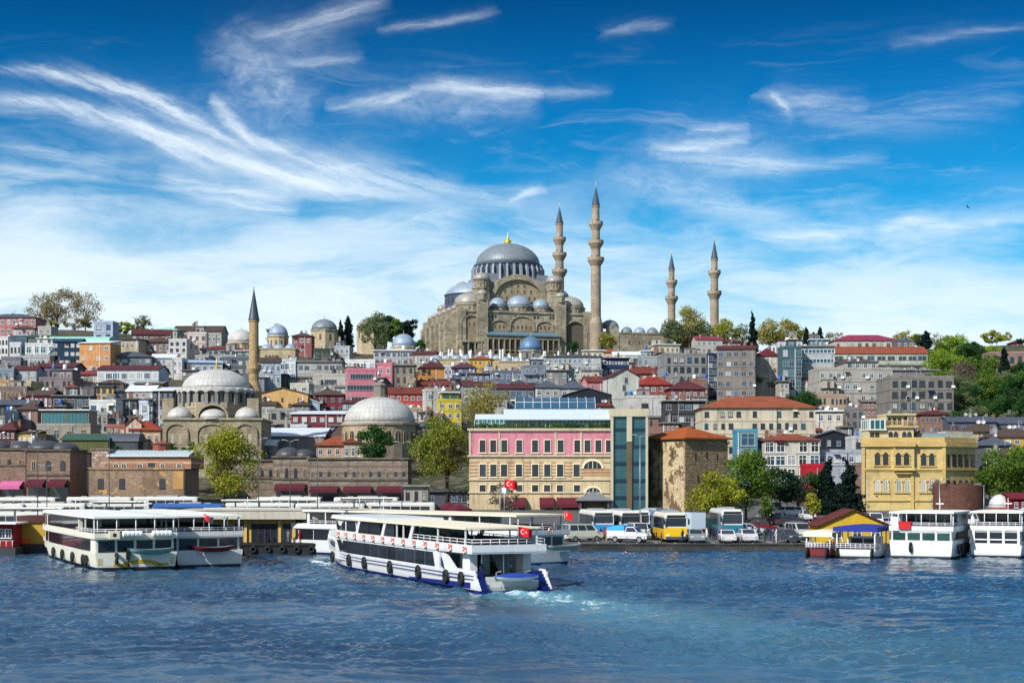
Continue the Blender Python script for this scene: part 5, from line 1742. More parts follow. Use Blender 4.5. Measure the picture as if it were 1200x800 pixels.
B(214, 262, 425, 440, (190, 200, 214), 'house with a wide blue grey flat roof above the scalloped dome', rows=1, cols=5, roof='shed', rm=M_BLUEROOF, rh=2.2, ex='clean')
B(44, 94, 430, 446, (126, 108, 132), 'mauve house under a long maroon roof with a shaded terrace', rows=1, cols=6, win='dk', roof='gablex', rm=RM, rh=2.2)
B(90, 122, 439, 458, (178, 152, 132), 'tan wooden house with ribbed shutters below the orange building', rows=1, cols=6, win='ck', ww=.7, wh=.7, roof='hip', rm=RP, rh=2.2)
B(118, 190, 433, 462, (216, 222, 230), 'long white house with two ribbon window floors under a maroon roof', rows=2, cols=5, win='wl3', ww=.86, wh=.55, roof='gablex', rm=RM, rh=2.4)
B(0, 20, 434, 453, (130, 150, 168), 'blue grey house with big dark windows on the left edge', rows=2, cols=3, win='gk', ww=.7)
B(18, 46, 433, 452, (186, 186, 192), 'pale mauve house with two dormers left of the mauve house', rows=2, cols=3, roof='gablex', rm=RM)
B(48, 92, 444, 464, (140, 126, 128), 'plain grey brown house below the maroon roofs', rows=2, cols=6, win='dk', ex='gap')
B(33, 45, 449, 468, (214, 190, 128), 'narrow mustard house with a yellow tank on top', rows=1, cols=1, ex='clean', ww=.3)
B(0, 20, 447, 462, (206, 158, 110), 'low apricot house at the left edge', rows=1, cols=4)
B(114, 136, 453, 472, (214, 178, 98), 'ochre yellow house with a dark roof storey', rows=2, cols=3, win='dk', roof='slab', rm=M_DGREY)
B(134, 160, 458, 474, (88, 92, 100), 'dark grey house right of the ochre yellow house', rows=1, cols=3, win='gb', roof='gablex', rm=M_SLATE)
B(150, 186, 458, 476, (190, 178, 166), 'house with a wide white pitched roof left of the scalloped dome', rows=2, cols=4, roof='gablex', rm=M_PALEROOF, rh=2.4)
B(180, 212, 458, 500, (66, 64, 72), 'dark timber clad building close to the scalloped dome', rows=3, cols=4, win='gb', roof='shed', rm=M_PALEROOF, rh=1.8)
B(0, 34, 455, 474, (142, 122, 112), 'brown terrace with arched openings at the left', rows=1, cols=7, win='tkarch', ww=.6, wh=.6)
B(32, 66, 463, 480, (122, 56, 66), 'dark red house with pale shutters and a long roof', rows=1, cols=6, win='wl', ww=.55, roof='gablex', rm=RB)
B(64, 110, 464, 483, (98, 104, 106), 'dark grey building with dark shop windows left of the white block', rows=1, cols=4, win='gk', ww=.8, wh=.6, roof='slab')
B(107, 140, 471, 500, (226, 232, 226), 'white cubic house with a mint green balcony', rows=2, cols=2, win='dk', ww=.55, ex='balc')
B(138, 162, 468, 496, (118, 118, 118), 'mid grey walled house right of the white cubic house', rows=2, cols=3, win='dk', roof='slab', rm=M_SLATE)  # one plain grey wall colour
B(0, 46, 474, 494, (60, 66, 78), 'long dark roofed workshop at the left edge', rows=1, cols=6, win='gk', roof='gablex', rm=M_SLATE, rh=2)
B(3, 24, 484, 508, (72, 92, 108), 'blue grey house with one yellow corner at the left', rows=2, cols=3, win='db')
B(110, 128, 486, 507, (186, 182, 170), 'narrow grey cream house with two windows', rows=2, cols=2, win='dk', ww=.3)
B(47, 110, 499, 521, (176, 166, 152), 'beige house with three square windows, a glazed upper floor and a white roof', rows=1, cols=4, win='tk', ww=.5, wh=.55, top=4.0, ex='clean')
B(22, 48, 480, 500, (156, 124, 116), 'brown tile roofed house left of the beige house', rows=1, cols=4, roof='hip', rm=RB, rh=2.6)
B(165, 178, 472, 498, (206, 220, 236), 'narrow pale blue house with one dark window', rows=2, cols=1, win='dk', ww=.4, ex='clean')
B(176, 188, 474, 500, (70, 88, 104), 'narrow slate blue house beside the pale blue house', rows=3, cols=2, win='wb')
B(184, 202, 483, 510, (206, 202, 206), 'narrow white grey house left of the domed mosque wall', rows=3, cols=2)
B(148, 168, 497, 523, (226, 196, 168), 'cream gable house left of the red tiled house', rows=2, cols=2, roof='gabley', rm=RO, rh=2.4)
B(154, 190, 504, 523, (220, 180, 132), 'low house with a bright red tiled roof in front of the domed mosque', rows=1, cols=4, roof='hip', rm=(186, 72, 54), rh=3.4)
B(126, 150, 500, 522, (180, 112, 92), 'reddish house with a white canopy left of the red tiled house', rows=2, cols=3, win='ck')
B(0, 28, 504, 528, (104, 62, 62), 'maroon roofed house low on the left edge', rows=1, cols=4, roof='hip', rm=RM, rh=3)
B(22, 48, 507, 528, (206, 168, 96), 'small tan shop with a white sign left of the beige house', rows=1, cols=3, win='wl', ww=.7, roof='shed', rm=RB)
B(76, 130, 515, 533, (104, 108, 64), 'mossy low shed behind the brick market', rows=0, roof='gablex', rm=M_GREENROOF, rh=2, ex='clean')
B(128, 164, 517, 532, (84, 90, 98), 'low house with a dark blue vaulted roof behind the banded brick hall', rows=0, roof='vault', rm=M_SLATE, rh=3, ex='clean')
# --- around the slender minaret and the old bath house
B(232, 286, 409, 425, (208, 204, 200), 'white terrace cafe with a red roof left of the slender minaret', rows=1, cols=7, win='gk', ww=.8, roof='hip', rm=RT, rh=2.4)
B(262, 300, 420, 440, (98, 110, 118), 'dark green grey house behind the scalloped dome', rows=2, cols=4, win='gl')
B(343, 367, 394, 413, (168, 96, 92), 'rose red house with white windows left of the octagonal tomb', rows=2, cols=3, win='wk', roof='hip', rm=RB, rh=2.2)
B(300, 330, 424, 452, (190, 204, 216), 'pale blue house under a brown roof right of the slender minaret', rows=2, cols=4, win='wb', roof='gablex', rm=RB, rh=2.2)
B(327, 352, 423, 448, (208, 222, 228), 'white house with a double glazed veranda right of the pale blue house', rows=2, cols=2, win='wb3', ww=.9, wh=.62)
B(350, 402, 424, 450, (190, 190, 186), 'long grey building with a dark row of terrace windows', rows=2, cols=7, win='gk', ww=.75, wh=.4, roof='slab', rm=M_CONC)
B(366, 408, 440, 463, (198, 192, 180), 'plain pale grey block with one wide dark opening', rows=1, cols=1, win='gk6', ww=.44, wh=.4)
B(366, 392, 410, 424, (76, 92, 78), 'dark green netted building below the octagonal tomb', rows=1, cols=4, win='gk')
B(392, 412, 407, 424, (184, 190, 196), 'light grey house with drums on its roof below the cypresses', rows=2, cols=3)
B(303, 363, 462, 486, (234, 182, 108), 'orange yellow gable wall with one small window right of the domed mosque', rows=2, cols=3, win='dk', ww=.12, wh=.4, roof='gabley', rm=RB, rh=2.8, ex='gap clean', dep=12)
B(341, 366, 451, 470, (210, 206, 184), 'cream house behind the orange yellow gable', rows=1, cols=2)
B(368, 405, 463, 484, (128, 50, 64), 'maroon house with a brown hip roof left of the pink terraced building', rows=1, cols=4, win='gb', roof='hip', rm=RB, rh=2.6)
B(312, 346, 481, 506, (172, 168, 156), 'low grey stone house below the orange yellow gable', rows=1, cols=3, win='dk', roof='flat')
B(343, 405, 485, 510, (132, 58, 66), 'dark red brick house with white windows under white skylights', rows=2, cols=4, win='wl', ww=.5, wh=.42, roof='shed', rm=M_PALEROOF, rh=1.6)
B(346, 376, 472, 486, (170, 190, 206), 'pale blue shed behind the dark red brick house', rows=0, roof='gabley', rm=M_PALEROOF, rh=2)
B(276, 384, 511, 531, (150, 148, 142), 'large low hall with a wide white sheet roof left of the red roofed hall', rows=0, roof='gablex', rm=M_PALEROOF, rh=3.2, ex='clean', dep=22)
B(372, 422, 522, 536, (206, 168, 140), 'low hall with a red tiled roof below the old bath house', rows=1, cols=5, roof='hip', rm=RO, rh=3.2, ex='clean')
B(384, 414, 512, 528, (108, 84, 76), 'small house with a dark brown pyramid roof left of the old bath house', rows=0, roof='hip', rm=RB, rh=4.2, ex='clean')
B(446, 492, 514, 536, (176, 140, 116), 'house with a wide red brown roof at the right foot of the bath house', rows=1, cols=5, roof='hip', rm=RB, rh=3.4)
B(486, 514, 500, 534, (150, 142, 134), 'tall narrow grey house between the old bath house and the tall olive tree', rows=3, cols=3, win='dk', roof='hip', rm=M_SLATE, rh=2.4)
B(404, 440, 519, 540, (186, 168, 142), 'low tan house with a brick red roof left below the old bath house', rows=1, cols=5, roof='hip', rm=RT, rh=3)
B(196, 232, 519, 544, (140, 128, 112), 'low mossy roofed house by the left base of the domed mosque', rows=1, cols=4, win='dk', roof='hip', rm=M_GREENROOF, rh=3)
B(288, 322, 522, 548, (150, 144, 138), 'low grey house with a pale shed roof hiding the right base of the domed mosque', rows=1, cols=4, win='dk', roof='shed', rm=M_PALEROOF, rh=2)
B(438, 486, 411, 428, (196, 196, 200), 'pale mauve house with a white terrace just below the small pale blue dome', rows=1, cols=7, win='gk', ww=.7, roof='slab', rm=M_PALEROOF)
B(484, 512, 415, 430, (176, 170, 160), 'grey cream house right of the small pale blue dome', rows=1, cols=4, roof='gablex', rm=RM)
B(405, 444, 423, 436, (232, 230, 228), 'white framed glass penthouse above the pink terraced building', rows=1, cols=4, win='wk', ww=.8, wh=.7, ex='clean')
B(403, 443, 434, 488, (228, 132, 148), 'pink terraced building with long dark balcony windows', rows=4, cols=1, win='gk9', ww=.9, wh=.42, roof='flat')
B(442, 465, 427, 455, (222, 120, 138), 'tall narrow rose pink house right of the pink terraced building', rows=2, cols=2, win='wk', ww=.4)
B(463, 486, 428, 462, (150, 140, 124), 'unpainted stone house front between the pink and orange houses', rows=2, cols=2, win='dk', ww=.35, roof='slab', rm=M_CONC)
B(489, 521, 431, 452, (222, 148, 70), 'orange house with a wide maroon hip roof', rows=2, cols=4, win='dk', roof='hip', rm=RM, rh=3.2)
B(519, 534, 430, 441, (212, 214, 220), 'small white bay fronted house right of the orange house', rows=1, cols=3, win='wk')
B(530, 558, 431, 450, (112, 118, 144), 'blue grey house with a purple brown roof', rows=2, cols=4, win='wb', roof='hip', rm=(110, 66, 78), rh=3.0)
B(550, 577, 421, 436, (236, 186, 62), 'bright yellow house below the mosque terrace', rows=2, cols=5, win='tk', ww=.5, roof='hip', rm=RO, rh=2)
B(453, 496, 461, 492, (216, 78, 68), 'coral red building with brick red awnings above the old bath house', rows=3, cols=5, win='wk', ww=.55, wh=.5, roof='gablex', rm=RT, rh=2.6)
B(494, 522, 458, 498, (206, 206, 200), 'white grey apartment house between the coral and lemon yellow buildings', rows=3, cols=2, win='wb', ww=.45)
B(511, 541, 470, 503, (234, 204, 62), 'lemon yellow building with a lime green top floor', rows=3, cols=3, win='wk', ww=.55, top=2.4)
B(478, 530, 451, 462, (190, 128, 116), 'long low house with a red roof behind the coral building', rows=0, roof='gablex', rm=RT, rh=2.4)
B(540, 575, 452, 474, (150, 158, 172), 'blue grey apartment block with a red brown roof above the bare tree', rows=2, cols=5, win='wb', roof='gablex', rm=RM, rh=2.0)
B(572, 626, 455, 478, (112, 124, 154), 'dark blue glazed house under a long maroon roof', rows=2, cols=7, win='gb', ww=.8, roof='gablex', rm=RM, rh=2.2)
B(574, 612, 436, 456, (112, 126, 152), 'hazy blue house front left of the long grey blue school', rows=2, cols=5, win='wb')
B(540, 576, 438, 452, (96, 108, 138), 'dark blue grey house behind the bare tree', rows=1, cols=5, win='wb', roof='slab', rm=M_SLATE)
B(610, 640, 430, 458, (140, 152, 170), 'blue grey narrow block with balconies left of the long school', rows=3, cols=3, win='wk', ex='balc')
# --- centre and right
B(636, 704, 418, 445, (178, 182, 180), 'long grey school with three floors of white windows below the mosque', rows=3, cols=12, win='wb', ww=.6, wh=.6, roof='hip', rm=M_SLATE, rh=1.6)
B(702, 737, 420, 440, (46, 66, 110), 'navy blue end block with a row of pale windows', rows=1, cols=9, win='wl', ww=.7, wh=.35, roof='slab', rm=M_SLATE)
B(682, 712, 411, 421, (226, 216, 186), 'low cream wall building under the tallest minaret', rows=1, cols=5, roof='slab', rm=M_PALEROOF, ex='clean')
B(708, 724, 413, 425, (232, 180, 150), 'tiny peach house with a pointed roof below the tallest minaret', rows=1, cols=2, roof='hip', rm=RO, rh=2.4, ex='clean')
B(718, 750, 416, 432, (210, 210, 196), 'cream hall with a pale barrel roof below the court wall', rows=1, cols=3, win='dk', roof='vault', rm=M_PALEROOF, rh=2.4, ex='clean')
B(747, 776, 419, 438, (158, 164, 166), 'grey apartment house left of the solid grey block', rows=2, cols=4, win='gb')
B(764, 796, 404, 416, (220, 210, 172), 'cream bungalow under the leafy ridge trees', rows=1, cols=5, win='ck', roof='slab', rm=M_PALEROOF)
B(773, 827, 416, 462, (150, 150, 148), 'solid grey office block with four floors of dark square windows', rows=4, cols=4, win='dk', ww=.55, wh=.55, ex='band')
B(824, 841, 416, 462, (36, 62, 100), 'narrow dark blue glass front between two grey blocks', rows=6, cols=2, win='gb', ww=.85, wh=.7)
B(839, 890, 409, 466, (142, 132, 124), 'tall block with a bare grey brown side wall and balconies at its left edge', rows=5, cols=5, win='gk', ww=.7, roof='gablex', rm=RM, rh=2, ex='firstcol', yaw=0)
B(842, 868, 401, 412, (150, 120, 112), 'low house with a dusky red roof on the ridge behind the grey blocks', rows=1, cols=4, roof='hip', rm=RM, rh=2)
B(812, 846, 398, 414, (190, 186, 176), 'pale house with a red roof under the leafy ridge trees', rows=1, cols=5, roof='gablex', rm=RP, rh=2.6)
B(885, 914, 417, 462, (212, 202, 194), 'cream house with a wide dark red hip roof', rows=4, cols=3, win='tk', roof='hip', rm=(130, 42, 54), rh=4.0)
B(910, 940, 399, 412, (206, 206, 208), 'white house on the ridge behind the teal glass front', rows=1, cols=4, roof='hip', rm=RM, rh=2)
B(914, 938, 408, 466, (74, 112, 122), 'teal glass apartment front left of the pale banded flats', rows=5, cols=3, win='gt', ww=.9, wh=.7)
B(936, 977, 406, 462, (188, 190, 190), 'pale grey banded flats with a yellow sign strip', rows=5, cols=1, win='wb9', ww=.92, wh=.4, roof='slab', rm=M_CONC)
B(948, 974, 398, 410, (70, 128, 146), 'small teal roof house above the pale banded flats', rows=1, cols=5, win='wt', roof='slab', rm=M_PALEROOF)
B(975, 1051, 399, 412, (206, 196, 186), 'long ridge building with a magenta pink roof', rows=1, cols=9, win='tk', roof='hip', rm=(186, 62, 92), rh=4.2, ex='clean')
B(1048, 1070, 400, 414, (110, 106, 108), 'dark grey house at the right end of the magenta roof', rows=1, cols=3)
B(974, 1084, 414, 436, (206, 212, 186), 'long pale green school with two window rows and a red tiled roof', rows=2, cols=9, win='gk', ww=.82, wh=.5, roof='gablex', rm=RO, rh=4.2, ex='clean')
B(955, 1042, 433, 486, (182, 176, 166), 'large grey apartment block with flaking paint and scattered windows', rows=4, cols=7, win='wk', ww=.5, wh=.42, ex='gap ac band')
B(1038, 1112, 443, 508, (140, 136, 128), 'massive stained grey concrete block with five window floors at the edge of the wood', rows=5, cols=5, win='dk', ww=.62, wh=.55, ex='band ac', dep=16)
B(956, 1096, 434, 446, (156, 154, 154), 'set back top storey with a long dark window band above the grey blocks', rows=1, cols=3, win='gk9', ww=.96, wh=.55, roof='slab', rm=M_CONC, d=492)
B(820, 952, 478, 534, (220, 206, 178), 'long beige four storey building with an orange red tiled roof behind the stone tower', rows=4, cols=14, win='dk', ww=.5, wh=.48, roof='hip', rm=(196, 92, 62), rh=4.4, ex='band gap')
B(777, 826, 470, 512, (72, 72, 72), 'dark building wrapped in scaffolding left of the beige four storey building', rows=3, cols=6, win='gk', ww=.8, roof='slab', rm=M_CONC)
B(732, 779, 466, 500, (206, 204, 198), 'blank white block with one small window right of the pale gable', rows=1, cols=1, win='dk', ww=.2, wh=.3)
B(708, 748, 441, 482, (206, 210, 196), 'pale gable house with a dark strip of stacked windows down its middle', rows=5, cols=1, win='gk', ww=.12, wh=.8, roof='gabley', rm=RM, rh=3.2, ex='clean', dep=12)
B(682, 712, 447, 470, (222, 142, 150), 'rose pink side wall house under a red roof left of the pale gable', rows=1, cols=2, ww=.2, roof='gablex', rm=RT, rh=2.4)
B(744, 786, 451, 470, (170, 100, 90), 'brick red roofed house right of the pale gable', rows=1, cols=4, roof='hip', rm=(188, 62, 54), rh=4)
B(726, 782, 438, 456, (160, 96, 92), 'upper red roofed house in the cluster right of the pale gable', rows=1, cols=5, roof='hip', rm=RT, rh=4)
B(782, 826, 456, 474, (150, 84, 80), 'house with a dark red broken hip roof below the solid grey block', rows=1, cols=5, roof='hip', rm=RM, rh=4)
B(626, 656, 454, 478, (176, 172, 164), 'grey white house with a black hip roof above the hotel skylight, left one', rows=2, cols=3, win='wk', roof='hip', rm=M_SLATE, rh=3)
B(656, 686, 455, 478, (166, 166, 170), 'mauve white house with a black pyramid roof above the hotel skylight', rows=2, cols=3, win='wk', roof='hip', rm=M_SLATE, rh=3.6)
B(660, 717, 463, 482, (40, 46, 60), 'black blue shed with a low gable behind the hotel roof', rows=0, roof='gabley', rm=M_SLATE, rh=3, ex='clean')
B(945, 992, 482, 512, (212, 204, 186), 'cream house with a flat white canopy right of the dark green tree', rows=2, cols=4, win='wk', roof='slab', rm=M_PALEROOF)
B(988, 1016, 480, 514, (128, 122, 124), 'grey brown house left of the rooftop pavilion', rows=3, cols=3, win='dk')
B(893, 958, 516, 562, (214, 206, 190), 'white framed house with big dark windows and a low red roof', rows=2, cols=4, win='wk', ww=.82, wh=.78, roof='hip', rm=(180, 84, 64), rh=2.0, hid=12)
B(862, 886, 506, 560, (70, 160, 190), 'cyan framed blue glass house beside the stone tower', rows=3, cols=1, win='gb', ww=.84, wh=.8, ex='clean', hid=12)
B(882, 896, 516, 556, (212, 212, 204), 'slim white house between the blue glass and white framed houses', rows=3, cols=1, win='wk', ww=.4, hid=12)
B(951, 998, 512, 540, (38, 44, 58), 'navy black gabled house with dish aerials on its front', rows=1, cols=4, win='gl', ww=.4, roof='gabley', rm=M_SLATE, rh=2.2)
B(957, 1008, 530, 560, (176, 186, 196), 'grey white shop with a royal blue awning left of the yellow building', rows=2, cols=6, win='wb', ww=.7, wh=.5, ex='clean', hid=12)
B(996, 1014, 514, 545, (206, 206, 206), 'narrow white house at the left end of the yellow building', rows=2, cols=1, win='dk', hid=10)
# --- far right
B(1158, 1215, 414, 445, (172, 138, 128), 'dusky pink building on the hill behind the cypress at the right edge', rows=2, cols=6, win='dk', ex='clean')
B(1184, 1197, 402, 409, (150, 56, 62), 'small crimson house on the right skyline', rows=1, cols=3, roof='hip', rm=RM, rh=2.0, d=735, ex='clean')
B(1108, 1164, 494, 514, (88, 94, 112), 'blue grey sheds under the dark wood on the right', rows=1, cols=5, win='gk', roof='gablex', rm=M_SLATE, rh=2)
B(1150, 1212, 496, 512, (110, 118, 136), 'low sheds with slate roofs at the right edge below the wood', rows=1, cols=6, win='gk', roof='gablex', rm=M_SLATE, rh=2.4)
B(1128, 1170, 506, 524, (214, 190, 132), 'pale yellow house right of the rooftop pavilion', rows=1, cols=5, roof='hip', rm=RB, rh=3)
B(1160, 1216, 512, 532, (222, 172, 84), 'golden yellow house with a brown roof at the right edge', rows=2, cols=5, win='wl', roof='hip', rm=RB, rh=3)
B(1150, 1182, 522, 548, (100, 100, 118), 'slate roofed house behind the green tree right of the yellow building', rows=1, cols=3, roof='hip', rm=M_SLATE, rh=3)
B(1166, 1196, 534, 556, (206, 196, 192), 'white cottage half hidden by the green tree at the right', rows=1, cols=3, roof='hip', rm=RB, rh=2.4)


# lean-tos, sheds and back houses crowded against the bigger ones
_an = random.Random(5)
_PAL = [((196, 190, 180), 'grey white'), ((150, 146, 144), 'grey'), ((186, 160, 132), 'tan'), ((214, 206, 186), 'cream'), ((118, 112, 116), 'dark grey'), ((160, 120, 108), 'brownish pink'), ((136, 146, 160), 'blue grey'), ((206, 206, 210), 'white'), ((120, 92, 84), 'brown'), ((92, 88, 92), 'charcoal')]
_seen = set()
for label, d, x0, x1, yt, yb, rows in list(BL):
    w_ = x1 - x0
    if yb > 528 or yt < 404 or w_ < 20: continue
    short = label.replace(',', '')
    for cut in (' left of', ' right of', ' behind', ' below', ' beside', ' above', ' between', ' in front', ' at the', ' under', ' with', ' before', ' on the', ' through', ' wrapped', ' close', ' just', ' squeezed', ' over'):
        if cut in short and short.index(cut) > 12: short = short[:short.index(cut)]
    words = short.split()
    if len(words) > 8 or short in _seen or sum(l.replace(',', '').startswith(short) for l, *_ in BL) > 1: short = ' '.join(label.replace(',', '').split()[:8])
    if short in _seen or short.split()[-1] in ('a', 'the', 'and', 'of', 'with', 'its', 'on', 'in', 'to', 'at', 'right', 'left', 'under', 'dark', 'behind', 'below'): continue
    _seen.add(short)
    for side in (0, 1) if w_ > 40 else (_an.randint(0, 1),):
        c, cn = _PAL[_an.randrange(len(_PAL))]
        ww_ = w_ * _an.uniform(.28, .48); ww_ = max(ww_, 11)
        xa = x0 - 3 + _an.uniform(0, .1) * w_ if side == 0 else x1 + 3 - ww_ - _an.uniform(0, .1) * w_
        tp = yb - (yb - yt) * _an.uniform(.22, .5)
        kd = _an.choice(['flat', 'hip', 'shed', 'gablex', 'slab'])
        tile = _an.choice([(150, 66, 54), (112, 54, 58), (104, 78, 70), (172, 84, 62)])
        nm = {'flat': 'flat roofed annex', 'hip': 'tile roofed house', 'shed': 'lean-to', 'gablex': 'tile roofed shed', 'slab': 'flat annex'}[kd]
        lb_ = 'low %s %s at the %s foot of the %s' % (cn, nm, ('left', 'right')[side], short)
        if len(lb_.split()) > 16: lb_ = '%s %s at the %s of the %s' % (cn, nm, ('left', 'right')[side], short)
        if len(lb_.split()) > 16: continue
        bld(xa, xa + ww_, tp, yb + 1, c, lb_, rows=1 if yb - tp < 13 else 2, cols=max(2, int(ww_ / 4.5)), win=_an.choice(['wk', 'dk', 'gk', 'wb', 'wl']), roof=kd, rm=tile if kd in ('hip', 'gablex') else None, ww=_an.uniform(.45, .7), d=d - _an.uniform(3.5, 7), dep=_an.uniform(5, 8), ex='gap', name='annex')

def brick_stump():
    d = 262.0
    x = px2x(1133, d); zb = gz(x, d) - .5
    z = lambda py: py2z(py, d) - zb
    r = thing('round_brick_ruin', 'low round ruined brown brick wall in front of the yellow building', 'ruin', (x, d + 4.6, zb))
    b = MB(); R_ = 30 / F * d; h = z(568)
    pr = random.Random(3)
    n = 40
    tops = [h + pr.uniform(-.5, .5) for _ in range(n)]
    base = len(b.v)
    for i in range(n):
        a = 2 * pi * i / n
        for rr, zz in ((R_, 0), (R_, tops[i]), (R_ - .8, tops[i]), (R_ - .8, 0)): b.v.append((rr * cos(a), rr * sin(a), zz))
    for i in range(n):
        j = (i + 1) % n
        for k in range(3):
            b.f.append((base + 4 * i + k, base + 4 * j + k, base + 4 * j + k + 1, base + 4 * i + k + 1)); b.m.append(0); b.s.append(False)
    b.build('wall', [stone('ruin_brick', rgb(122, 84, 70), rgb(96, 66, 56), rgb(70, 52, 46), .5, .2, .04, .7, patch=(.4, .62, rgb(150, 96, 76)))], r)


brick_stump()
d_ = 275.0
B(943, 962, 547, 566, (206, 26, 44), 'small bright red block between the white framed house and the dark spruces', rows=1, cols=2, win='dk', ww=.3, d=312, ex='clean')
domed_hall(1172, 275, 13, 592, 579, 600, lead('white_lead', rgb(214, 222, 228), 24), wall(170, 90, 80), 'small white domed shed right of the round brick ruin', 'shed', 12, 'domed_shed', 1.0, False, False)
B(1181, 1220, 584, 598, (128, 30, 40), 'crimson roofed shop at the right edge behind the moored boats', rows=1, cols=4, roof='gablex', rm=(150, 36, 48), rh=1.2, d=270, ex='clean')
B(474, 502, 570, 592, (176, 168, 150), 'small stone kiosk right of the long market wall', rows=1, cols=3, win='dk', d=296, ex='clean', roof='slab', rm=M_CONC)
B(500, 552, 576, 592, (84, 92, 104), 'dark low kiosk with a blue panel left of the pink hotel', rows=1, cols=4, win='gb', d=312, ex='clean', roof='slab', rm=M_SLATE)
B(1005, 1060, 545, 590, (146, 120, 110), 'brown house behind the left side of the yellow building', rows=3, cols=4, d=330, ex='clean')
# ------------------------------------------------------------------ trees
LF = {
    'yg': leafm('spring_leaves', rgb(108, 118, 30), rgb(172, 172, 54)),
    'g': leafm('green_leaves', rgb(52, 84, 30), rgb(112, 138, 48)),
    'dg': leafm('dark_green_leaves', rgb(29, 63, 34), rgb(63, 104, 43)),
    'ol': leafm('olive_leaves', rgb(124, 122, 58), rgb(176, 168, 88)),
    'br': leafm('budding_leaves', rgb(126, 118, 84), rgb(166, 156, 112)),
    'bg': leafm('bright_green_leaves', rgb(84, 126, 38), rgb(158, 178, 60)),
    'cy': leafm('cypress_needles', rgb(12, 30, 28), rgb(24, 50, 38)),
    'pn': leafm('pine_needles', rgb(19, 43, 36), rgb(46, 80, 53)),
    'gy': leafm('grey_green_leaves', rgb(78, 92, 65), rgb(126, 139, 90)),
    'tw': leafm('bare_twigs', rgb(90, 80, 70), rgb(122, 108, 92)),
}
LF['oy'] = leafm('olive_yellow_leaves', rgb(86, 104, 34), rgb(146, 150, 54))
_tr = np.random.default_rng(21)


def leaf_cloud(cent, rad, n, size, squash=1.0, shell=.55):
    """leaf sized quads scattered through ellipsoids : cent (k,3), rad (k,3)"""
    k = len(cent)
    wts = rad.prod(1) ** (2 / 3); wts = wts / wts.sum()
    idx = _tr.choice(k, n, p=wts)
    dirs = _tr.normal(size=(n, 3)); dirs /= np.linalg.norm(dirs, axis=1)[:, None]
    rr = (shell + (1 - shell) * _tr.random(n)) ** .8 * (1 + .18 * _tr.normal(size=n))
    p = cent[idx] + dirs * rad[idx] * rr[:, None]
    nrm = dirs * .8 + _tr.normal(size=(n, 3)) * .75; nrm /= np.linalg.norm(nrm, axis=1)[:, None]
    u = np.cross(nrm, _tr.normal(size=(n, 3))); u /= np.linalg.norm(u, axis=1)[:, None]
    v = np.cross(nrm, u)
    s = size * (.55 + .9 * _tr.random(n))[:, None]
    a = p + u * s; b = p + v * s * .62; c = p - u * s; e = p - v * s * .62
    return np.stack([a, b, c, e], 1).reshape(-1, 3)


def quads(name, V, mat, parent=None):
    n = len(V) // 4
    me = bpy.data.meshes.new(name)
    me.vertices.add(len(V)); me.vertices.foreach_set('co', V.astype(np.float32).ravel())
    me.loops.add(len(V)); me.loops.foreach_set('vertex_index', np.arange(len(V), dtype=np.int32))
    me.polygons.add(n); me.polygons.foreach_set('loop_start', np.arange(0, 4 * n, 4, dtype=np.int32))
    me.update(calc_edges=True)
    me.materials.append(mat)
    return link(name, me, parent)


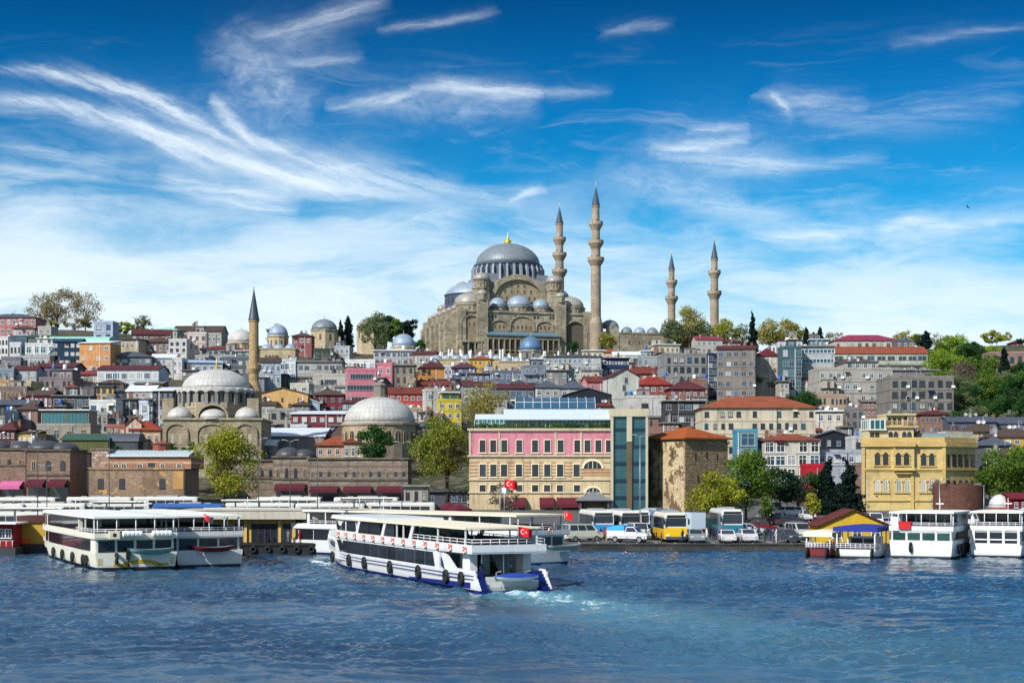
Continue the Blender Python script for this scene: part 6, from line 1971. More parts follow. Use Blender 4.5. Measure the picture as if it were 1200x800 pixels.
def tree(px, yb, yt, wpx, d, kind, leaf, label, group=None, dens=1.0, trunk=.22, name='tree', lean=0., cat='tree'):
    s = d / F
    x = px2x(px, d); zb = gz(x, d) - .3
    H_ = py2z(yt, d) - zb; W_ = wpx * s
    r = thing(name, label, cat, (x, d, zb), 0, group)
    vis_bottom = max(py2z(yb, d) - zb, 0)
    t = MB()
    if kind in ('cypress', 'spruce'):
        t.tube((0, 0, 0), (0, 0, H_ * .9), W_ * .06 + .1, .05, 7)
        t.build('trunk', [M_WOOD], r)
        k = 26
        zz = np.linspace(.06, .98, k)
        if kind == 'cypress': prof = np.clip(np.sin(np.clip(zz, 0, .985) ** .62 * pi), .02, 1) ** .6
        else: prof = (1 - zz) ** .9 * (1 + .18 * np.sin(zz * 40))
        cent = np.stack([_tr.normal(size=k) * W_ * .05, _tr.normal(size=k) * W_ * .05, zz * H_], 1)
        rad = np.stack([prof * W_ / 2, prof * W_ / 2, np.full(k, H_ / k * 1.1)], 1) * (.85 + .25 * _tr.random((k, 1)))
        sz = max(.28, 1.05 * s)
        n = int(dens * min(5200, 900 + 60 * W_ * H_ / sz / sz * .16))
        V = leaf_cloud(cent, rad, n, sz, shell=.45)
        quads('crown', V, LF[leaf], r)
        return r
    ctr = vis_bottom + (H_ - vis_bottom) * .52 if kind != 'round' else H_ * .55
    z0 = max(H_ * trunk, min(vis_bottom, H_ * .5) * .8)
    rz_ = (H_ - z0) / 2; rx = W_ / 2
    cz = z0 + rz_
    k = {'leafy': 30, 'round': 26, 'sparse': 34, 'bare': 30, 'pine': 24}[kind]
    pts = []
    while len(pts) < k:
        q = _tr.uniform(-1, 1, 3)
        rr = np.linalg.norm(q)
        if rr < 1 and (rr > .35 or kind == 'pine'): pts.append(q * .90)
    q = np.array(pts)
    cent = np.stack([q[:, 0] * rx * (1 - .25 * np.clip(q[:, 2], 0, 1)) + lean * (q[:, 2] + 1) * rx, q[:, 1] * rx, cz + q[:, 2] * rz_], 1)
    cr = min(rx, rz_) * (.24 + .2 * _tr.random(k))
    rad = np.stack([cr * 1.15, cr * 1.15, cr * .82], 1)
    # trunk and limbs
    tr0 = max(.1, H_ * .018)
    fork = z0 + rz_ * .35
    bark = M_PALEBARK if kind in ('bare', 'sparse') else M_WOOD
    t.tube((0, 0, -.5), (lean * rx * .3, 0, fork), tr0 * 1.25, tr0 * .7, 8)
    limbs = MB()
    for i in range(0, k, 1 if kind in ('bare', 'sparse') else 2):
        c = cent[i]
        base = Vector((lean * rx * .3, 0, z0 * .7 + (fork - z0 * .7) * _tr.random()))
        mid = base.lerp(Vector(c), .5) + Vector((_tr.normal() * .06 * W_, _tr.normal() * .06 * W_, .08 * H_))
        limbs.tube(base, mid, tr0 * .38, tr0 * .24, 5); limbs.tube(mid, tuple(c), tr0 * .24, tr0 * .08, 5)
        if kind in ('bare', 'sparse'):
            for e in range(5):
                dv = _tr.normal(size=3); dv /= np.linalg.norm(dv); dv[2] = abs(dv[2]) * .8
                e2 = c + dv * cr[i] * 1.6
                st = mid.lerp(Vector(c), .3 + .7 * _tr.random())
                limbs.tube(st, tuple(e2), tr0 * .11, tr0 * .04, 4)
    o = len(t.v)
    t.v += limbs.v; t.f += [tuple(i + o for i in f) for f in limbs.f]; t.m += limbs.m; t.s += limbs.s
    t.build('trunk', [bark], r)
    sz = max(.22, .95 * s)
    area = W_ * (H_ - z0)
    cover = {'leafy': 2.3, 'round': 2.6, 'sparse': .85, 'bare': .40, 'pine': 2.4}[kind] * dens
    n = int(min(9000, max(300, cover * area / (sz * sz * .62))))
    V = leaf_cloud(cent, rad, n, sz, shell=.3 if kind in ('bare', 'sparse') else .55)
    quads('crown', V, LF[leaf], r)
    return r


def gd(px, yb): return solve_d(px, yb)


T = tree
# the waterfront
T(262, 586, 493, 80, 288, 'leafy', 'yg', 'big yellow green tree with drooping foliage in front of the domed mosque', dens=1.7, trunk=.12)
T(524, 596, 478, 76, 312, 'leafy', 'oy', 'tall olive green tree at the left side of the pink hotel', dens=1.4)
T(568, 505, 447, 66, 392, 'sparse', 'ol', 'bare branched olive tree above the roof terrace of the pink hotel')
T(441, 536, 497, 44, 350, 'round', 'dg', 'dark green round tree in front of the old bath house dome')
T(874, 604, 526, 60, 272, 'leafy', 'g', 'bushy green tree right of the stone tower')
T(838, 606, 552, 74, 264, 'leafy', 'yg', 'yellow green tree leaning over the foot of the stone tower', dens=.9)
T(914, 604, 545, 40, 282, 'pine', 'pn', 'dark pine behind the parked cars, left of the two dark spruces')
T(936, 600, 555, 34, 284, 'bare', 'tw', 'leafless grey twigged tree among the dark pines')
T(950, 600, 552, 36, 290, 'round', 'dg', 'dark bush under the white framed house')
T(969, 598, 534, 40, 288, 'spruce', 'cy', 'left of the two dark spruces beside the yellow building')
T(993, 596, 536, 46, 284, 'spruce', 'cy', 'right of the two dark spruces, touching the yellow building')
T(953, 604, 572, 18, 262, 'leafy', 'yg', 'small yellowish tree in front of the left dark spruce', dens=.9)
T(590, 605, 566, 40, 286, 'bare', 'tw', 'leafless shrubby tree with purplish twigs before the pink hotel')
T(1100, 598, 560, 22, 285, 'bare', 'tw', 'thin leafless tree in front of the yellow building')
T(1180, 584, 520, 66, 300, 'leafy', 'g', 'broad green tree right of the yellow building', dens=1.1)
T(1201, 560, 522, 50, 320, 'leafy', 'bg', 'bright green tree at the right edge below the golden house')
T(1160, 575, 540, 30, 310, 'round', 'dg', 'dark green bush behind the round brick ruin')
T(898, 606, 580, 18, 258, 'leafy', 'g', 'small green bush beside the white bus')
for i, (p, yb, yt, w, lf, lb) in enumerate([(140, 532, 518, 22, 'dg', 'round dark bush behind the banded brick hall, left of its turret'), (200, 530, 517, 20, 'dg', 'round dark bush right of the brick turret'), (222, 534, 516, 24, 'g', 'green shrub between the market hall and the domed mosque')]):
    T(p, yb, yt, w, 330, 'round', lf, lb, name='bush', cat='bush', trunk=.1)
# middle of the hill
T(886, 462, 436, 44, gd(886, 466), 'leafy', 'gy', 'hazy grey green tree before the bare side wall block', dens=.8)
T(943, 492, 457, 34, gd(943, 496), 'round', 'dg', 'dark green tree below the pale grey flats')
T(928, 486, 462, 22, gd(928, 490), 'round', 'dg', 'small dark green tree left of the cream house with a white canopy')
T(712, 410, 388, 22, 700, 'leafy', 'ol', 'small olive tree at the foot of the tallest minaret')
T(672, 412, 398, 14, 672, 'round', 'dg', 'dark green bush below the right porch arch of the great mosque', name='bush', cat='bush', trunk=.1)
# ridge, left
T(67, 384, 333, 76, 742, 'sparse', 'br', 'large bare crowned tree on the left skyline beside the pink ridge top building', dens=.95)
T(100, 388, 344, 42, 738, 'bare', 'br', 'thin bare tree right of the large bare crowned tree', dens=.8)
T(56, 397, 376, 36, 700, 'round', 'yg', 'yellowish bush below the large bare crowned tree', name='bush', cat='bush', trunk=.1, dens=.9)
T(88, 396, 370, 46, 720, 'sparse', 'br', 'brown budding tree in front of the bare skyline trees', dens=1.4)
T(146, 396, 378, 30, 705, 'round', 'yg', 'yellow green bush right of the pale blue end wall', name='bush', cat='bush', trunk=.1)
T(167, 394, 368, 22, 720, 'sparse', 'gy', 'small sparse tree left of the green copper roof', dens=1.0)
T(161, 398, 384, 12, 700, 'round', 'dg', 'dark shrub at the foot of the small sparse tree', name='bush', cat='bush', trunk=.1)
T(259, 400, 388, 18, 690, 'round', 'gy', 'grey green bush left of the broad pale dome', name='bush', cat='bush', trunk=.1)
T(322, 400, 379, 22, 690, 'round', 'dg', 'round dark tree right of the slender minaret')
T(399, 412, 376, 9, 690, 'cypress', 'cy', 'shorter left cypress of the pair beside the octagonal tomb')
T(408, 412, 370, 12, 694, 'cypress', 'cy', 'taller right cypress of the pair beside the octagonal tomb')
T(440, 412, 366, 40, 672, 'leafy', 'gy', 'pale leafy tree hiding the right tomb', dens=.8)
T(452, 408, 358, 26, 722, 'pine', 'pn', 'dark green tree peaking highest left of the great mosque')
T(466, 410, 368, 18, 712, 'round', 'g', 'mid green tree left of the dark pine')
T(479, 412, 367, 22, 700, 'pine', 'cy', 'dark blue green pine close to the left flank of the great mosque')
T(492, 412, 398, 14, 690, 'round', 'dg', 'low dark bush at the left corner of the great mosque', name='bush', cat='bush', trunk=.1)
# ridge, right of the court
G_ = 'leafy trees on the ridge right of the mosque court'
for (p, yb, yt, w, k, lf, dn, lb) in [
    (790, 405, 371, 32, 'leafy', 'gy', .75, 'grey green tree at the foot of the slimmer minaret'),
    (808, 402, 357, 36, 'sparse', 'ol', 1.3, 'tallest yellowish ridge tree between the two far minarets'),
    (824, 405, 374, 40, 'leafy', 'gy', .8, 'broad grey green tree in front of the minaret standing alone'),
    (850, 404, 372, 38, 'leafy', 'yg', .6, 'thin yellow green tree right of the minaret standing alone'),
    (903, 404, 374, 36, 'leafy', 'ol', .8, 'golden green tree right of the pointed dark conifer'),
    (926, 405, 371, 34, 'leafy', 'ol', .85, 'golden green tree second right of the pointed dark conifer'),
    (978, 402, 387, 26, 'bare', 'br', 1.2, 'small bare tree left of the magenta roof'),
    (870, 406, 378, 20, 'sparse', 'gy', .9, 'faint grey tree left of the pointed dark conifer'),
]: T(p, yb, yt, w, 716, k, lf, lb, G_, dens=dn)
T(882, 402, 364, 15, 700, 'spruce', 'cy', 'pointed dark conifer standing alone on the right skyline', dens=1.2)
T(945, 402, 384, 9, 700, 'cypress', 'cy', 'little dark cypress right of the golden green trees')
T(953, 404, 389, 7, 698, 'cypress', 'cy', 'lowest of the three little dark cypresses')
T(961, 402, 383, 8, 702, 'cypress', 'cy', 'third little dark cypress left of the magenta roof')
# wooded slope on the right
for (p, yb, yt, w, d0, k, lf, dn, lb) in [
    (1100, 436, 402, 30, 0, 'leafy', 'g', 1.0, 'green tree left of the rounded bright green tree, close to the red tiled school'),
    (1136, 440, 403, 44, 0, 'leafy', 'dg', 1.0, 'darker green tree right of the rounded bright green tree'),
    (1160, 436, 405, 40, 0, 'leafy', 'bg', .9, 'light green tree left of the tall dark cypress'),
    (1194, 446, 424, 40, 0, 'leafy', 'dg', 1.0, 'dark green tree below the dusky pink building at the right edge'),
    (1128, 470, 424, 44, 0, 'sparse', 'tw', 1.6, 'purplish leafless tree in the middle of the wooded slope'),
    (1098, 470, 430, 30, 0, 'leafy', 'g', 1.0, 'green tree showing above the massive concrete block'),
    (1180, 470, 436, 40, 0, 'leafy', 'gy', 1.0, 'grey green tree at the foot of the tall dark cypress'),
    (1140, 486, 452, 44, 0, 'leafy', 'dg', 1.1, 'dark green tree in the lower middle of the wooded slope'),
    (1205, 470, 434, 40, 0, 'leafy', 'g', 1.0, 'green tree cut by the right edge in the middle of the slope'),
    (1120, 496, 470, 40, 0, 'round', 'dg', 1.1, 'dark shrub right beside the corner of the massive concrete block'),
    (1180, 490, 466, 44, 0, 'round', 'dg', 1.1, 'dark rounded shrub low on the slope above the slate roofed sheds'),
    (1062, 412, 387, 30, 722, 'leafy', 'ol', .9, 'yellowish green tree behind the dark grey house at the magenta roof'),
    (1085, 418, 388, 13, 705, 'cypress', 'cy', 1.2, 'broad topped dark cypress at the left end of the wood'),
    (1076, 412, 390, 16, 715, 'leafy', 'g', .9, 'green tree left of the broad topped cypress'),
    (1097, 420, 391, 22, 716, 'bare', 'br', 1.2, 'thin brownish tree right of the broad topped cypress'),
    (1118, 430, 393, 48, 690, 'leafy', 'bg', 1.1, 'rounded bright green tree at the top of the wooded slope'),
    (1108, 452, 408, 50, 655, 'leafy', 'bg', 1.0, 'yellowish bright green tree on the upper wooded slope'),
    (1140, 424, 400, 16, 690, 'pine', 'pn', 1.0, 'small dark pine on the skyline in the middle of the wood'),
    (1146, 462, 414, 54, 632, 'leafy', 'g', 1.0, 'wide green tree in the middle of the wooded slope'),
    (1168, 421, 387, 42, 706, 'leafy', 'yg', .9, 'pale yellow tree on the skyline above the cypress'),
    (1198, 420, 396, 16, 705, 'pine', 'pn', 1.0, 'dark pine cut by the right edge on the skyline'),
    (1177, 452, 407, 15, 640, 'cypress', 'cy', 1.3, 'tall dark cypress in front of the dusky pink building'),
    (1122, 482, 434, 46, 600, 'leafy', 'gy', 1.0, 'greyish tree just right of the massive concrete block'),
    (1160, 474, 440, 44, 590, 'leafy', 'g', .9, 'green tree below the tall dark cypress'),
    (1194, 482, 440, 50, 600, 'leafy', 'dg', 1.0, 'dark green tree at the right edge of the wooded slope'),
    (1130, 502, 460, 50, 545, 'leafy', 'gy', 1.1, 'grey green tree low on the slope beside the concrete block'),
    (1168, 498, 462, 56, 545, 'leafy', 'dg', 1.0, 'dark tree low in the middle of the wooded slope'),
    (1204, 500, 462, 46, 540, 'leafy', 'dg', 1.0, 'lowest dark tree at the right edge of the wooded slope'),
    (1114, 508, 482, 34, 515, 'round', 'dg', 1.1, 'dark shrubby tree at the foot of the wooded slope by the concrete block'),
    (1150, 500, 478, 40, 520, 'round', 'g', 1.1, 'light green shrubby tree at the foot of the wooded slope'),
    (1190, 502, 478, 44, 515, 'round', 'gy', 1.1, 'grey green shrub at the foot of the wooded slope near the sheds'),
]: T(p, yb, yt, w, solve_d(p, yb + 6) if yb > 421 else d0, k, lf, lb, 'trees of the wooded slope on the right', dens=dn)
# ------------------------------------------------------------------ boats
def boat_white(name='boat_white_paint', c=(.74, .75, .74, 1), rust=rgb(150, 112, 70)):
    m, N, p = _new(name)
    tc = N.n('ShaderNodeTexCoord').outputs['Object']
    st = N.noise(N.v('MULTIPLY', tc, (1.2, 1.2, .12)), 1.0, 5, .65)
    fi = N.noise(tc, 2.0, 4, .6)
    x, y, z = N.sep(tc)
    cc = N.mix(fi, tuple(v * .9 for v in c[:3]) + (1,), c)
    cc = N.mix(N.m('MULTIPLY', N.smooth(st, .56, .78), .38), cc, rust)
    cc = N.mix(N.m('MULTIPLY', N.smooth(z, .9, .1), .35), cc, rgb(120, 124, 110))
    N.put(p.inputs['Base Color'], cc)
    p.inputs['Roughness'].default_value = .35
    return m


BW = boat_white()
BW_CREAM = boat_white('cream_boat_paint', rgb(236, 232, 214), rgb(170, 140, 86))
BW_GREY = boat_white('grey_boat_paint', rgb(212, 212, 206))
M_DECK = plain('deck_paint', rgb(120, 128, 124), .8)
M_BOOT = plain('boot_topping', rgb(24, 28, 40), .6)
M_NAVYB = plain('navy_hull_paint', rgb(20, 34, 110), .4)
M_ROOFW = plain('white_canopy', rgb(232, 232, 222), .6, var=.06)
M_CREAMROOF = plain('cream_canopy', rgb(236, 224, 196), .6, var=.08)
M_INT = plain('cabin_interior', rgb(84, 74, 64), .8)
M_INTL = plain('pale_cabin_interior', rgb(176, 168, 150), .8)
M_RAIL = plain('white_rail', (.8, .8, .8, 1), .4)
M_SEATS = plain('dark_seats', rgb(52, 44, 50), .7)
M_BOATGLASS = glass('boat_glass', (.016, .02, .026, 1), .08)
M_BOATGLASS_G = glass('green_boat_glass', rgb(26, 62, 54), .1)


def ring_mesh():
    b = MB(); b.torus((0, 0, 0), .30, .085, 'x', 16, 8, lambda i: 0 if (i // 2) % 2 else 1)
    return b.mesh('lifebuoy', [M_ORANGE, M_WHITE])


RING = ring_mesh()
_b = MB(); _b.torus((0, 0, 0), .34, .17, 'x', 14, 8); TYRE = _b.mesh('tyre_fender', [M_BLACK])


class Boat:
    def __init__(s, name, label, cat, x, d, rz, L, B_, group=None, bow=.66, zs=1.7, zb=3.0, mats=None, notch=False, flare=.5, wl=.32):
        s.L, s.B, s.bow = L, B_, bow
        s.r = thing(name, label, cat, (x, d, 0), rz, group)
        s.zs, s.zb = zs, zb
        n = 30
        b = MB()
        rows = []
        for i in range(n + 1):
            t = i / n
            hb = s.hb(t * L); zt = s.sheer(t * L)
            e = max(0, (t - bow) / (1 - bow))
            k = 1 - flare * e
            hw = hb * (.95 * k); yk = t * L - e * e * L * .045
            yb_ = t * L - e * e * L * .06
            rows.append([(-hw * .8, yb_, -.8), (-hw, yk, wl), (-hb, t * L, zt), (-hb + .18 * (hb > .3), t * L, zt), (-hb + .18 * (hb > .3), t * L, zt - .75), (hb - .18 * (hb > .3), t * L, zt - .75), (hb - .18 * (hb > .3), t * L, zt), (hb, t * L, zt), (hw, yk, wl), (hw * .8, yb_, -.8)])
        base = len(b.v); m = len(rows[0])
        for rr in rows: b.v += rr
        mm = [1, 0, 0, 0, 2, 0, 0, 0, 1]
        for i in range(n):
            for k in range(m - 1):
                q = base + i * m + k
                b.f.append((q + m, q + m + 1, q + 1, q)); b.m.append(mm[k]); b.s.append(False)
        b.f.append(tuple(base + k for k in (0, 1, 8, 9))[::-1]); b.m.append(1); b.s.append(False)
        b.f.append(tuple(base + k for k in ((1, 2, 3, 4, 5, 6, 7, 8) if notch else (1, 2, 7, 8)))[::-1]); b.m.append(0); b.s.append(False)
        s.hull = b.build('hull', mats or [BW, M_BOOT, M_DECK], s.r)

    def hb(s, y):
        t = y / s.L
        e = max(0., (t - s.bow) / (1 - s.bow))
        return s.B / 2 * max(1 - e ** 2.1, .03) * (1 - .06 * max(0, .15 - t) / .15)

    def sheer(s, y):
        t = y / s.L
        e = max(0., (t - s.bow + .1) / (1.1 - s.bow))
        return s.zs + (s.zb - s.zs) * e ** 1.6

    def plan(s, y0, y1, inset, n=10):
        ys = [y0 + (y1 - y0) * i / n for i in range(n + 1)]
        return [(s.hb(y) - inset, y) for y in ys] + [(-(s.hb(y) - inset), y) for y in ys[::-1]]

    def slab(s, name, y0, y1, z0, z1, inset, mat, mt=None, n=10):
        b = MB(); b.prism(s.plan(y0, y1, inset, n), z0, z1, 0, None if mt is None else 1)
        return b.build(name, [mat] if mt is None else [mat, mt], s.r)

    def shell(s, name, y0, y1, z0, z1, inset, mat, t=.12, n=12, back=True, front=True):
        """an upright wall following the hull's outline"""
        b = MB()
        ys = [y0 + (y1 - y0) * i / n for i in range(n + 1)]
        for sg in (-1, 1):
            for i in range(n):
                xa, xb = s.hb(ys[i]) - inset, s.hb(ys[i + 1]) - inset
                pl = [(sg * xa, ys[i]), (sg * xb, ys[i + 1]), (sg * (xb - t), ys[i + 1]), (sg * (xa - t), ys[i])]
                b.prism(pl if sg > 0 else pl[::-1], z0, z1)
        if back: b.box(-s.hb(y0) + inset + t, s.hb(y0) - inset - t, y0, y0 + t, z0, z1)
        if front: b.box(-s.hb(y1) + inset + t, s.hb(y1) - inset - t, y1 - t, y1, z0, z1)
        return b.build(name, [mat], s.r)

    def panes(s, y0, y1, z0, z1, n, inset, mat, sl0=0., sl1=0., sides=(-1, 1), gap=.10, parent=None):
        for sg in sides:
            for i in range(n):
                ya, yb = y0 + (y1 - y0) * i / n + gap / 2, y0 + (y1 - y0) * (i + 1) / n - gap / 2
                a2 = sl0 if i == 0 else 0; c2 = sl1 if i == n - 1 else 0
                q = [(ya, z0), (yb, z0), (yb + c2, z1), (ya + a2, z1)]
                P = [(sg * (s.hb(y) - inset + .03), y, z) for y, z in q]
                Q = [(sg * (s.hb(y) - inset - .05), y, z) for y, z in q]
                b = MB()
                b.poly(P if sg > 0 else P[::-1])
                for k in range(4):
                    e = (k + 1) % 4
                    b.poly([P[e], P[k], Q[k], Q[e]] if sg > 0 else [P[k], P[e], Q[e], Q[k]])
                b.build('window', [mat], parent or s.r)

    def rail(s, y0, y1, z0, z1, inset, n=20, back=True, mid=2, sides=(-1, 1), post=None):
        b = MB()
        ys = [y0 + (y1 - y0) * i / n for i in range(n + 1)]
        for sg in sides:
            for i in range(n + 1):
                x = sg * (s.hb(ys[i]) - inset)
                b.tube((x, ys[i], z0), (x, ys[i], z1), .035, n=5)
                if i < n:
                    x2 = sg * (s.hb(ys[i + 1]) - inset)
                    for k in range(mid):
                        zz = z1 - (z1 - z0) * k / mid
                        b.tube((x, ys[i], zz), (x2, ys[i + 1], zz), .035, n=5)
        if back:
            w = s.hb(y0) - inset
            for k in range(9): b.tube((-w + 2 * w * k / 8, y0, z0), (-w + 2 * w * k / 8, y0, z1), .035, n=5)
            for k in range(mid): zz = z1 - (z1 - z0) * k / mid; b.tube((-w, y0, zz), (w, y0, zz), .035, n=5)
        return b.build('railing', [M_RAIL], s.r)

    def posts(s, ys, z0, z1, inset, t=.14, mat=None, sl=0.):
        for sg in (-1, 1):
            for y in ys:
                x = sg * (s.hb(y) - inset)
                b = MB(); b.yz([(y - t, z0), (y + t, z0), (y + t + sl, z1), (y - t + sl, z1)], x - .07, x + .07); b.build('post', [mat or M_WHITE], s.r)

    def world(s, x, y, z):
        a = s.r.rotation_euler[2]
        return (s.r.location[0] + x * cos(a) - y * sin(a), s.r.location[1] + x * sin(a) + y * cos(a), z)


def fender(bt, y, z, sg=-1, group=None):
    o = link('tyre_fender', TYRE, bt.r, (sg * (bt.hb(y) + .12 + 0.0), y, z))
    o.scale = (1, 1.15, 1.35)
    return o


def benches(bt, y0, y1, z, inset=.6, n=9):
    b = MB()
    for k in range(n):
        y = y0 + (y1 - y0) * k / n
        w = bt.hb(y) - inset
        b.box(-w, w, y, y + .5, z, z + .42); b.box(-w, w, y, y + .1, z + .42, z + .95)
    b.build('bench_row', [M_SEATS], bt.r)


def flag_thing(loc, h, w, label, rz=0., white=False, pole=True, r_=.04, tilt=0.):
    t = thing('flag', label, 'flag', loc, rz)
    if pole:
        b = MB(); b.tube((0, 0, 0), (0, 0, h), r_, r_ * .7, 6); b.build('pole', [M_METAL], t)
    b = MB(); fh = w * .66; nx = 12
    P = []
    for i in range(nx + 1):
        u = i / nx
        P.append((u * w, .16 * w * sin(u * 7.0) * (.3 + u), -.22 * w * u * u))
    for off in (0, .02):
        base = len(b.v)
        for x, y, dz in P:
            b.v += [(x, y + off, h - fh + dz), (x, y + off, h + dz)]
        for i in range(nx):
            q = (base + 2 * i, base + 2 * i + 2, base + 2 * i + 3, base + 2 * i + 1)
            b.f.append(q if not off else q[::-1]); b.m.append(0); b.s.append(True)
    cl = b.build('cloth', [M_WHITE if white else plain('flag_red', rgb(214, 16, 26), .8, var=.05)], t)
    if not white:
        def on(u, v, off):
            u = min(max(u, 0), .999); i = int(u * nx); f = u * nx - i
            p = [P[i][k] + (P[i + 1][k] - P[i][k]) * f for k in range(3)]
            return (p[0], p[1] + off, h - fh + p[2] + v * fh)
        e = MB()
        for off, fl in ((-.02, False), (.04, True)):
            base = len(e.v)
            N_ = 20
            for k in range(N_ + 1):
                a = radians(40) + (2 * pi - radians(80)) * k / N_
                ro = .25; ri = .2
                # outer circle and the offset inner circle
                xo, yo = .33 + ro * .66 * cos(a), .5 + ro * sin(a)
                a2 = radians(52) + (2 * pi - radians(104)) * k / N_
                xi, yi = .365 + ri * .66 * cos(a2), .5 + ri * sin(a2)
                e.v += [on(xo, yo, off), on(xi, yi, off)]
            for k in range(N_):
                q = (base + 2 * k, base + 2 * k + 2, base + 2 * k + 3, base + 2 * k + 1)
                e.f.append(q); e.m.append(0); e.s.append(False)
            st = [on(.55 + (.12 if k % 2 == 0 else .046) * .66 * cos(pi + k * pi / 5), .5 + (.12 if k % 2 == 0 else .046) * sin(pi + k * pi / 5), off) for k in range(10)]
            c = on(.55, .5, off)
            for k in range(10): e.poly([c, st[k], st[(k + 1) % 10]])
        e.build('crescent_and_star', [M_WHITE], cl)
    return t


def liferaft(b, x0, x1, y, z, r=.36):
    n = 5
    pr = []
    L_ = x1 - x0
    for i in range(n * 4 + 1):
        u = i / (n * 4)
        pr.append((x0 + L_ * u, r * (1.0 if i % 4 in (1, 2, 3) else .88) * (1 if 0 < u < 1 else .6)))
    base = len(b.v); k = 12
    for x, rr in pr:
        for j in range(k): a = 2 * pi * j / k; b.v.append((x, y + rr * cos(a), z + rr * sin(a)))
    for i in range(len(pr) - 1):
        for j in range(k):
            j2 = (j + 1) % k
            b.f.append((base + i * k + j, base + i * k + j2, base + (i + 1) * k + j2, base + (i + 1) * k + j)); b.m.append(0); b.s.append(False)
    b.f.append(tuple(base + j for j in range(k))[::-1]); b.m.append(0); b.s.append(False)
    b.f.append(tuple(base + (len(pr) - 1) * k + j for j in range(k))); b.m.append(0); b.s.append(False)


def dinghy(loc, rz, L, W_, label, cover, hullm, name='dinghy'):
    t = thing(name, label, 'small boat', loc, rz)
    b = MB(); n = 16
    base = len(b.v)
    for i in range(n + 1):
        u = i / n * 2 - 1
        w = W_ / 2 * (1 - abs(u) ** 3.0 * .9); zt = .55 + .18 * u * u; zb = .02 + .42 * abs(u) ** 4
        x = u * L / 2
        b.v += [(x, -w, zt), (x, -w * .72, zb + .12), (x, 0, zb), (x, w * .72, zb + .12), (x, w, zt)]
    for i in range(n):
        for k in range(4):
            q = base + i * 5 + k
            b.f.append((q, q + 1, q + 6, q + 5)); b.m.append(0); b.s.append(True)
    for q in (base, base + n * 5): b.f.append(tuple(q + k for k in range(5))); b.m.append(0); b.s.append(False)
    b.build('hull', [hullm], t)
    c = MB(); base = len(c.v)
    for i in range(n + 1):
        u = i / n * 2 - 1
        w = (W_ / 2 + .04) * (1 - abs(u) ** 3.0 * .9); zt = .53 + .18 * u * u; x = u * L / 2 * 1.01
        hgt = (.52 if cover else -.12) * (1 - u * u)
        for k in range(7):
            v = k / 6 * 2 - 1; c.v.append((x, w * v, zt + .04 + hgt * (1 - v * v)))
    for i in range(n):
        for k in range(6):
            q = base + i * 7 + k; c.f.append((q, q + 1, q + 8, q + 7)); c.m.append(0); c.s.append(True)
    c.build('cover' if cover else 'thwart', [cover or M_DECK], t)
    return t


# ---- people: one skinned body, reused with other clothes
def person_mesh(sit=False):
    me = bpy.data.meshes.new('body_cage')
    V = [(0, 0, .95), (0, 0, 1.15), (0, 0, 1.38), (0, -.01, 1.50), (0, -.01, 1.60), (0, -.02, 1.72),
         (-.18, 0, 1.40), (-.25, -.02, 1.14), (-.24, -.1, .92), (-.23, -.14, .84),
         (.18, 0, 1.40), (.25, -.02, 1.14), (.24, -.08, .92), (.23, -.12, .84),
         (-.09, 0, .90), (-.10, -.02, .50), (-.10, .02, .09), (-.10, -.13, .04),
         (.09, 0, .90), (.11, .03, .50), (.11, .06, .09), (.11, -.09, .04)]
    E = [(0, 1), (1, 2), (2, 3), (3, 4), (4, 5), (2, 6), (6, 7), (7, 8), (8, 9), (2, 10), (10, 11), (11, 12), (12, 13), (0, 14), (14, 15), (15, 16), (16, 17), (0, 18), (18, 19), (19, 20), (20, 21)]
    R = [.15, .135, .15, .058, .088, .078, .062, .05, .04, .035, .062, .05, .04, .035, .095, .07, .05, .04, .095, .07, .05, .04]
    me.from_pydata(V, E, [])
    o = bpy.data.objects.new('body_cage', me); COL.objects.link(o)
    o.modifiers.new('skin', 'SKIN')
    for i, sv in enumerate(me.skin_vertices[0].data):
        sv.radius = (R[i], R[i] * (.72 if i in (0, 1, 2) else 1))
        sv.use_root = i == 0
    sb = o.modifiers.new('sub', 'SUBSURF'); sb.levels = 1; sb.render_levels = 1
    dg = bpy.context.evaluated_depsgraph_get()
    out = bpy.data.meshes.new_from_object(o.evaluated_get(dg))
    bpy.data.objects.remove(o)
    for p in out.polygons:
        c = p.center
        p.use_smooth = True
        if c.z > 1.66 or (c.z > 1.55 and c.y > .04): p.material_index = 3
        elif c.z > 1.50: p.material_index = 2
        elif c.z > .93 and c.z < 1.5 or (abs(c.x) > .19 and c.z > .93): p.material_index = 0
        elif abs(c.x) > .19 and c.z > .76: p.material_index = 2
        else: p.material_index = 1
    return out


PM = person_mesh()
SKIN = plain('skin', rgb(206, 158, 130), .6); HAIR = plain('hair', rgb(34, 26, 22), .7)
CLOTH = {k: plain('cloth_' + k, c, .85) for k, c in dict(black=rgb(28, 28, 32), navy=rgb(34, 44, 78), red=rgb(170, 40, 44), white=rgb(214, 214, 210), grey=rgb(110, 114, 120), blue=rgb(60, 100, 160), tan=rgb(170, 140, 104), green=rgb(60, 90, 70), jeans=rgb(58, 76, 108)).items()}
_PC = {}


def person(loc, top, legs, label, rz=0., group=None, s=1.0):
    k = (top, legs)
    if k not in _PC:
        m = PM.copy(); m.name = 'person'
        m.materials.clear()
        for x in (CLOTH[top], CLOTH[legs], SKIN, HAIR): m.materials.append(x)
        _PC[k] = m
    o = link('person', _PC[k], None, loc, rz)
    o.scale = (s, s, s)
    return tag(o, label, 'person', group)


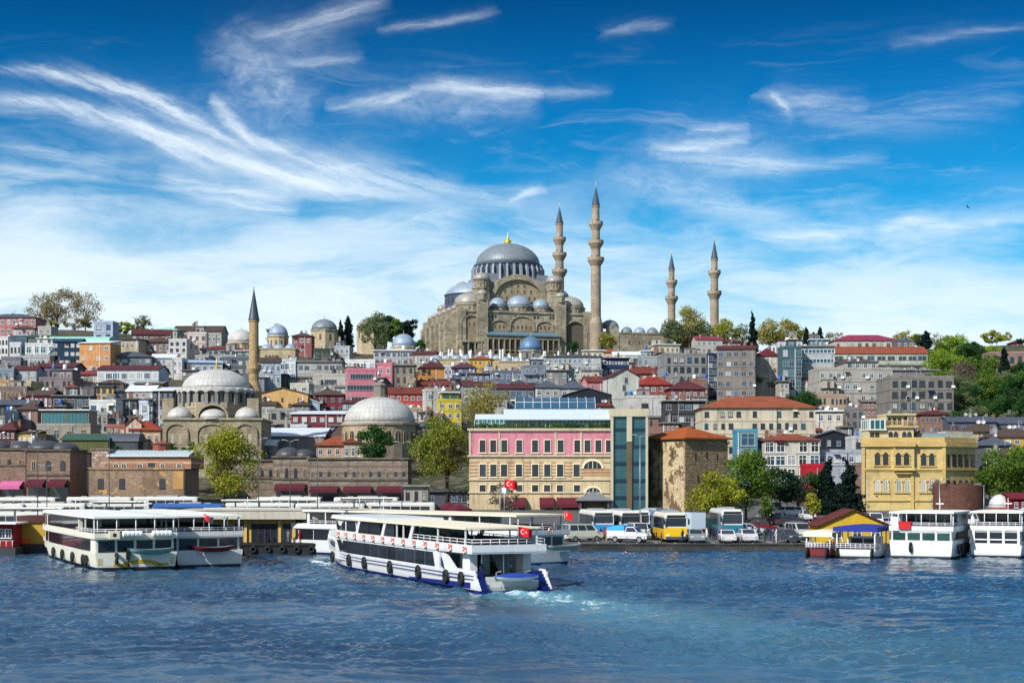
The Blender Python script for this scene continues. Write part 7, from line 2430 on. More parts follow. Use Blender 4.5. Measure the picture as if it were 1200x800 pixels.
# ---- the ferry under way
def main_ferry():
    bt = Boat('ferry', 'white passenger ferry under way, with lifebuoys along its side and a stern flag', 'ferry', FERRY_POS[0], FERRY_POS[1], FERRY_RZ, 57, 7.4, None, .66, 1.72, 3.1, [BW, M_NAVYB, M_DECK], True, wl=.34)
    r = bt.r
    # navy patch low on the hull aft and the rubbing strake
    for sg in (-1, 1):
        b = MB()
        for i in range(14):
            ya, yb = .2 + i * 1.2, .2 + (i + 1) * 1.2
            za, zb = (.34, .85 - .028 * i)
            x0, x1 = sg * (bt.hb(ya) * .985 + .03), sg * (bt.hb(yb) * .985 + .03)
            P = [(x0, ya, .30), (x1, yb, .30), (x1, yb, zb), (x0, ya, zb + .03)]
            b.poly(P if sg > 0 else P[::-1])
        b.build('hull_stripe', [M_NAVYB], r)
    for sg in (-1, 1):
        b = MB()
        for i in range(40):
            ya, yb = .3 + i * 1.36, .3 + (i + 1) * 1.36
            for zz in (1.15, 1.45):
                if zz == 1.45 and i > 34: continue
                k0 = 1 - .5 * max(0, (ya / 57 - .66) / .34) * .45; k1 = 1 - .5 * max(0, (yb / 57 - .66) / .34) * .45
                b.tube((sg * bt.hb(ya) * k0 * (1.005), ya, zz + max(0, bt.sheer(ya) - 1.72) * .7), (sg * bt.hb(yb) * k1 * 1.005, yb, zz + max(0, bt.sheer(yb) - 1.72) * .7), .06, n=5)
        b.build('rubbing_strake', [plain('strake_blue', rgb(90, 100, 140), .6)], r)
    for y in (3.0, 6.6, 14.0, 22.5, 31.0, 36.5, 44): fender(bt, y, 1.08)
    for y in (4, 12, 24, 36): fender(bt, y, 1.08, 1)
    # main deck cabin
    bt.slab('main_cabin', 8.5, 43, 1.0, 3.36, .04, BW)
    bt.panes(9.6, 40.5, 1.84, 3.16, 11, .04, M_BOATGLASS, .6, 1.6)
    # wide upper deck with its white bulwark
    bt.slab('upper_deck', .6, 45.5, 3.36, 3.5, -.06, BW, M_DECK)
    bt.shell('bulwark', .55, 45.6, 3.5, 4.14, -.08, BW)
    # upper cabin : slanted pillars, windows forward, open aft
    bt.slab('wheelhouse', 34, 43.4, 3.5, 5.46, .18, BW)
    bt.panes(34.4, 42.6, 4.22, 5.3, 2, .18, M_BOATGLASS, .3, 1.0, gap=.5)
    b = MB()
    for k in range(4):
        w = bt.hb(43.4) - .3; xa = -w + 2 * w * k / 4 + .06; xb = -w + 2 * w * (k + 1) / 4 - .06
        b.poly([(xb, 43.44, 4.25), (xa, 43.44, 4.25), (xa, 43.44, 5.3), (xb, 43.44, 5.3)])
    b.build('windscreen', [M_BOATGLASS], r)
    bt.panes(25.6, 33.6, 4.16, 5.36, 2, .06, M_BOATGLASS, .5, .9, gap=.3)
    bt.posts((33.9, 25.2, 16.6), 4.1, 5.5, .04, .42, BW, -1.0)
    bt.panes(21.5, 24.4, 4.16, 5.3, 1, .06, M_BOATGLASS)
    bt.posts((20.8, 18.8), 4.1, 5.5, .1, .05)
    bt.slab('roof', 2.0, 45.0, 5.46, 5.62, -.12, M_CREAMROOF, None, 14)
    bt.slab('wheelhouse_roof', 27, 45.4, 5.62, 5.86, .05, BW)
    b = MB(); b.box(-2.2, 2.2, 16.9, 17.2, 3.5, 5.45); b.build('bulkhead', [M_INTL], r)
    b = MB(); b.box(-2.6, -.4, 16.85, 16.95, 4.0, 5.2); b.box(.6, 2.4, 16.85, 16.95, 4.0, 5.2); b.build('bulkhead_window', [M_TGLASS], r)
    benches(bt, 3.2, 15.6, 3.5, .5, 8)
    bt.posts((2.4, 9.0), 4.1, 5.5, .1, .05)
    bt.rail(.75, 16, 4.1, 4.62, .02, 9, True, 2)
    b = MB(); 
    for k in range(7): b.tube((-2.8, 4 + k * 4, 5.3), (2.8, 4 + k * 4, 5.3), .05, n=5)
    b.build('roof_beam', [M_RAIL], r)
    # stern : quarter panels, stairs, inner wall, columns
    for sg in (-1, 1):
        b = MB(); xo = sg * (bt.hb(1) - .02)
        b.yz([(-.9, .25), (5.2, .25), (7.6, 1.8), (8.6, 3.36), (7.9, 3.36), (5.0, 1.95), (.6, 1.9)], min(xo, xo - sg * .25), max(xo, xo - sg * .25)); b.build('quarter_panel', [BW], r)
        b = MB(); b.yz([(7.9, 1.85), (8.3, 1.85), (9.4, 3.3), (8.8, 3.3)], xo + sg * .02 - .02, xo + sg * .02 + .02); b.build('quarter_stripe', [M_NAVYB], r)
        b = MB()
        for k in range(6):
            x1, x0 = sg * (bt.hb(1) - .3), sg * (bt.hb(1) - .95)
            b.box(min(x0, x1), max(x0, x1), -.9 + k * .32, 2.2, .2 + k * .26, .2 + (k + 1) * .26)
        b.build('stern_steps', [M_NAVYB], r)
    b = MB(); b.box(-2.3, 2.3, .35, .55, .5, 1.35); b.box(-2.35, 2.35, -.1, .6, .1, .5); b.build('transom', [BW_GREY], r)
    b = MB(); b.box(-3.5, 3.5, -1.0, .1, -.3, .16); b.build('stern_platform', [M_NAVYB], r)
    b = MB(); b.box(-3.4, 3.4, 8.35, 8.48, 1.0, 3.35); b.build('cabin_back', [BW], r)
    for x in (-2.6, 2.6): q = MB(); q.box(x - .35, x + .35, 2.6, 4.4, .9, 3.36); q.build('stern_locker', [BW], r)
    for x0, x1 in ((-2.9, -1.7), (-.5, .5), (1.3, 2.5)): b = MB(); b.box(x0, x1, 8.28, 8.36, 1.05, 3.0); b.build('cabin_door', [M_BOATGLASS], r)
    for x in (-1.9, 0.2, 2.2):
        b = MB(); b.tube((x, 2.4, .9), (x, 2.4, 3.4), .06, n=6); b.build('stanchion', [M_RAIL], r)
    b = MB()
    for k in range(8): b.box(.8, 1.8, 4.2 + k * .34, 4.5 + k * .34, .9 + k * .3, 1.2 + k * .3)
    b.build('companion_ladder', [M_GREY], r)
    for x in (-1.4, 1.4):
        b = MB(); b.tube((x, .3, .9), (x, .2, 1.75), .05, n=5); b.tube((x, .2, 1.75), (x, -.9, 1.9), .05, n=5); b.tube((x, -.95, .35), (x, -.95, .95), .05, n=5); b.build('davit', [M_GREY], r)
    dinghy(bt.world(.1, -.75, .95), FERRY_RZ, 4.0, 1.5, 'small white dinghy under a blue cover slung across the ferry stern', plain('blue_tarpaulin', rgb(30, 64, 150), .6), BW).scale = (1.05, 1, .72)
    # mast, radar, horn
    b = MB(); b.tube((0, 36, 5.8), (0, 36, 8.0), .06, .03); b.box(-.6, .6, 35.9, 36.1, 7.0, 7.12); b.tube((-.5, 36, 6.6), (.5, 36, 6.6), .03, n=5); b.build('mast', [M_WHITE], r)
    bt.rail(45.8, 55.5, 2.75, 3.35, .12, 8, False, 2)
    # lifebuoys hang on the bulwark
    ys = [2.0] + [5.4 + k * 3.2 for k in range(12)]
    for y in ys:
        x, yy, zz = bt.world(-(bt.hb(y) + .20), y, 3.78 if y > 3 else 3.7)
        o = link('lifebuoy', RING, None, (x, yy, zz), FERRY_RZ)
        tag(o, 'orange and white lifebuoy hanging on the white bulwark of the ferry under way', 'lifebuoy', 'lifebuoys along the upper deck of the ferry under way')
    fx, fy, fz = bt.world(.9, .7, 4.1)
    flag_thing((fx, fy, fz), 1.6, 1.25, 'red flag with white crescent and star at the stern rail of the ferry under way', radians(8))
    for k, (x, y, tp, lg, lb) in enumerate([(-.9, 47.5, 'black', 'navy', 'person in dark clothes leaning at the ferry bow, front one of three'), (-1.3, 46.2, 'black', 'jeans', 'person in a black jacket standing in the ferry bow, middle of three'), (.2, 46.0, 'navy', 'black', 'person in navy at the ferry bow, beside the wheelhouse front')]):
        person(bt.world(x, y, bt.sheer(y) - .72), tp, lg, lb, FERRY_RZ + pi + k, None, .86)
    person(bt.world(-2.1, 1.9, 1.0), 'navy', 'jeans', 'crew member in navy standing by the stern steps of the ferry', FERRY_RZ, None, .86)
    person(bt.world(-1.6, 5.0, 3.5), 'white', 'jeans', 'passenger in white on the open upper deck of the ferry', FERRY_RZ + 1, None, .82)
    person(bt.world(1.2, 11.0, 3.5), 'red', 'black', 'passenger in red on the open upper deck of the ferry', FERRY_RZ + 2, None, .82)
    for k in range(9):
        person(bt.world(-2.4 + (k * 1.7) % 4.9, 4.2 + k * 1.25, 3.5), 'black', 'black', 'dark clad passenger among the benches of the open upper deck of the ferry', FERRY_RZ + k * 2.1, 'passengers on the open upper deck of the ferry under way', .80)
    return bt


main_ferry()


def ferry(px, d, rz, L, B_, label, mats, glassm=None, roofm=None, zs=1.95, zb=2.9, bow=.62, upcab=(.25, .8), fend=(), open_aft=3.2, ring=0, stern='panel', name='ferry', group='ferries moored at the quay', winn=8, roof_to=.85, hb_band=.5):
    rz = radians(rz)
    bt = Boat(name, label, 'ferry', px2x(px, d), d, rz, L, B_, group, bow, zs, zb, mats, wl=.36)
    r = bt.r; W0 = mats[0]; gl = glassm or M_BOATGLASS
    b1, b2 = 3.42, 3.42 + hb_band
    yc = L * .78
    bt.slab('main_cabin', open_aft * .25, yc, zs - .7, b1, .22, W0)
    bt.panes(open_aft, yc - 1, zs + .06, b1 - .12, winn, .22, gl, 0, .8)
    bt.slab('upper_deck', .1, L * .82, b1, b1 + .14, -.04, W0, M_DECK)
    bt.shell('bulwark', .06, L * .825, b1 + .14, b2 + .14, -.06, W0)
    bt.rail(.2, L * upcab[0], b2 + .14, b2 + .56, 0, 6, True, 2)
    y0, y1 = L * upcab[0], L * upcab[1]
    bt.slab('upper_cabin', y0, y1, b1 + .14, 5.62, .3, W0)
    bt.panes(y0 + .4, y1 - .3, b2 + .2, 5.45, max(4, winn - 1), .3, gl, 0, .6)
    bt.posts([L * upcab[0] * k for k in (.12, .55)], b2 + .1, 5.64, .15, .07)
    bt.slab('roof', .2, L * roof_to, 5.63, 5.83, -.08, roofm or M_ROOFW, None, 12)
    # stern face : windows of the lower saloon and upper bulkhead
    w = bt.hb(1) - .35
    b = MB()
    n = 4 if B_ > 8 else 3
    for k in range(n):
        xa = -w + 2 * w * k / n + .14; xb = -w + 2 * w * (k + 1) / n - .14
        q = MB(); q.box(xa, xb, open_aft * .25 - .05, open_aft * .25 + .05, zs + .02, b1 - .18); q.build('window', [gl], r)
        q = MB(); q.box(xa, xb, y0 - .05, y0 + .05, b1 + .3, 5.4); q.build('window', [gl], r)
    bb = MB(); bb.box(-w - .1, w + .1, open_aft * .25 - .06, open_aft * .25, b1 - .18, b1); bb.build('stern_lintel', [W0], r)
    for k in range(5):
        x = -w + 2 * w * k / 4
        q = MB(); q.tube((x, .35, b2 + .1), (x, .35, 5.64), .055, n=6); q.build('post', [M_WHITE], r)
    benches(bt, 1.2, L * upcab[0] - .6, b1 + .14, .5, max(2, int(L * upcab[0] / 1.6)))
    b = MB(); b.tube((0, y1 - 1, 5.8), (0, y1 - 1, 7.4), .06, .03); b.box(-.5, .5, y1 - 1.1, y1 - .9, 6.6, 6.72); b.build('mast', [M_WHITE], r)
    for y, z, sg in fend: fender(bt, y, z, sg)
    bt.rail(L * .83, L * .965, zb - .35, zb + .2, .15, 6, False, 2)
    return bt


# left pair
fa = ferry(160, 167, 25.5, 50, 9.4, 'cream two deck ferry with a painted yellow moustache on its stern, at far left', [BW_CREAM, M_BOOT, M_DECK], fend=[(y, .95, -1) for y in (4, 5.6, 12, 19, 25.5)] + [(5, 1.0, 1)], upcab=(.2, .78))
b = MB()
for sg in (-1, 1):
    for k in range(10):
        a0, a1 = pi / 2 - sg * (k / 10) * pi * .42, pi / 2 - sg * ((k + 1) / 10) * pi * .42
        ro0, ro1 = 1.0 + .02 * k, 1.0 + .02 * (k + 1)
        P = [(2.5 * cos(a0), .22 + .95 * sin(a0)), (2.5 * cos(a1), .22 + .95 * sin(a1)), (1.7 * cos(a1), .22 + .52 * sin(a1)), (1.7 * cos(a0), .22 + .52 * sin(a0))]
        b.xz([(x + .5, z) for x, z in (P if sg < 0 else P)], -.03, .02)
    b.xz([(sg * 1.9 + .5, .40), (sg * 3.0 + .5, .52), (sg * 2.9 + .5, .78), (sg * 1.8 + .5, .72)][::1 if sg > 0 else -1], -.03, .02)
    for z in (.7, .95, 1.2): b.box(sg * 3.9 - .25, sg * 3.9 + .25, -.03, .02, z, z + .1)
b.build('painted_emblem', [plain('mustard_paint', rgb(196, 160, 52), .5)], fa.r)
b = MB(); liferaft(b, -1.6, .6, -.28, 3.95); b.build('liferaft', [M_WHITE], fa.r)
b = MB(); liferaft(b, 1.6, 3.8, -.28, 3.95); b.build('liferaft', [M_WHITE], fa.r)
b = MB(); b.box(-3.0, -1.9, -.5, -.05, 3.45, 4.3, 0); b.box(-2.62, -2.28, -.53, -.5, 3.7, 4.05, 1); b.build('air_conditioner', [M_CREAM, M_BLACK], fa.r)
dinghy(fa.world(1.4, -.85, 1.72), radians(25.5), 5.0, 1.5, 'pale teal rowing boat slung across the stern of the moored cream ferry', None, plain('teal_boat_paint', rgb(120, 172, 160), .5))
b = MB(); b.box(-1.15, -.75, -.42, -.02, 1.2, 2.1); b.tube((-.95, -.3, 1.2), (-.95, -.3, .4), .09); b.build('outboard_motor', [M_BLACK], fa.r)
fender(fa, .3, 1.6, -1).location = (-2.2, -.22, 1.35)
fbb = ferry(246, 172, 25, 44, 8.0, 'white moored ferry with a maroon dinghy on its stern, right of the cream ferry', [BW_GREY, M_BOOT, M_DECK], upcab=(.3, .78), fend=[(4, .9, 1)])
dinghy(fbb.world(.2, -.8, 1.75), radians(25), 4.6, 1.4, 'maroon dinghy hanging across the stern of the second moored ferry', None, plain('maroon_boat_paint', rgb(120, 30, 40), .5))
fx, fy, fz = fbb.world(-.6, .4, 4.3)
flag_thing((fx, fy, fz), 1.7, 1.0, 'drooping red flag at the stern rail of the second moored ferry', radians(-50))
# the long ferry behind the one under way, bow out to the left, and its dinghy
fc = ferry(638, 176, 41.5, 50, 8.6, 'long white ferry with a wide cream roof moored behind the ferry under way', [BW, M_NAVYB, M_DECK], roofm=M_CREAMROOF, zs=1.9, zb=3.2, fend=[(6, .9, -1), (12, .9, -1)], upcab=(.24, .74), roof_to=.80)
dinghy(fc.world(2.0, -1.0, 1.7), radians(42), 5.6, 1.7, 'white dinghy with an orange ring on the stern of the long moored ferry', None, BW_CREAM)
o = link('lifebuoy', RING, None, fc.world(.8, -.2, 4.0), radians(131)); tag(o, 'orange lifebuoy at the stern rail of the long moored ferry behind', 'lifebuoy')
fx, fy, fz = fc.world(3.4, .2, 3.9); flag_thing((fx, fy, fz), 2.3, 1.3, 'red flag at the stern of the long moored ferry behind', radians(-60))
fe = ferry(430, 200, 52, 34, 8.0, 'white moored ferry half hidden behind the bow of the ferry under way', [BW, M_NAVYB, M_DECK], zs=1.9, zb=3.0, upcab=(.2, .7))

# right hand group, sterns to the water
fr1 = ferry(1079, 190, -26, 17, 8.2, 'large white tour boat with green glass, stern to the water at the right', [BW, M_BOOT, M_DECK], glassm=M_BOATGLASS_G, zs=2.3, zb=3.0, upcab=(.35, .8), open_aft=1.0, fend=[(2.5, 1.2, 1), (4.6, 1.2, 1), (6.7, 1.2, 1), (8.8, 1.2, 1)], winn=5)
fender(fr1, .2, 1.2).location = (-1.2, -.2, 1.45)
b = MB(); b.box(-3.5, -2.7, -.15, .3, 3.5, 5.2); b.build('locker', [M_WHITE], fr1.r)
b = MB(); b.box(-2.6, -1.2, -.2, .25, 3.7, 4.5); b.box(-2.75, -1.05, -.25, .3, 4.5, 4.62); b.build('red_bench', [M_RED], fr1.r)
fr2 = ferry(1167, 192, -25, 16, 6.6, 'white two deck tour boat with three framed windows, next to the right edge', [BW, M_BOOT, M_DECK], zs=1.6, zb=2.6, upcab=(.4, .8), open_aft=1.2, winn=5)
b = MB()
for x in (-2.7, -.9, .9, 2.7): b.box(x - .14, x + .14, .05, .2, 1.7, 3.5)
b.box(-2.9, 2.9, .03, .22, 1.55, 1.85); b.box(-2.9, 2.9, .03, .22, 2.25, 2.4); b.build('stern_frame', [M_WHITE], fr2.r)
fr3 = ferry(1217, 200, -24, 15, 6, 'white tour boat cut off by the right edge of the photo', [BW, M_BOOT, M_DECK], zs=1.7, zb=2.6)


def small_boat(px, d, L, B_, label, mats, canopy, z_can=3.1, fr=M_WHITE, deckhouse=True, rz=0.):
    bt = Boat('small_boat', label, 'small boat', px2x(px, d), d, radians(rz), L, B_, 'small boats moored stern to the water', .55, 1.15, 1.9, mats, wl=.3)
    for y in (.35, L * .35, L * .62): bt.posts((y,), 1.0, z_can, .2, .06, fr)
    b = MB(); n = 8
    w = B_ / 2 + .1
    pts = [(-w + 2 * w * k / n, z_can + .28 * (1 - (2 * k / n - 1) ** 2)) for k in range(n + 1)]
    b.xz(pts + [(w, z_can - .55), (w - .08, z_can - .55), (w - .08, z_can - .02), (-w + .08, z_can - .02), (-w + .08, z_can - .55), (-w, z_can - .55)], 0, L * .64)
    b.box(-w, w, -.06, -.002, z_can - .55, z_can - .02); b.build('canopy', [canopy], bt.r)
    if deckhouse:
        b = MB(); b.box(-B_ * .34, B_ * .34, L * .42, L * .72, .6, 2.6); b.build('deckhouse', [mats[0]], bt.r)
        b = MB(); b.box(-B_ * .28, -.1, L * .42 - .04, L * .42 + .02, 1.5, 2.4); b.box(.1, B_ * .28, L * .42 - .04, L * .42 + .02, 1.5, 2.4); b.build('deckhouse_window', [M_BOATGLASS], bt.r)
    bt.rail(.15, L * .6, 1.15, 1.85, .08, 6, True, 3)
    for k in range(2): fender(bt, .3, .8).location = ((-1) ** k * (B_ / 2 - .5), -.2, .65)
    b = MB(); b.box(-B_ / 2 + .5, B_ / 2 - .5, .9, 1.3, .5, 1.0); b.box(-B_ / 2 + .5, B_ / 2 - .5, 2.6, 3.0, .5, 1.0); b.build('bench', [M_WOOD], bt.r)
    return bt


small_boat(1002, 191, 9, 5.4, 'small white tour boat under a royal blue canopy in front of the yellow shed', [BW, M_BOOT, M_DECK], plain('royal_blue_canvas', rgb(28, 44, 140), .7), 3.9, rz=-28)
small_boat(958, 193, 7.5, 3.5, 'small open maroon boat with a pale frame canopy left of the blue canopied boat', [plain('maroon_hull', rgb(110, 28, 34), .5), M_BOOT, M_DECK], M_CREAM, 3.2, deckhouse=False, rz=-26)

# ---- landing stages on the left
def landing_stage():
    d = 203.0
    x0, x1 = px2x(222, d), px2x(430, d); w = x1 - x0
    r = thing('landing_stage', 'long yellow ferry landing hall with a pale flat roof on a black floating pontoon', 'pier', ((x0 + x1) / 2, d, 0))
    b = MB(); X0, X1 = -w / 2, w / 2
    b.box(X0 + 5, X1 - 4, -2.6, 7, -.6, 1.55, 0); b.box(X0 + 4.9, X1 - 3.9, -2.75, 7.1, 1.2, 1.5, 0); b.build('pontoon', [plain('black_pontoon', rgb(26, 28, 30), .6, var=.4)], r)
    yl = wall(228, 180, 84, .3)
    b = MB(); b.box(X0, X1, 0, 7, 1.0, 4.6); b.build('wall', [yl], r)
    b = MB(); b.box(X0 - 1.2, X1 + 1.2, -1.4, 8, 4.61, 5.75, 0); b.box(X0 - 1.3, X1 + 1.3, -1.5, 8.1, 5.75, 5.85, 0); b.build('roof', [wall(216, 206, 184, .3)], r)
    px = lambda p: (p - 326) / 208 * w
    for p0, p1 in ((276, 284), (295, 325), (332, 341), (350, 378), (384, 400), (408, 424)):
        g = MB(); g.box(px(p0), px(p1), -.05, .1, 1.6, 4.0, 0)
        nn = max(2, int((p1 - p0) / 7))
        for k in range(nn + 1): xx = px(p0) + (px(p1) - px(p0)) * k / nn; g.box(xx - .05, xx + .05, -.1, -.05, 1.6, 4.0, 1)
        g.build('doorway', [M_GLASS, M_FRAME_D], r)
    b = MB()
    for p in (288, 328, 345, 381, 404): b.box(px(p) - .18, px(p) + .18, -.3, 0, 1.55, 4.6)
    b.build('pilaster', [wall(236, 196, 110, .2)], r)
    for k in range(9):
        o = link('tyre_fender', TYRE, r, (X0 + 7 + k * 1.9, -2.75, .7), pi / 2)
    for k, p in enumerate((305, 312, 338, 352, 360, 370)):
        person((px2x(p, d - 1), d - 1.2, 1.55), ['black', 'navy', 'grey', 'red', 'white', 'tan'][k], ['jeans', 'black'][k % 2], ['person in black at the wide dark doorway of the yellow landing hall', 'person in navy beside the wide dark doorway of the yellow landing hall', 'person in grey before the narrow doorway of the yellow landing hall', 'person in red at the third doorway of the yellow landing hall', 'person in white at the third doorway of the yellow landing hall', 'person in tan at the right side of the yellow landing hall'][k], k * 1.3, None, .95)


landing_stage()


def left_pontoon():
    d = 204.0
    r = thing('ferry_pontoon', 'small yellow pontoon hut with a dark brown roof band left of the cream ferry', 'pier', (px2x(42, d), d, 0))
    b = MB(); b.box(-3.4, 2.9, -1.5, 5, -.6, 1.3); b.build('pontoon', [plain('black_pontoon', rgb(26, 28, 30), .6)], r)
    b = MB(); b.box(-2.2, 2.6, 0, 5, 1.3, 4.1); b.build('wall', [wall(214, 168, 62, .35)], r)
    b = MB(); b.box(-2.4, 2.9, -.3, 5.2, 4.1, 5.0); b.build('roof_band', [plain('brown_band', rgb(72, 36, 30), .7)], r)
    b = MB(); b.box(-2.0, -.8, -.5, -.02, 1.3, 2.0); b.build('orange_box', [M_ORANGE], r)
    for x in (-2.6, -3.1): 
        q = MB(); q.tube((x, -1, 1.2), (x, -1, 4.2), .12, n=6); q.build('post', [M_WHITE], r)
    d = 201.0
    r = thing('kiosk_boat', 'red and grey kiosk boat cut by the left edge, under a white awning', 'boat', (px2x(4, d), d, 0))
    b = MB(); b.box(-4, 2.2, -2, 3, -.5, 1.0); b.build('hull', [plain('dark_hull', rgb(52, 54, 58), .6)], r)
    b = MB(); b.box(-3.5, 1.6, -1, 2.5, 1.0, 4.0); b.build('cabin', [wall(168, 36, 44)], r)
    for x in (-2.6, -1.2, .2, 1.0): wnd('wk', r, x, -1, 2.2, .8, 1.2)
    b = MB(); b.box(-4, 2.4, -2.4, 2.8, 4.05, 4.25); b.build('awning', [M_ROOFW], r)
    bt = MB()
    for k in range(8): bt.tube((-3.8 + k * .8, -1.9, 1.0), (-3.8 + k * .8, -1.9, 1.9), .04, n=5)
    bt.tube((-3.8, -1.9, 1.9), (2.0, -1.9, 1.9), .04, n=5); bt.build('railing', [M_RAIL], r)


left_pontoon()


def yellow_shed():
    d = 214.5
    r = thing('boat_shed', 'yellow gabled boat shed with a brown tiled roof behind the blue canopied boat', 'shed', (px2x(1001, d), d + 4, .8))
    w = 82 / F * d; X0, X1 = -w / 2, w / 2
    h = py2z(616, d) - .8; rh = py2z(598, d) - .8 - h
    b = MB(); b.box(X0, X1, -4, 3, 0, h); b.xz([(X0, h), (X1, h), (0, h + rh)], -4, 3); b.build('wall', [wall(240, 190, 40, .25)], r)
    b = MB(); b.gable_y(X0, X1, -4, 3, h + .02, rh, 0, .4, .2); b.build('roof', [tiles(126, 54, 46)], r)
    for x in (-2.4, .4, 3.0): wnd('wk', r, x, -4, .8, 1.3, 1.2)


yellow_shed()

# ------------------------------------------------------------------ vehicles
def wheel(root, x, y, r, w=.22, sgn=1):
    b = MB(); n = 14
    for k, (rr, m) in enumerate(((r, 0),)):
        pr = [(r * .62, -w / 2), (r * .96, -w / 2), (r, -w / 2 + .04), (r, w / 2 - .04), (r * .96, w / 2), (r * .62, w / 2)]
        base = len(b.v)
        for q, z in pr:
            for i in range(n): a = 2 * pi * i / n; b.v.append((z, q * cos(a), q * sin(a)))
        for p in range(len(pr) - 1):
            for i in range(n):
                j = (i + 1) % n; b.f.append((base + p * n + i, base + p * n + j, base + (p + 1) * n + j, base + (p + 1) * n + i)); b.m.append(0); b.s.append(True)
    o = b.build('wheel', [M_BLACK], root, (x, y, r))
    b = MB(); b.tube((-w / 2 + .03, 0, 0), (w / 2 - .03, 0, 0), r * .63, n=12); b.build('rim', [M_METAL], o)
    return o


def paint(r, g, b_):
    k = ('car', r, g, b_)
    if k in _MC: return _MC[k]
    m, N, p = _new('vehicle_paint')
    tc = N.n('ShaderNodeTexCoord').outputs['Object']
    c = rgb(r, g, b_, .9)
    x, y, z = N.sep(tc)
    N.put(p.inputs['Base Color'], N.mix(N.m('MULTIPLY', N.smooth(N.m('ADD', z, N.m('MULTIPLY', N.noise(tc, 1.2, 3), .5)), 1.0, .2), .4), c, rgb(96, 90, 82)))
    p.inputs['Roughness'].default_value = .3
    p.inputs['Coat Weight'].default_value = .4
    _MC[k] = m
    return m


M_LAMP = plain('headlamp_lens', (.75, .78, .8, 1), .15)
M_TAIL = plain('tail_lamp_lens', rgb(170, 14, 16), .25)


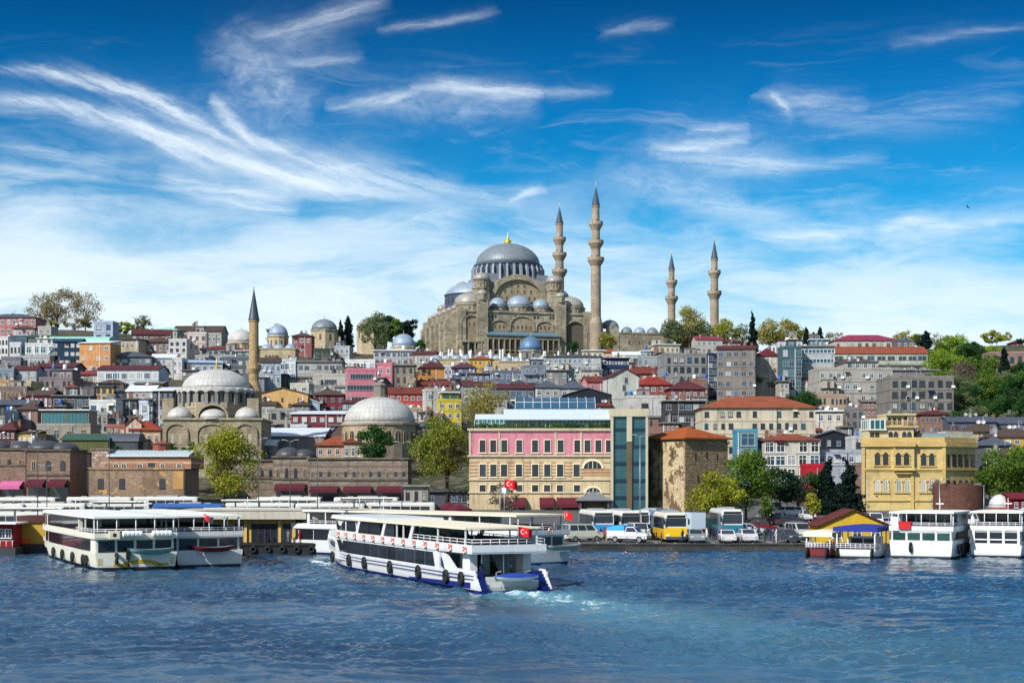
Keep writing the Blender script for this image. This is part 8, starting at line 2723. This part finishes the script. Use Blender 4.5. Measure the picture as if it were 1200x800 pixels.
def car(x, d, rz, kind, col, label, group='cars parked on the quay', z=None):
    """front of the vehicle towards -y before rotation"""
    r = thing('parked_car' if kind not in ('pickup', 'van') else {'pickup': 'pickup_truck', 'van': 'van'}[kind], label, {'pickup': 'pickup', 'van': 'van'}.get(kind, 'car'), (x, d, (gz(x, d) + .06) if z is None else z), radians(rz), group)
    W2 = .86
    P = paint(*col)
    if kind == 'sedan': low = [(-2.15, .35), (-2.2, .62), (-2.05, .80), (-1.0, .92), (1.3, .95), (2.1, .93), (2.2, .6), (2.15, .35)]; top = [(-1.05, .92), (-.35, 1.42), (.85, 1.45), (1.65, .95)]; wb = (-1.35, 1.3); hr = .31
    elif kind == 'hatch': low = [(-1.9, .35), (-1.95, .65), (-1.8, .84), (-.9, .98), (1.75, 1.0), (1.9, .6), (1.88, .35)]; top = [(-.95, .96), (-.25, 1.5), (1.2, 1.5), (1.8, .99)]; wb = (-1.2, 1.2); hr = .31
    elif kind == 'van': low = [(-2.3, .4), (-2.35, .8), (-2.2, 1.05), (-1.6, 1.2), (2.35, 1.2), (2.4, .4)]; top = [(-1.65, 1.18), (-.95, 1.98), (2.25, 2.0), (2.36, 1.18)]; wb = (-1.45, 1.4); hr = .34
    else: low = [(-2.4, .45), (-2.45, .85), (-2.3, 1.05), (-1.35, 1.18), (.3, 1.18), (.3, 1.0), (2.5, 1.0), (2.5, .5)]; top = [(-1.4, 1.15), (-.75, 1.78), (.1, 1.8), (.32, 1.15)]; wb = (-1.5, 1.5); hr = .37
    b = MB(); b.yz(low, -W2, W2)
    # tapered greenhouse
    tw = .70 if kind != 'van' else .8
    n = len(top); base = len(b.v)
    ws = [W2 - .02, tw, tw, W2 - .02]
    for sgn in (-1, 1):
        for (y, zz), w in zip(top, ws): b.v.append((sgn * w, y, zz))
    q = [base + i for i in range(4)]; s_ = [base + 4 + i for i in range(4)]
    for f in ((q[0], q[1], q[2], q[3]), (s_[3], s_[2], s_[1], s_[0]), (q[0], s_[0], s_[1], q[1]), (q[1], s_[1], s_[2], q[2]), (q[2], s_[2], s_[3], q[3])):
        b.f.append(f); b.m.append(0); b.s.append(False)
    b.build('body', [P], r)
    def glassq(pts, nm):
        g = MB(); g.poly(pts); g.build(nm, [M_GLASS], r)
    e = .015
    def L(a, c, t): return tuple(a[i] + (c[i] - a[i]) * t for i in range(3))
    a0, a1 = (-ws[0], *top[0]), (-ws[1], *top[1]); c0, c1 = (ws[0], *top[0]), (ws[1], *top[1])
    def shift(p, dx=0, dy=0, dz=0): return (p[0] + dx, p[1] + dy, p[2] + dz)
    ny = -e * 1.2
    glassq([shift(L(L(a0, a1, .1), L(c0, c1, .1), .07), 0, ny, e), shift(L(L(a0, a1, .1), L(c0, c1, .1), .93), 0, ny, e), shift(L(L(a0, a1, .92), L(c0, c1, .92), .95), 0, ny, e), shift(L(L(a0, a1, .92), L(c0, c1, .92), .05), 0, ny, e)], 'windscreen')
    a0, a1 = (-ws[3], *top[3]), (-ws[2], *top[2]); c0, c1 = (ws[3], *top[3]), (ws[2], *top[2])
    if kind != 'pickup': glassq([shift(L(L(a0, a1, .25), L(c0, c1, .25), .93), 0, e, e), shift(L(L(a0, a1, .25), L(c0, c1, .25), .07), 0, e, e), shift(L(L(a0, a1, .9), L(c0, c1, .9), .07), 0, e, e), shift(L(L(a0, a1, .9), L(c0, c1, .9), .93), 0, e, e)], 'rear_window')
    for sg in (-1, 1):
        B0, T0, T1, B1 = (sg * ws[0], *top[0]), (sg * ws[1], *top[1]), (sg * ws[2], *top[2]), (sg * ws[3], *top[3])
        lo0, lo1 = L(B0, T0, .12), L(B1, T1, .12); hi0, hi1 = L(B0, T0, .88), L(B1, T1, .88)
        nn = 3 if kind == 'van' else (1 if kind == 'pickup' else 2)
        for k in range(nn):
            u0, u1 = .05 + .9 * k / nn + .015, .05 + .9 * (k + 1) / nn - .015
            pts = [shift(L(lo0, lo1, u0), sg * e), shift(L(lo0, lo1, u1), sg * e), shift(L(hi0, hi1, u1), sg * e), shift(L(hi0, hi1, u0), sg * e)]
            glassq(pts if sg > 0 else pts[::-1], 'side_window')
        for y in wb: wheel(r, sg * (W2 - .06), y, hr)
        y_f = low[1][0]
        g = MB(); g.cbox(sg * .6, y_f + .03, low[1][1] + .06, .34, .12, .16); g.build('headlight', [M_LAMP], r)
        y_b = max(p[0] for p in low); zt = .75 if kind != 'pickup' else .8
        g = MB(); g.cbox(sg * .68, y_b - .03, zt, .22, .1, .22); g.build('tail_light', [M_TAIL], r)
        g = MB(); g.cbox(sg * (W2 + .1), top[0][0] + .2, top[0][1] + .06, .18, .1, .13); g.build('mirror', [P], r)
    g = MB(); g.box(-.8, .8, low[0][0] - .06, low[0][0] + .05, .3, .5); r.scale = (1.25, 1.2, 1.25); g.build('bumper', [M_DGREY if kind in ('van', 'pickup') else P], r)
    if kind == 'pickup':
        g = MB(); g.box(-W2, W2, .34, .4, 1.0, 1.35); g.box(-W2, -W2 + .05, .4, 2.5, 1.0, 1.35); g.box(W2 - .05, W2, .4, 2.5, 1.0, 1.35); g.box(-W2 + .05, W2 - .05, 2.45, 2.5, 1.0, 1.35); g.build('load_bed', [P], r)
    return r


def bus(x, d, rz, upper, lower, label, L=11.5, h=3.1, group='buses parked at the terminal', z=None, z_split=False, name='bus'):
    r = thing(name, label, 'bus', (x, d, (gz(x, d) + .06) if z is None else z), radians(rz), group)
    W2 = 1.25; y0, y1 = -L / 2, L / 2
    U, Lo = paint(*upper), paint(*lower)
    zc = 1.62 if upper != lower and z_split else 1.25
    b = MB()
    # rounded box: cross section in XZ extruded along y
    cs = [(-W2, .35), (W2, .35), (W2, zc), (W2 - .02, h - .35), (W2 - .25, h), (-W2 + .25, h), (-W2 + .02, h - .35), (-W2, zc)]
    base = len(b.v); n = len(cs)
    ends = [(y0, .96), (y0 + .25, 1.0), (y1 - .2, 1.0), (y1, .97)]
    for yy, k in ends:
        for x_, z_ in cs: b.v.append((x_ * k, yy, .35 + (z_ - .35) * (k if k < 1 else 1)))
    for p in range(3):
        for i in range(n):
            j = (i + 1) % n
            q = base + p * n
            b.f.append((q + i, q + j, q + n + j, q + n + i)); b.m.append(1 if i in (0, 1, 7) else 0); b.s.append(False)
    def cap(o_, rev):
        lowf = [o_ + i for i in (0, 1, 2, 7)]; upf = [o_ + i for i in (7, 2, 3, 4, 5, 6)]
        for f, m in ((lowf, 1), (upf, 0)):
            b.f.append(tuple(f) if not rev else tuple(f[::-1])); b.m.append(m); b.s.append(False)
    cap(base, False); cap(base + 3 * n, True)
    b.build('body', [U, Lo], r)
    g = MB(); g.box(-W2 * .86, W2 * .86, y0 - .03, y0 + .05, zc + .1, h - .55); g.build('windscreen', [M_GLASS], r)
    g = MB(); g.box(-W2 * .8, W2 * .8, y0 - .035, y0 + .05, h - .5, h - .24); g.build('destination_display', [M_BLACK], r)
    g = MB(); g.box(-W2 * .8, W2 * .8, y1 - .05, y1 + .03, 1.6, h - .5); g.build('rear_window', [M_GLASS], r)
    nw = 6
    for sg in (-1, 1):
        for k in range(nw):
            ya, yb = y0 + .6 + (L - 1.2) * k / nw + .06, y0 + .6 + (L - 1.2) * (k + 1) / nw - .06
            g = MB(); g.box(sg * W2 - .03, sg * W2 + .02, ya, yb, 1.45, h - .5); g.build('side_window', [M_GLASS], r)
        for yy in (y0 + 2.2, y1 - 3.0): wheel(r, sg * (W2 - .12), yy, .48, .3)
        g = MB(); g.cbox(sg * .9, y0 - .02, .75, .4, .1, .2); g.build('headlight', [M_LAMP], r)
        g = MB(); g.cbox(sg * 1.0, y1 + .0, .95, .22, .1, .4); g.build('tail_light', [M_TAIL], r)
        g = MB(); g.box(sg * (W2 + .1) - .08, sg * (W2 + .1) + .08, y0 - .35, y0 - .15, 1.9, 2.5); g.tube((sg * (W2 - .1), y0 + .02, 2.6), (sg * (W2 + .1), y0 - .25, 2.5), .03, n=5); g.build('mirror', [M_BLACK], r)
    g = MB(); g.box(-.8, .8, -1.6, 1.2, h, h + .18); g.box(-.5, .5, y0 + 1.6, y0 + 2.4, h, h + .1); g.box(-.5, .5, y1 - 2.6, y1 - 1.8, h, h + .1); g.build('roof_unit', [M_GREY], r)
    g = MB(); g.box(-W2 * .9, W2 * .9, y0 - .08, y0 + .1, .3, .62); r.scale = (1.3, 1.3, 1.32); g.build('bumper', [M_DGREY], r)
    return r


SKYB = (40, 150, 215); WHT = (232, 232, 228); TEALB = (36, 126, 146); YEL = (246, 196, 20)
# buses on the right hand quay, noses to the water
bus(px2x(700, 232), 236, 6, WHT, SKYB, 'white over sky blue bus left of the glass stair tower', 11, z_split=True)
bus(px2x(730, 231), 235, 8, WHT, SKYB, 'white over sky blue bus directly in front of the glass stair tower', 11, z_split=True)
bus(px2x(770, 233), 238, -24, (214, 226, 232), (40, 130, 190), 'blue and white bus turned sideways behind the yellow bus', 10, z_split=True)
bus(px2x(789, 217.5), 222.5, 3, (236, 232, 214), YEL, 'white over bright yellow bus at the water edge', 9, 3.15, z_split=True)
bus(px2x(856, 229), 234, 0, WHT, TEALB, 'white over teal bus beside the green tree', 11, 3.3, z_split=True)


def box_truck():
    x, d = px2x(812, 236), 240
    r = thing('box_truck', 'truck with a pale blue cargo box between the yellow bus and the stone tower', 'truck', (x, d, gz(x, d) + .06), radians(18))
    b = MB(); b.box(-1.2, 1.2, -3.2, 3.4, 1.0, 3.5); b.build('cargo_box', [paint(204, 220, 236)], r)
    b = MB(); b.yz([(3.5, .5), (5.4, .5), (5.4, 1.6), (4.9, 2.5), (3.5, 2.5)], -1.1, 1.1); b.build('cab', [paint(226, 226, 226)], r)
    b = MB(); b.box(-.9, .9, -3.0, 5.2, .5, 1.0); b.build('chassis', [M_DGREY], r)
    for sg in (-1, 1):
        for yy in (-1.8, 4.3): wheel(r, sg * 1.0, yy, .45, .3)
        g = MB(); g.cbox(sg * 1.0, -3.2, .85, .25, .1, .2); g.build('tail_light', [M_TAIL], r)
        g = MB(); g.box(sg * 1.1 - .02, sg * 1.1 + .02, 3.8, 4.9, 1.6, 2.3); g.build('side_window', [M_GLASS], r)


box_truck()


def container():
    x, d = px2x(828, 238), 239
    r = thing('container', 'dark green metal container left of the teal bus', 'container', (x, d, gz(x, d) + .06))
    b = MB(); b.box(-1.3, 1.3, -1.5, 3, 0, 2.7)
    for k in range(9): b.box(-1.2 + k * .29, -1.1 + k * .29, -1.55, -1.5, .1, 2.6)
    b.build('body', [plain('container_green', rgb(28, 62, 58), .6)], r)
    b = MB(); b.box(-1.32, 1.32, -1.58, -1.5, 2.6, 2.72); b.box(-1.32, 1.32, -1.58, -1.5, 0, .12); b.tube((-.1, -1.6, .2), (-.1, -1.6, 2.5), .03, n=5); b.tube((.2, -1.6, .2), (.2, -1.6, 2.5), .03, n=5); b.build('door_frame', [M_DGREY], r)


container()
car(px2x(738, 217), 217.5, 66, 'pickup', (226, 228, 230), 'white pickup truck parked along the quay edge under a blue load cover', None)
g = MB(); g.yz([(.38, 1.36), (2.52, 1.36), (2.52, 1.7), (1.6, 1.95), (.38, 1.9)], -.86, .86)
_pk = [o for o in bpy.data.objects if o.name.startswith('pickup_truck')][0]
g.build('load_cover', [plain('sky_blue_tarpaulin', rgb(64, 160, 220), .7)], _pk)
car(px2x(683, 220), 221, 115, 'van', (222, 218, 200), 'cream white minibus parked beside the long moored ferry', None)
car(px2x(815, 217), 217.5, 2, 'hatch', (150, 156, 160), 'silver grey hatchback at the water edge right of the yellow bus')
car(px2x(852.5, 217), 217.5, -2, 'sedan', (232, 232, 232), 'white saloon at the water edge in front of the teal bus')
car(px2x(876.5, 217.5), 218, 3, 'hatch', (224, 226, 228), 'white hatchback at the water edge right of the white saloon')
car(px2x(924, 217), 218, 20, 'hatch', (70, 76, 84), 'dark grey hatchback facing the water left of the maroon boat')
car(px2x(936, 226), 226, 12, 'van', (196, 196, 192), 'pale grey van behind the dark grey hatchback')
car(px2x(908, 284), 285, 5, 'van', (206, 212, 218), 'silver van at the left end of the upper parking row')
car(px2x(917, 282), 283, 0, 'sedan', (206, 206, 204), 'pale grey saloon second in the upper parking row')
car(px2x(926, 280), 281, 4, 'hatch', (214, 216, 218), 'off white hatchback third in the upper parking row')
car(px2x(936, 280), 282, -3, 'sedan', (222, 222, 222), 'white saloon fourth in the upper parking row')
car(px2x(900, 262), 262, 70, 'sedan', (40, 46, 56), 'black saloon side on below the upper parking row')
car(px2x(914, 260), 260, 84, 'hatch', (54, 58, 68), 'dark blue grey hatchback side on beside the black saloon')
car(px2x(928, 256), 256, 95, 'sedan', (62, 60, 62), 'charcoal saloon parked across the slope near the small yellowish tree')
for k, (p, c, kd, lb) in enumerate([(963, (170, 32, 38), 'hatch', 'red hatchback above the yellow boat shed'), (975, (90, 96, 104), 'sedan', 'dark grey saloon right of the red hatchback above the boat shed'), (987, (206, 208, 210), 'sedan', 'silver saloon behind the ridge of the yellow boat shed'), (1000, (48, 52, 60), 'sedan', 'black saloon above the yellow boat shed, right of the silver one'), (1011, (140, 146, 150), 'hatch', 'grey hatchback before the left corner of the yellow building'), (1027, (222, 224, 226), 'van', 'white van before the left windows of the yellow building'), (1041, (190, 194, 198), 'sedan', 'pale saloon in front of the oriel of the yellow building'), (1120, (226, 226, 226), 'hatch', 'white hatchback in front of the round brick ruin'), (1134, (206, 208, 210), 'van', 'silver van between the two right tour boats'), (1150, (60, 90, 110), 'hatch', 'blue hatchback behind the right tour boats'), (1176, (224, 224, 224), 'sedan', 'white saloon behind the boat by the right edge')]):
    car(px2x(p, 252), 252 + (k % 2), (-1) ** k * 6 + (90 if k in (3, 6) else 0), kd, c, lb)

for k, (p, d, rz, c, kd, lb) in enumerate([
    (663, 223, 95, (60, 64, 70), 'sedan', 'dark saloon left of the cream white minibus'), 
    (716, 227, 5, (180, 40, 44), 'hatch', 'red hatchback between the two sky blue buses'),
    (748, 226, 10, (214, 216, 218), 'van', 'white van right of the sky blue bus before the stair tower'), 
    
    (877, 240, 82, (190, 194, 198), 'sedan', 'silver saloon side on right of the teal bus'), (893, 244, 96, (130, 40, 44), 'hatch', 'wine red hatchback side on below the upper parking row'),
    (938, 244, 84, (86, 90, 98), 'hatch', 'grey hatchback side on above the dark grey hatchback near the boat shed'),
    (946, 270, 0, (214, 214, 214), 'sedan', 'white saloon at the right end of the upper parking row'), (898, 272, 2, (150, 154, 158), 'hatch', 'grey hatchback at the left end of the upper parking row'),
    (1056, 252, 6, (226, 226, 226), 'van', 'white van behind the roof of the large tour boat'), (1072, 253, -5, (70, 76, 86), 'sedan', 'dark saloon behind the roof of the large tour boat'),
    (1090, 252, 4, (196, 200, 204), 'hatch', 'silver hatchback right of the thin leafless tree'), (1107, 253, -4, (222, 222, 222), 'sedan', 'white saloon left of the round brick ruin')]):
    car(px2x(p, d), d, rz, kd, c, lb)

# buses and coaches side on at the left terminal
WH2 = (208, 206, 198)
_bl = [
    (10, 236, 92, WH2, (180, 184, 186), 'white bus nearest the left edge behind the red kiosk boat'),
    (92, 238, 88, WH2, (226, 226, 222), 'plain white bus behind the roof of the cream ferry, left part'),
    (180, 240, 91, WH2, (206, 200, 190), 'cream skirted white bus behind the roof of the cream ferry, right part'),
    (268, 238, 90, WH2, (60, 110, 170), 'white bus with a blue skirt behind the yellow landing hall'),
    (352, 239, 89, WH2, (210, 210, 206), 'white bus behind the middle of the yellow landing hall roof'),
    (438, 240, 92, WH2, (226, 226, 226), 'white bus behind the right end of the yellow landing hall'),
    (-10, 256, 90, WH2, (170, 60, 60), 'white bus with a red skirt in the second row at the left edge'),
    (62, 257, 90, WH2, (222, 222, 220), 'white bus in the second row under the tall lamp pole'),
    (136, 258, 93, WH2, (206, 206, 206), 'white bus in the second row below the banded brick hall'),
    (222, 256, 91, (44, 92, 160), (44, 92, 160), 'blue bus in front of the yellow green tree'),
    (306, 258, 90, WH2, (226, 226, 224), 'white bus in the second row right of the blue bus'),
    (388, 257, 88, WH2, (40, 60, 70), 'white topped dark bus below the long stone market wall'),
    (470, 259, 90, WH2, (214, 216, 216), 'white bus in the second row near the small stone kiosk'),
    (30, 276, 90, WH2, (220, 220, 214), 'white coach in the rear row before the two storey brick market'),
    (118, 277, 91, WH2, (200, 200, 196), 'white coach in the rear row at the left end of the brick hall'),
    (196, 278, 90, WH2, (80, 84, 90), 'grey skirted coach in the rear row right half of the brick hall'),
    (340, 277, 88, WH2, (216, 216, 210), 'white coach in the rear row before the two dark arches'),
    (430, 276, 86, WH2, (224, 224, 220), 'white coach in the rear row before the maroon awnings'),
]
for p, d, rz, u, lo, lb in _bl:
    bus(px2x(p, d), d, rz, u, lo, lb, 8.8, 2.9)


def shelter(px0, px1, d, z, label):
    x0, x1 = px2x(px0, d), px2x(px1, d); w = x1 - x0; cx = (x0 + x1) / 2
    g0 = gz(cx, d)
    r = thing('bus_shelter', label, 'shelter', (cx, d, g0), 0, 'bus shelter canopies')
    b = MB()
    zt = z - g0
    b.yz([(-2.2, zt), (0, zt - .3), (2.2, zt), (2.2, zt + .16), (0, zt - .14), (-2.2, zt + .16)][::-1], -w / 2, w / 2); b.build('canopy', [plain('white_canopy', rgb(232, 232, 222), .6)], r)
    for k in range(max(2, int(w / 6))):
        x = -w / 2 + (k + .5) * w / max(2, int(w / 6))
        q = MB(); q.box(x - .12, x + .12, -.12, .12, 0, zt - .2); q.build('post', [M_METAL], r)


shelter(0, 70, 228, 5.5, 'long white shelter canopy at the left edge above the first bus row')
shelter(110, 170, 246, 6.2, 'white shelter canopy behind the cream ferry')
shelter(262, 318, 248, 6.4, 'white shelter canopy behind the middle of the yellow landing hall')
shelter(400, 460, 250, 6.7, 'white shelter canopy left of the pink hotel below the market wall')

# ------------------------------------------------------------------ street furniture, flags, people, bird
def lamp(px, d, ytop, label, arms=2):
    x = px2x(px, d); g0 = gz(x, d); h = py2z(ytop, d) - g0
    r = thing('street_lamp', label, 'street lamp', (x, d, g0), 0, 'tall street lamps')
    b = MB(); b.tube((0, 0, 0), (0, 0, h), .085, .045, 8); b.lathe([(.25, 0), (.22, .5), (.1, .6)], 10); b.build('pole', [M_DGREY if px < 700 else M_METAL], r)
    for k in range(arms):
        s_ = -1 if k == 0 else 1
        b = MB(); b.tube((0, 0, h - .2), (s_ * .8, 0, h + .1), .045, n=5); b.build('arm', [M_METAL], r)
        b = MB(); b.cbox(s_ * 1.05, 0, h + .12, .6, .26, .12); b.build('lamp_head', [M_GREY], r)


lamp(44, 226, 505, 'tall lamp pole left of the cream ferry above the yellow pontoon hut')
lamp(55, 250, 545, 'shorter lamp pole before the two storey brick market')
lamp(128, 240, 506, 'tall lamp pole before the checked brick end bay')
lamp(303, 236, 514, 'tall lamp pole right of the yellow green tree')
lamp(340, 238, 516, 'tall lamp pole before the two dark arches of the stone market')
lamp(372, 244, 512, 'tall lamp pole before the red tiled low hall')
lamp(471, 246, 518, 'tall lamp pole at the right end of the stone market wall')
lamp(750, 222, 510, 'tall silver lamp pole in front of the glass stair tower')
lamp(1017, 240, 560, 'lamp pole at the left corner of the yellow building', 1)
lamp(1101, 238, 562, 'lamp pole before the angled wing of the yellow building', 2)
lamp(1153, 236, 568, 'lamp pole before the round brick ruin', 1)

flag_thing((px2x(591, 240), 240, 1.2), 8.6, 2.0, 'red flag with crescent and star on a tall pole before the pink hotel', radians(-6), r_=.07)
flag_thing((px2x(586, 238), 238, 1.2), 7.4, 1.3, 'plain white flag on a pole beside the red flag before the pink hotel', radians(20), True, r_=.07)


def parasol(px, d, label):
    x = px2x(px, d); r = thing('parasol', label, 'parasol', (x, d, gz(x, d)), radians(20))
    b = MB(); b.tube((0, 0, 0), (0, 0, 3.6), .06); b.build('pole', [M_WOOD], r)
    b = MB(); b.lathe([(2.3, 2.5), (2.35, 2.75), (.05, 3.7)], 6, 0, 0, 0, False, cap=False); b.build('canopy', [M_MAROON], r)


parasol(526, 262, 'crimson parasol left of the pink hotel, nearer the trees')
parasol(538, 258, 'crimson parasol left of the pink hotel, nearer the hotel')
person_specs = [(800, 216, 'navy', 'black', 'person in navy walking beside the yellow bus'), (828, 220, 'white', 'jeans', 'person in white between the grey hatchback and the container'), (836, 226, 'black', 'jeans', 'person in black near the dark green container'), (842, 218, 'grey', 'black', 'person in grey at the left side of the white saloon'), (846, 224, 'red', 'jeans', 'person in red in front of the teal bus'),
                (882, 228, 'black', 'black', 'person all in black right of the teal bus, left one of two'), (889, 229, 'navy', 'jeans', 'person in navy right of the teal bus, right one of two'), (760, 226, 'black', 'navy', 'person in a black top before the sideways bus'), (711, 219, 'tan', 'jeans', 'person in tan between the minibus and the pickup'), (748, 228, 'blue', 'black', 'person in blue near the silver lamp pole'), (896, 219, 'green', 'black', 'person in green at the edge of the quay right of the white hatchback'), (910, 216, 'white', 'black', 'person in white at the railing left of the dark grey hatchback')]
for p, d, tp, lg, lb in person_specs:
    x = px2x(p, d); person((x, d, gz(x, d) + .05), tp, lg, lb, RR.uniform(0, 6), None, 1.15)
for k, p in enumerate((668, 676, 704, 726, 757, 763, 795, 832, 839, 864, 899, 903)):
    d = 221 + (k * 5) % 9; x = px2x(p, d)
    person((x, d, gz(x, d) + .05), 'navy', 'black', 'dark clad pedestrian crossing the quay between the parked buses', k * 1.9, 'pedestrians on the quay between the buses', 1.12)
for k in range(5):
    px_, d = (1070 + k * 13, 193 + k * .4)
    x = px2x(px_, d)
    if k < 4: person((x, d + 1.5, 3.58), ['black', 'white', 'red', 'blue'][k], ['jeans', 'black'][k % 2], ['passenger in black on the upper deck of the large tour boat at the right', 'passenger in white on the upper deck of the large tour boat at the right', 'passenger in red on the upper deck of the large tour boat at the right', 'passenger in blue on the upper deck of the large tour boat at the right'][k], k * 1.7, None, .85)

# railing along the quay edge
def quay_fence(px0, px1, label):
    d = 212.6; x0, x1 = px2x(px0, d), px2x(px1, d)
    r = thing('quay_railing', label, 'railing', ((x0 + x1) / 2, d, .86)); w = x1 - x0
    b = MB(); n = int(w / 2.2)
    for k in range(n + 1): x = -w / 2 + w * k / n; b.tube((x, 0, 0), (x, 0, 1.05), .045, n=5)
    b.build('posts', [M_DGREY], r)
    b = MB()
    for z in (.55, 1.05): b.tube((-w / 2, 0, z), (w / 2, 0, z), .03, n=5)
    b.build('rail', [M_DGREY], r)


quay_fence(655, 775, 'thin dark railing along the quay edge by the white pickup')
quay_fence(808, 945, 'thin dark railing along the quay edge by the white cars')


def bird():
    d = 160.0
    o = MB()
    # slim body with raised, bent wings
    o.lathe([(.01, -.28), (.07, -.18), (.09, 0), (.06, .16), (.04, .24), (.01, .32)], 8)
    v = [(y, -z, x) for x, y, z in o.v]; 
    o.v = [(x, z, y) for x, y, z in o.v]
    for sg in (-1, 1):
        for p in ([(0, .08, .02), (0, -.10, .02), (sg * .38, -.06, .2), (sg * .38, .1, .2)], [(sg * .38, .1, .2), (sg * .38, -.06, .2), (sg * .85, -.16, .1)]):
            o.poly(p); o.poly([(a, b_, c - .015) for a, b_, c in p[::-1]])
    o.poly([(-.08, -.42, 0), (.08, -.42, 0), (.04, -.2, .02), (-.04, -.2, .02)])
    tag(o.build('seagull', [plain('gull_grey', rgb(70, 74, 80), .8)], None, (px2x(1134, d), d, py2z(243, d))), 'small dark seagull flying in the clear sky at the upper right', 'bird').rotation_euler = (0, radians(20), radians(60))
    bpy.data.objects['seagull'].scale = (.6, .6, .6)


bird()
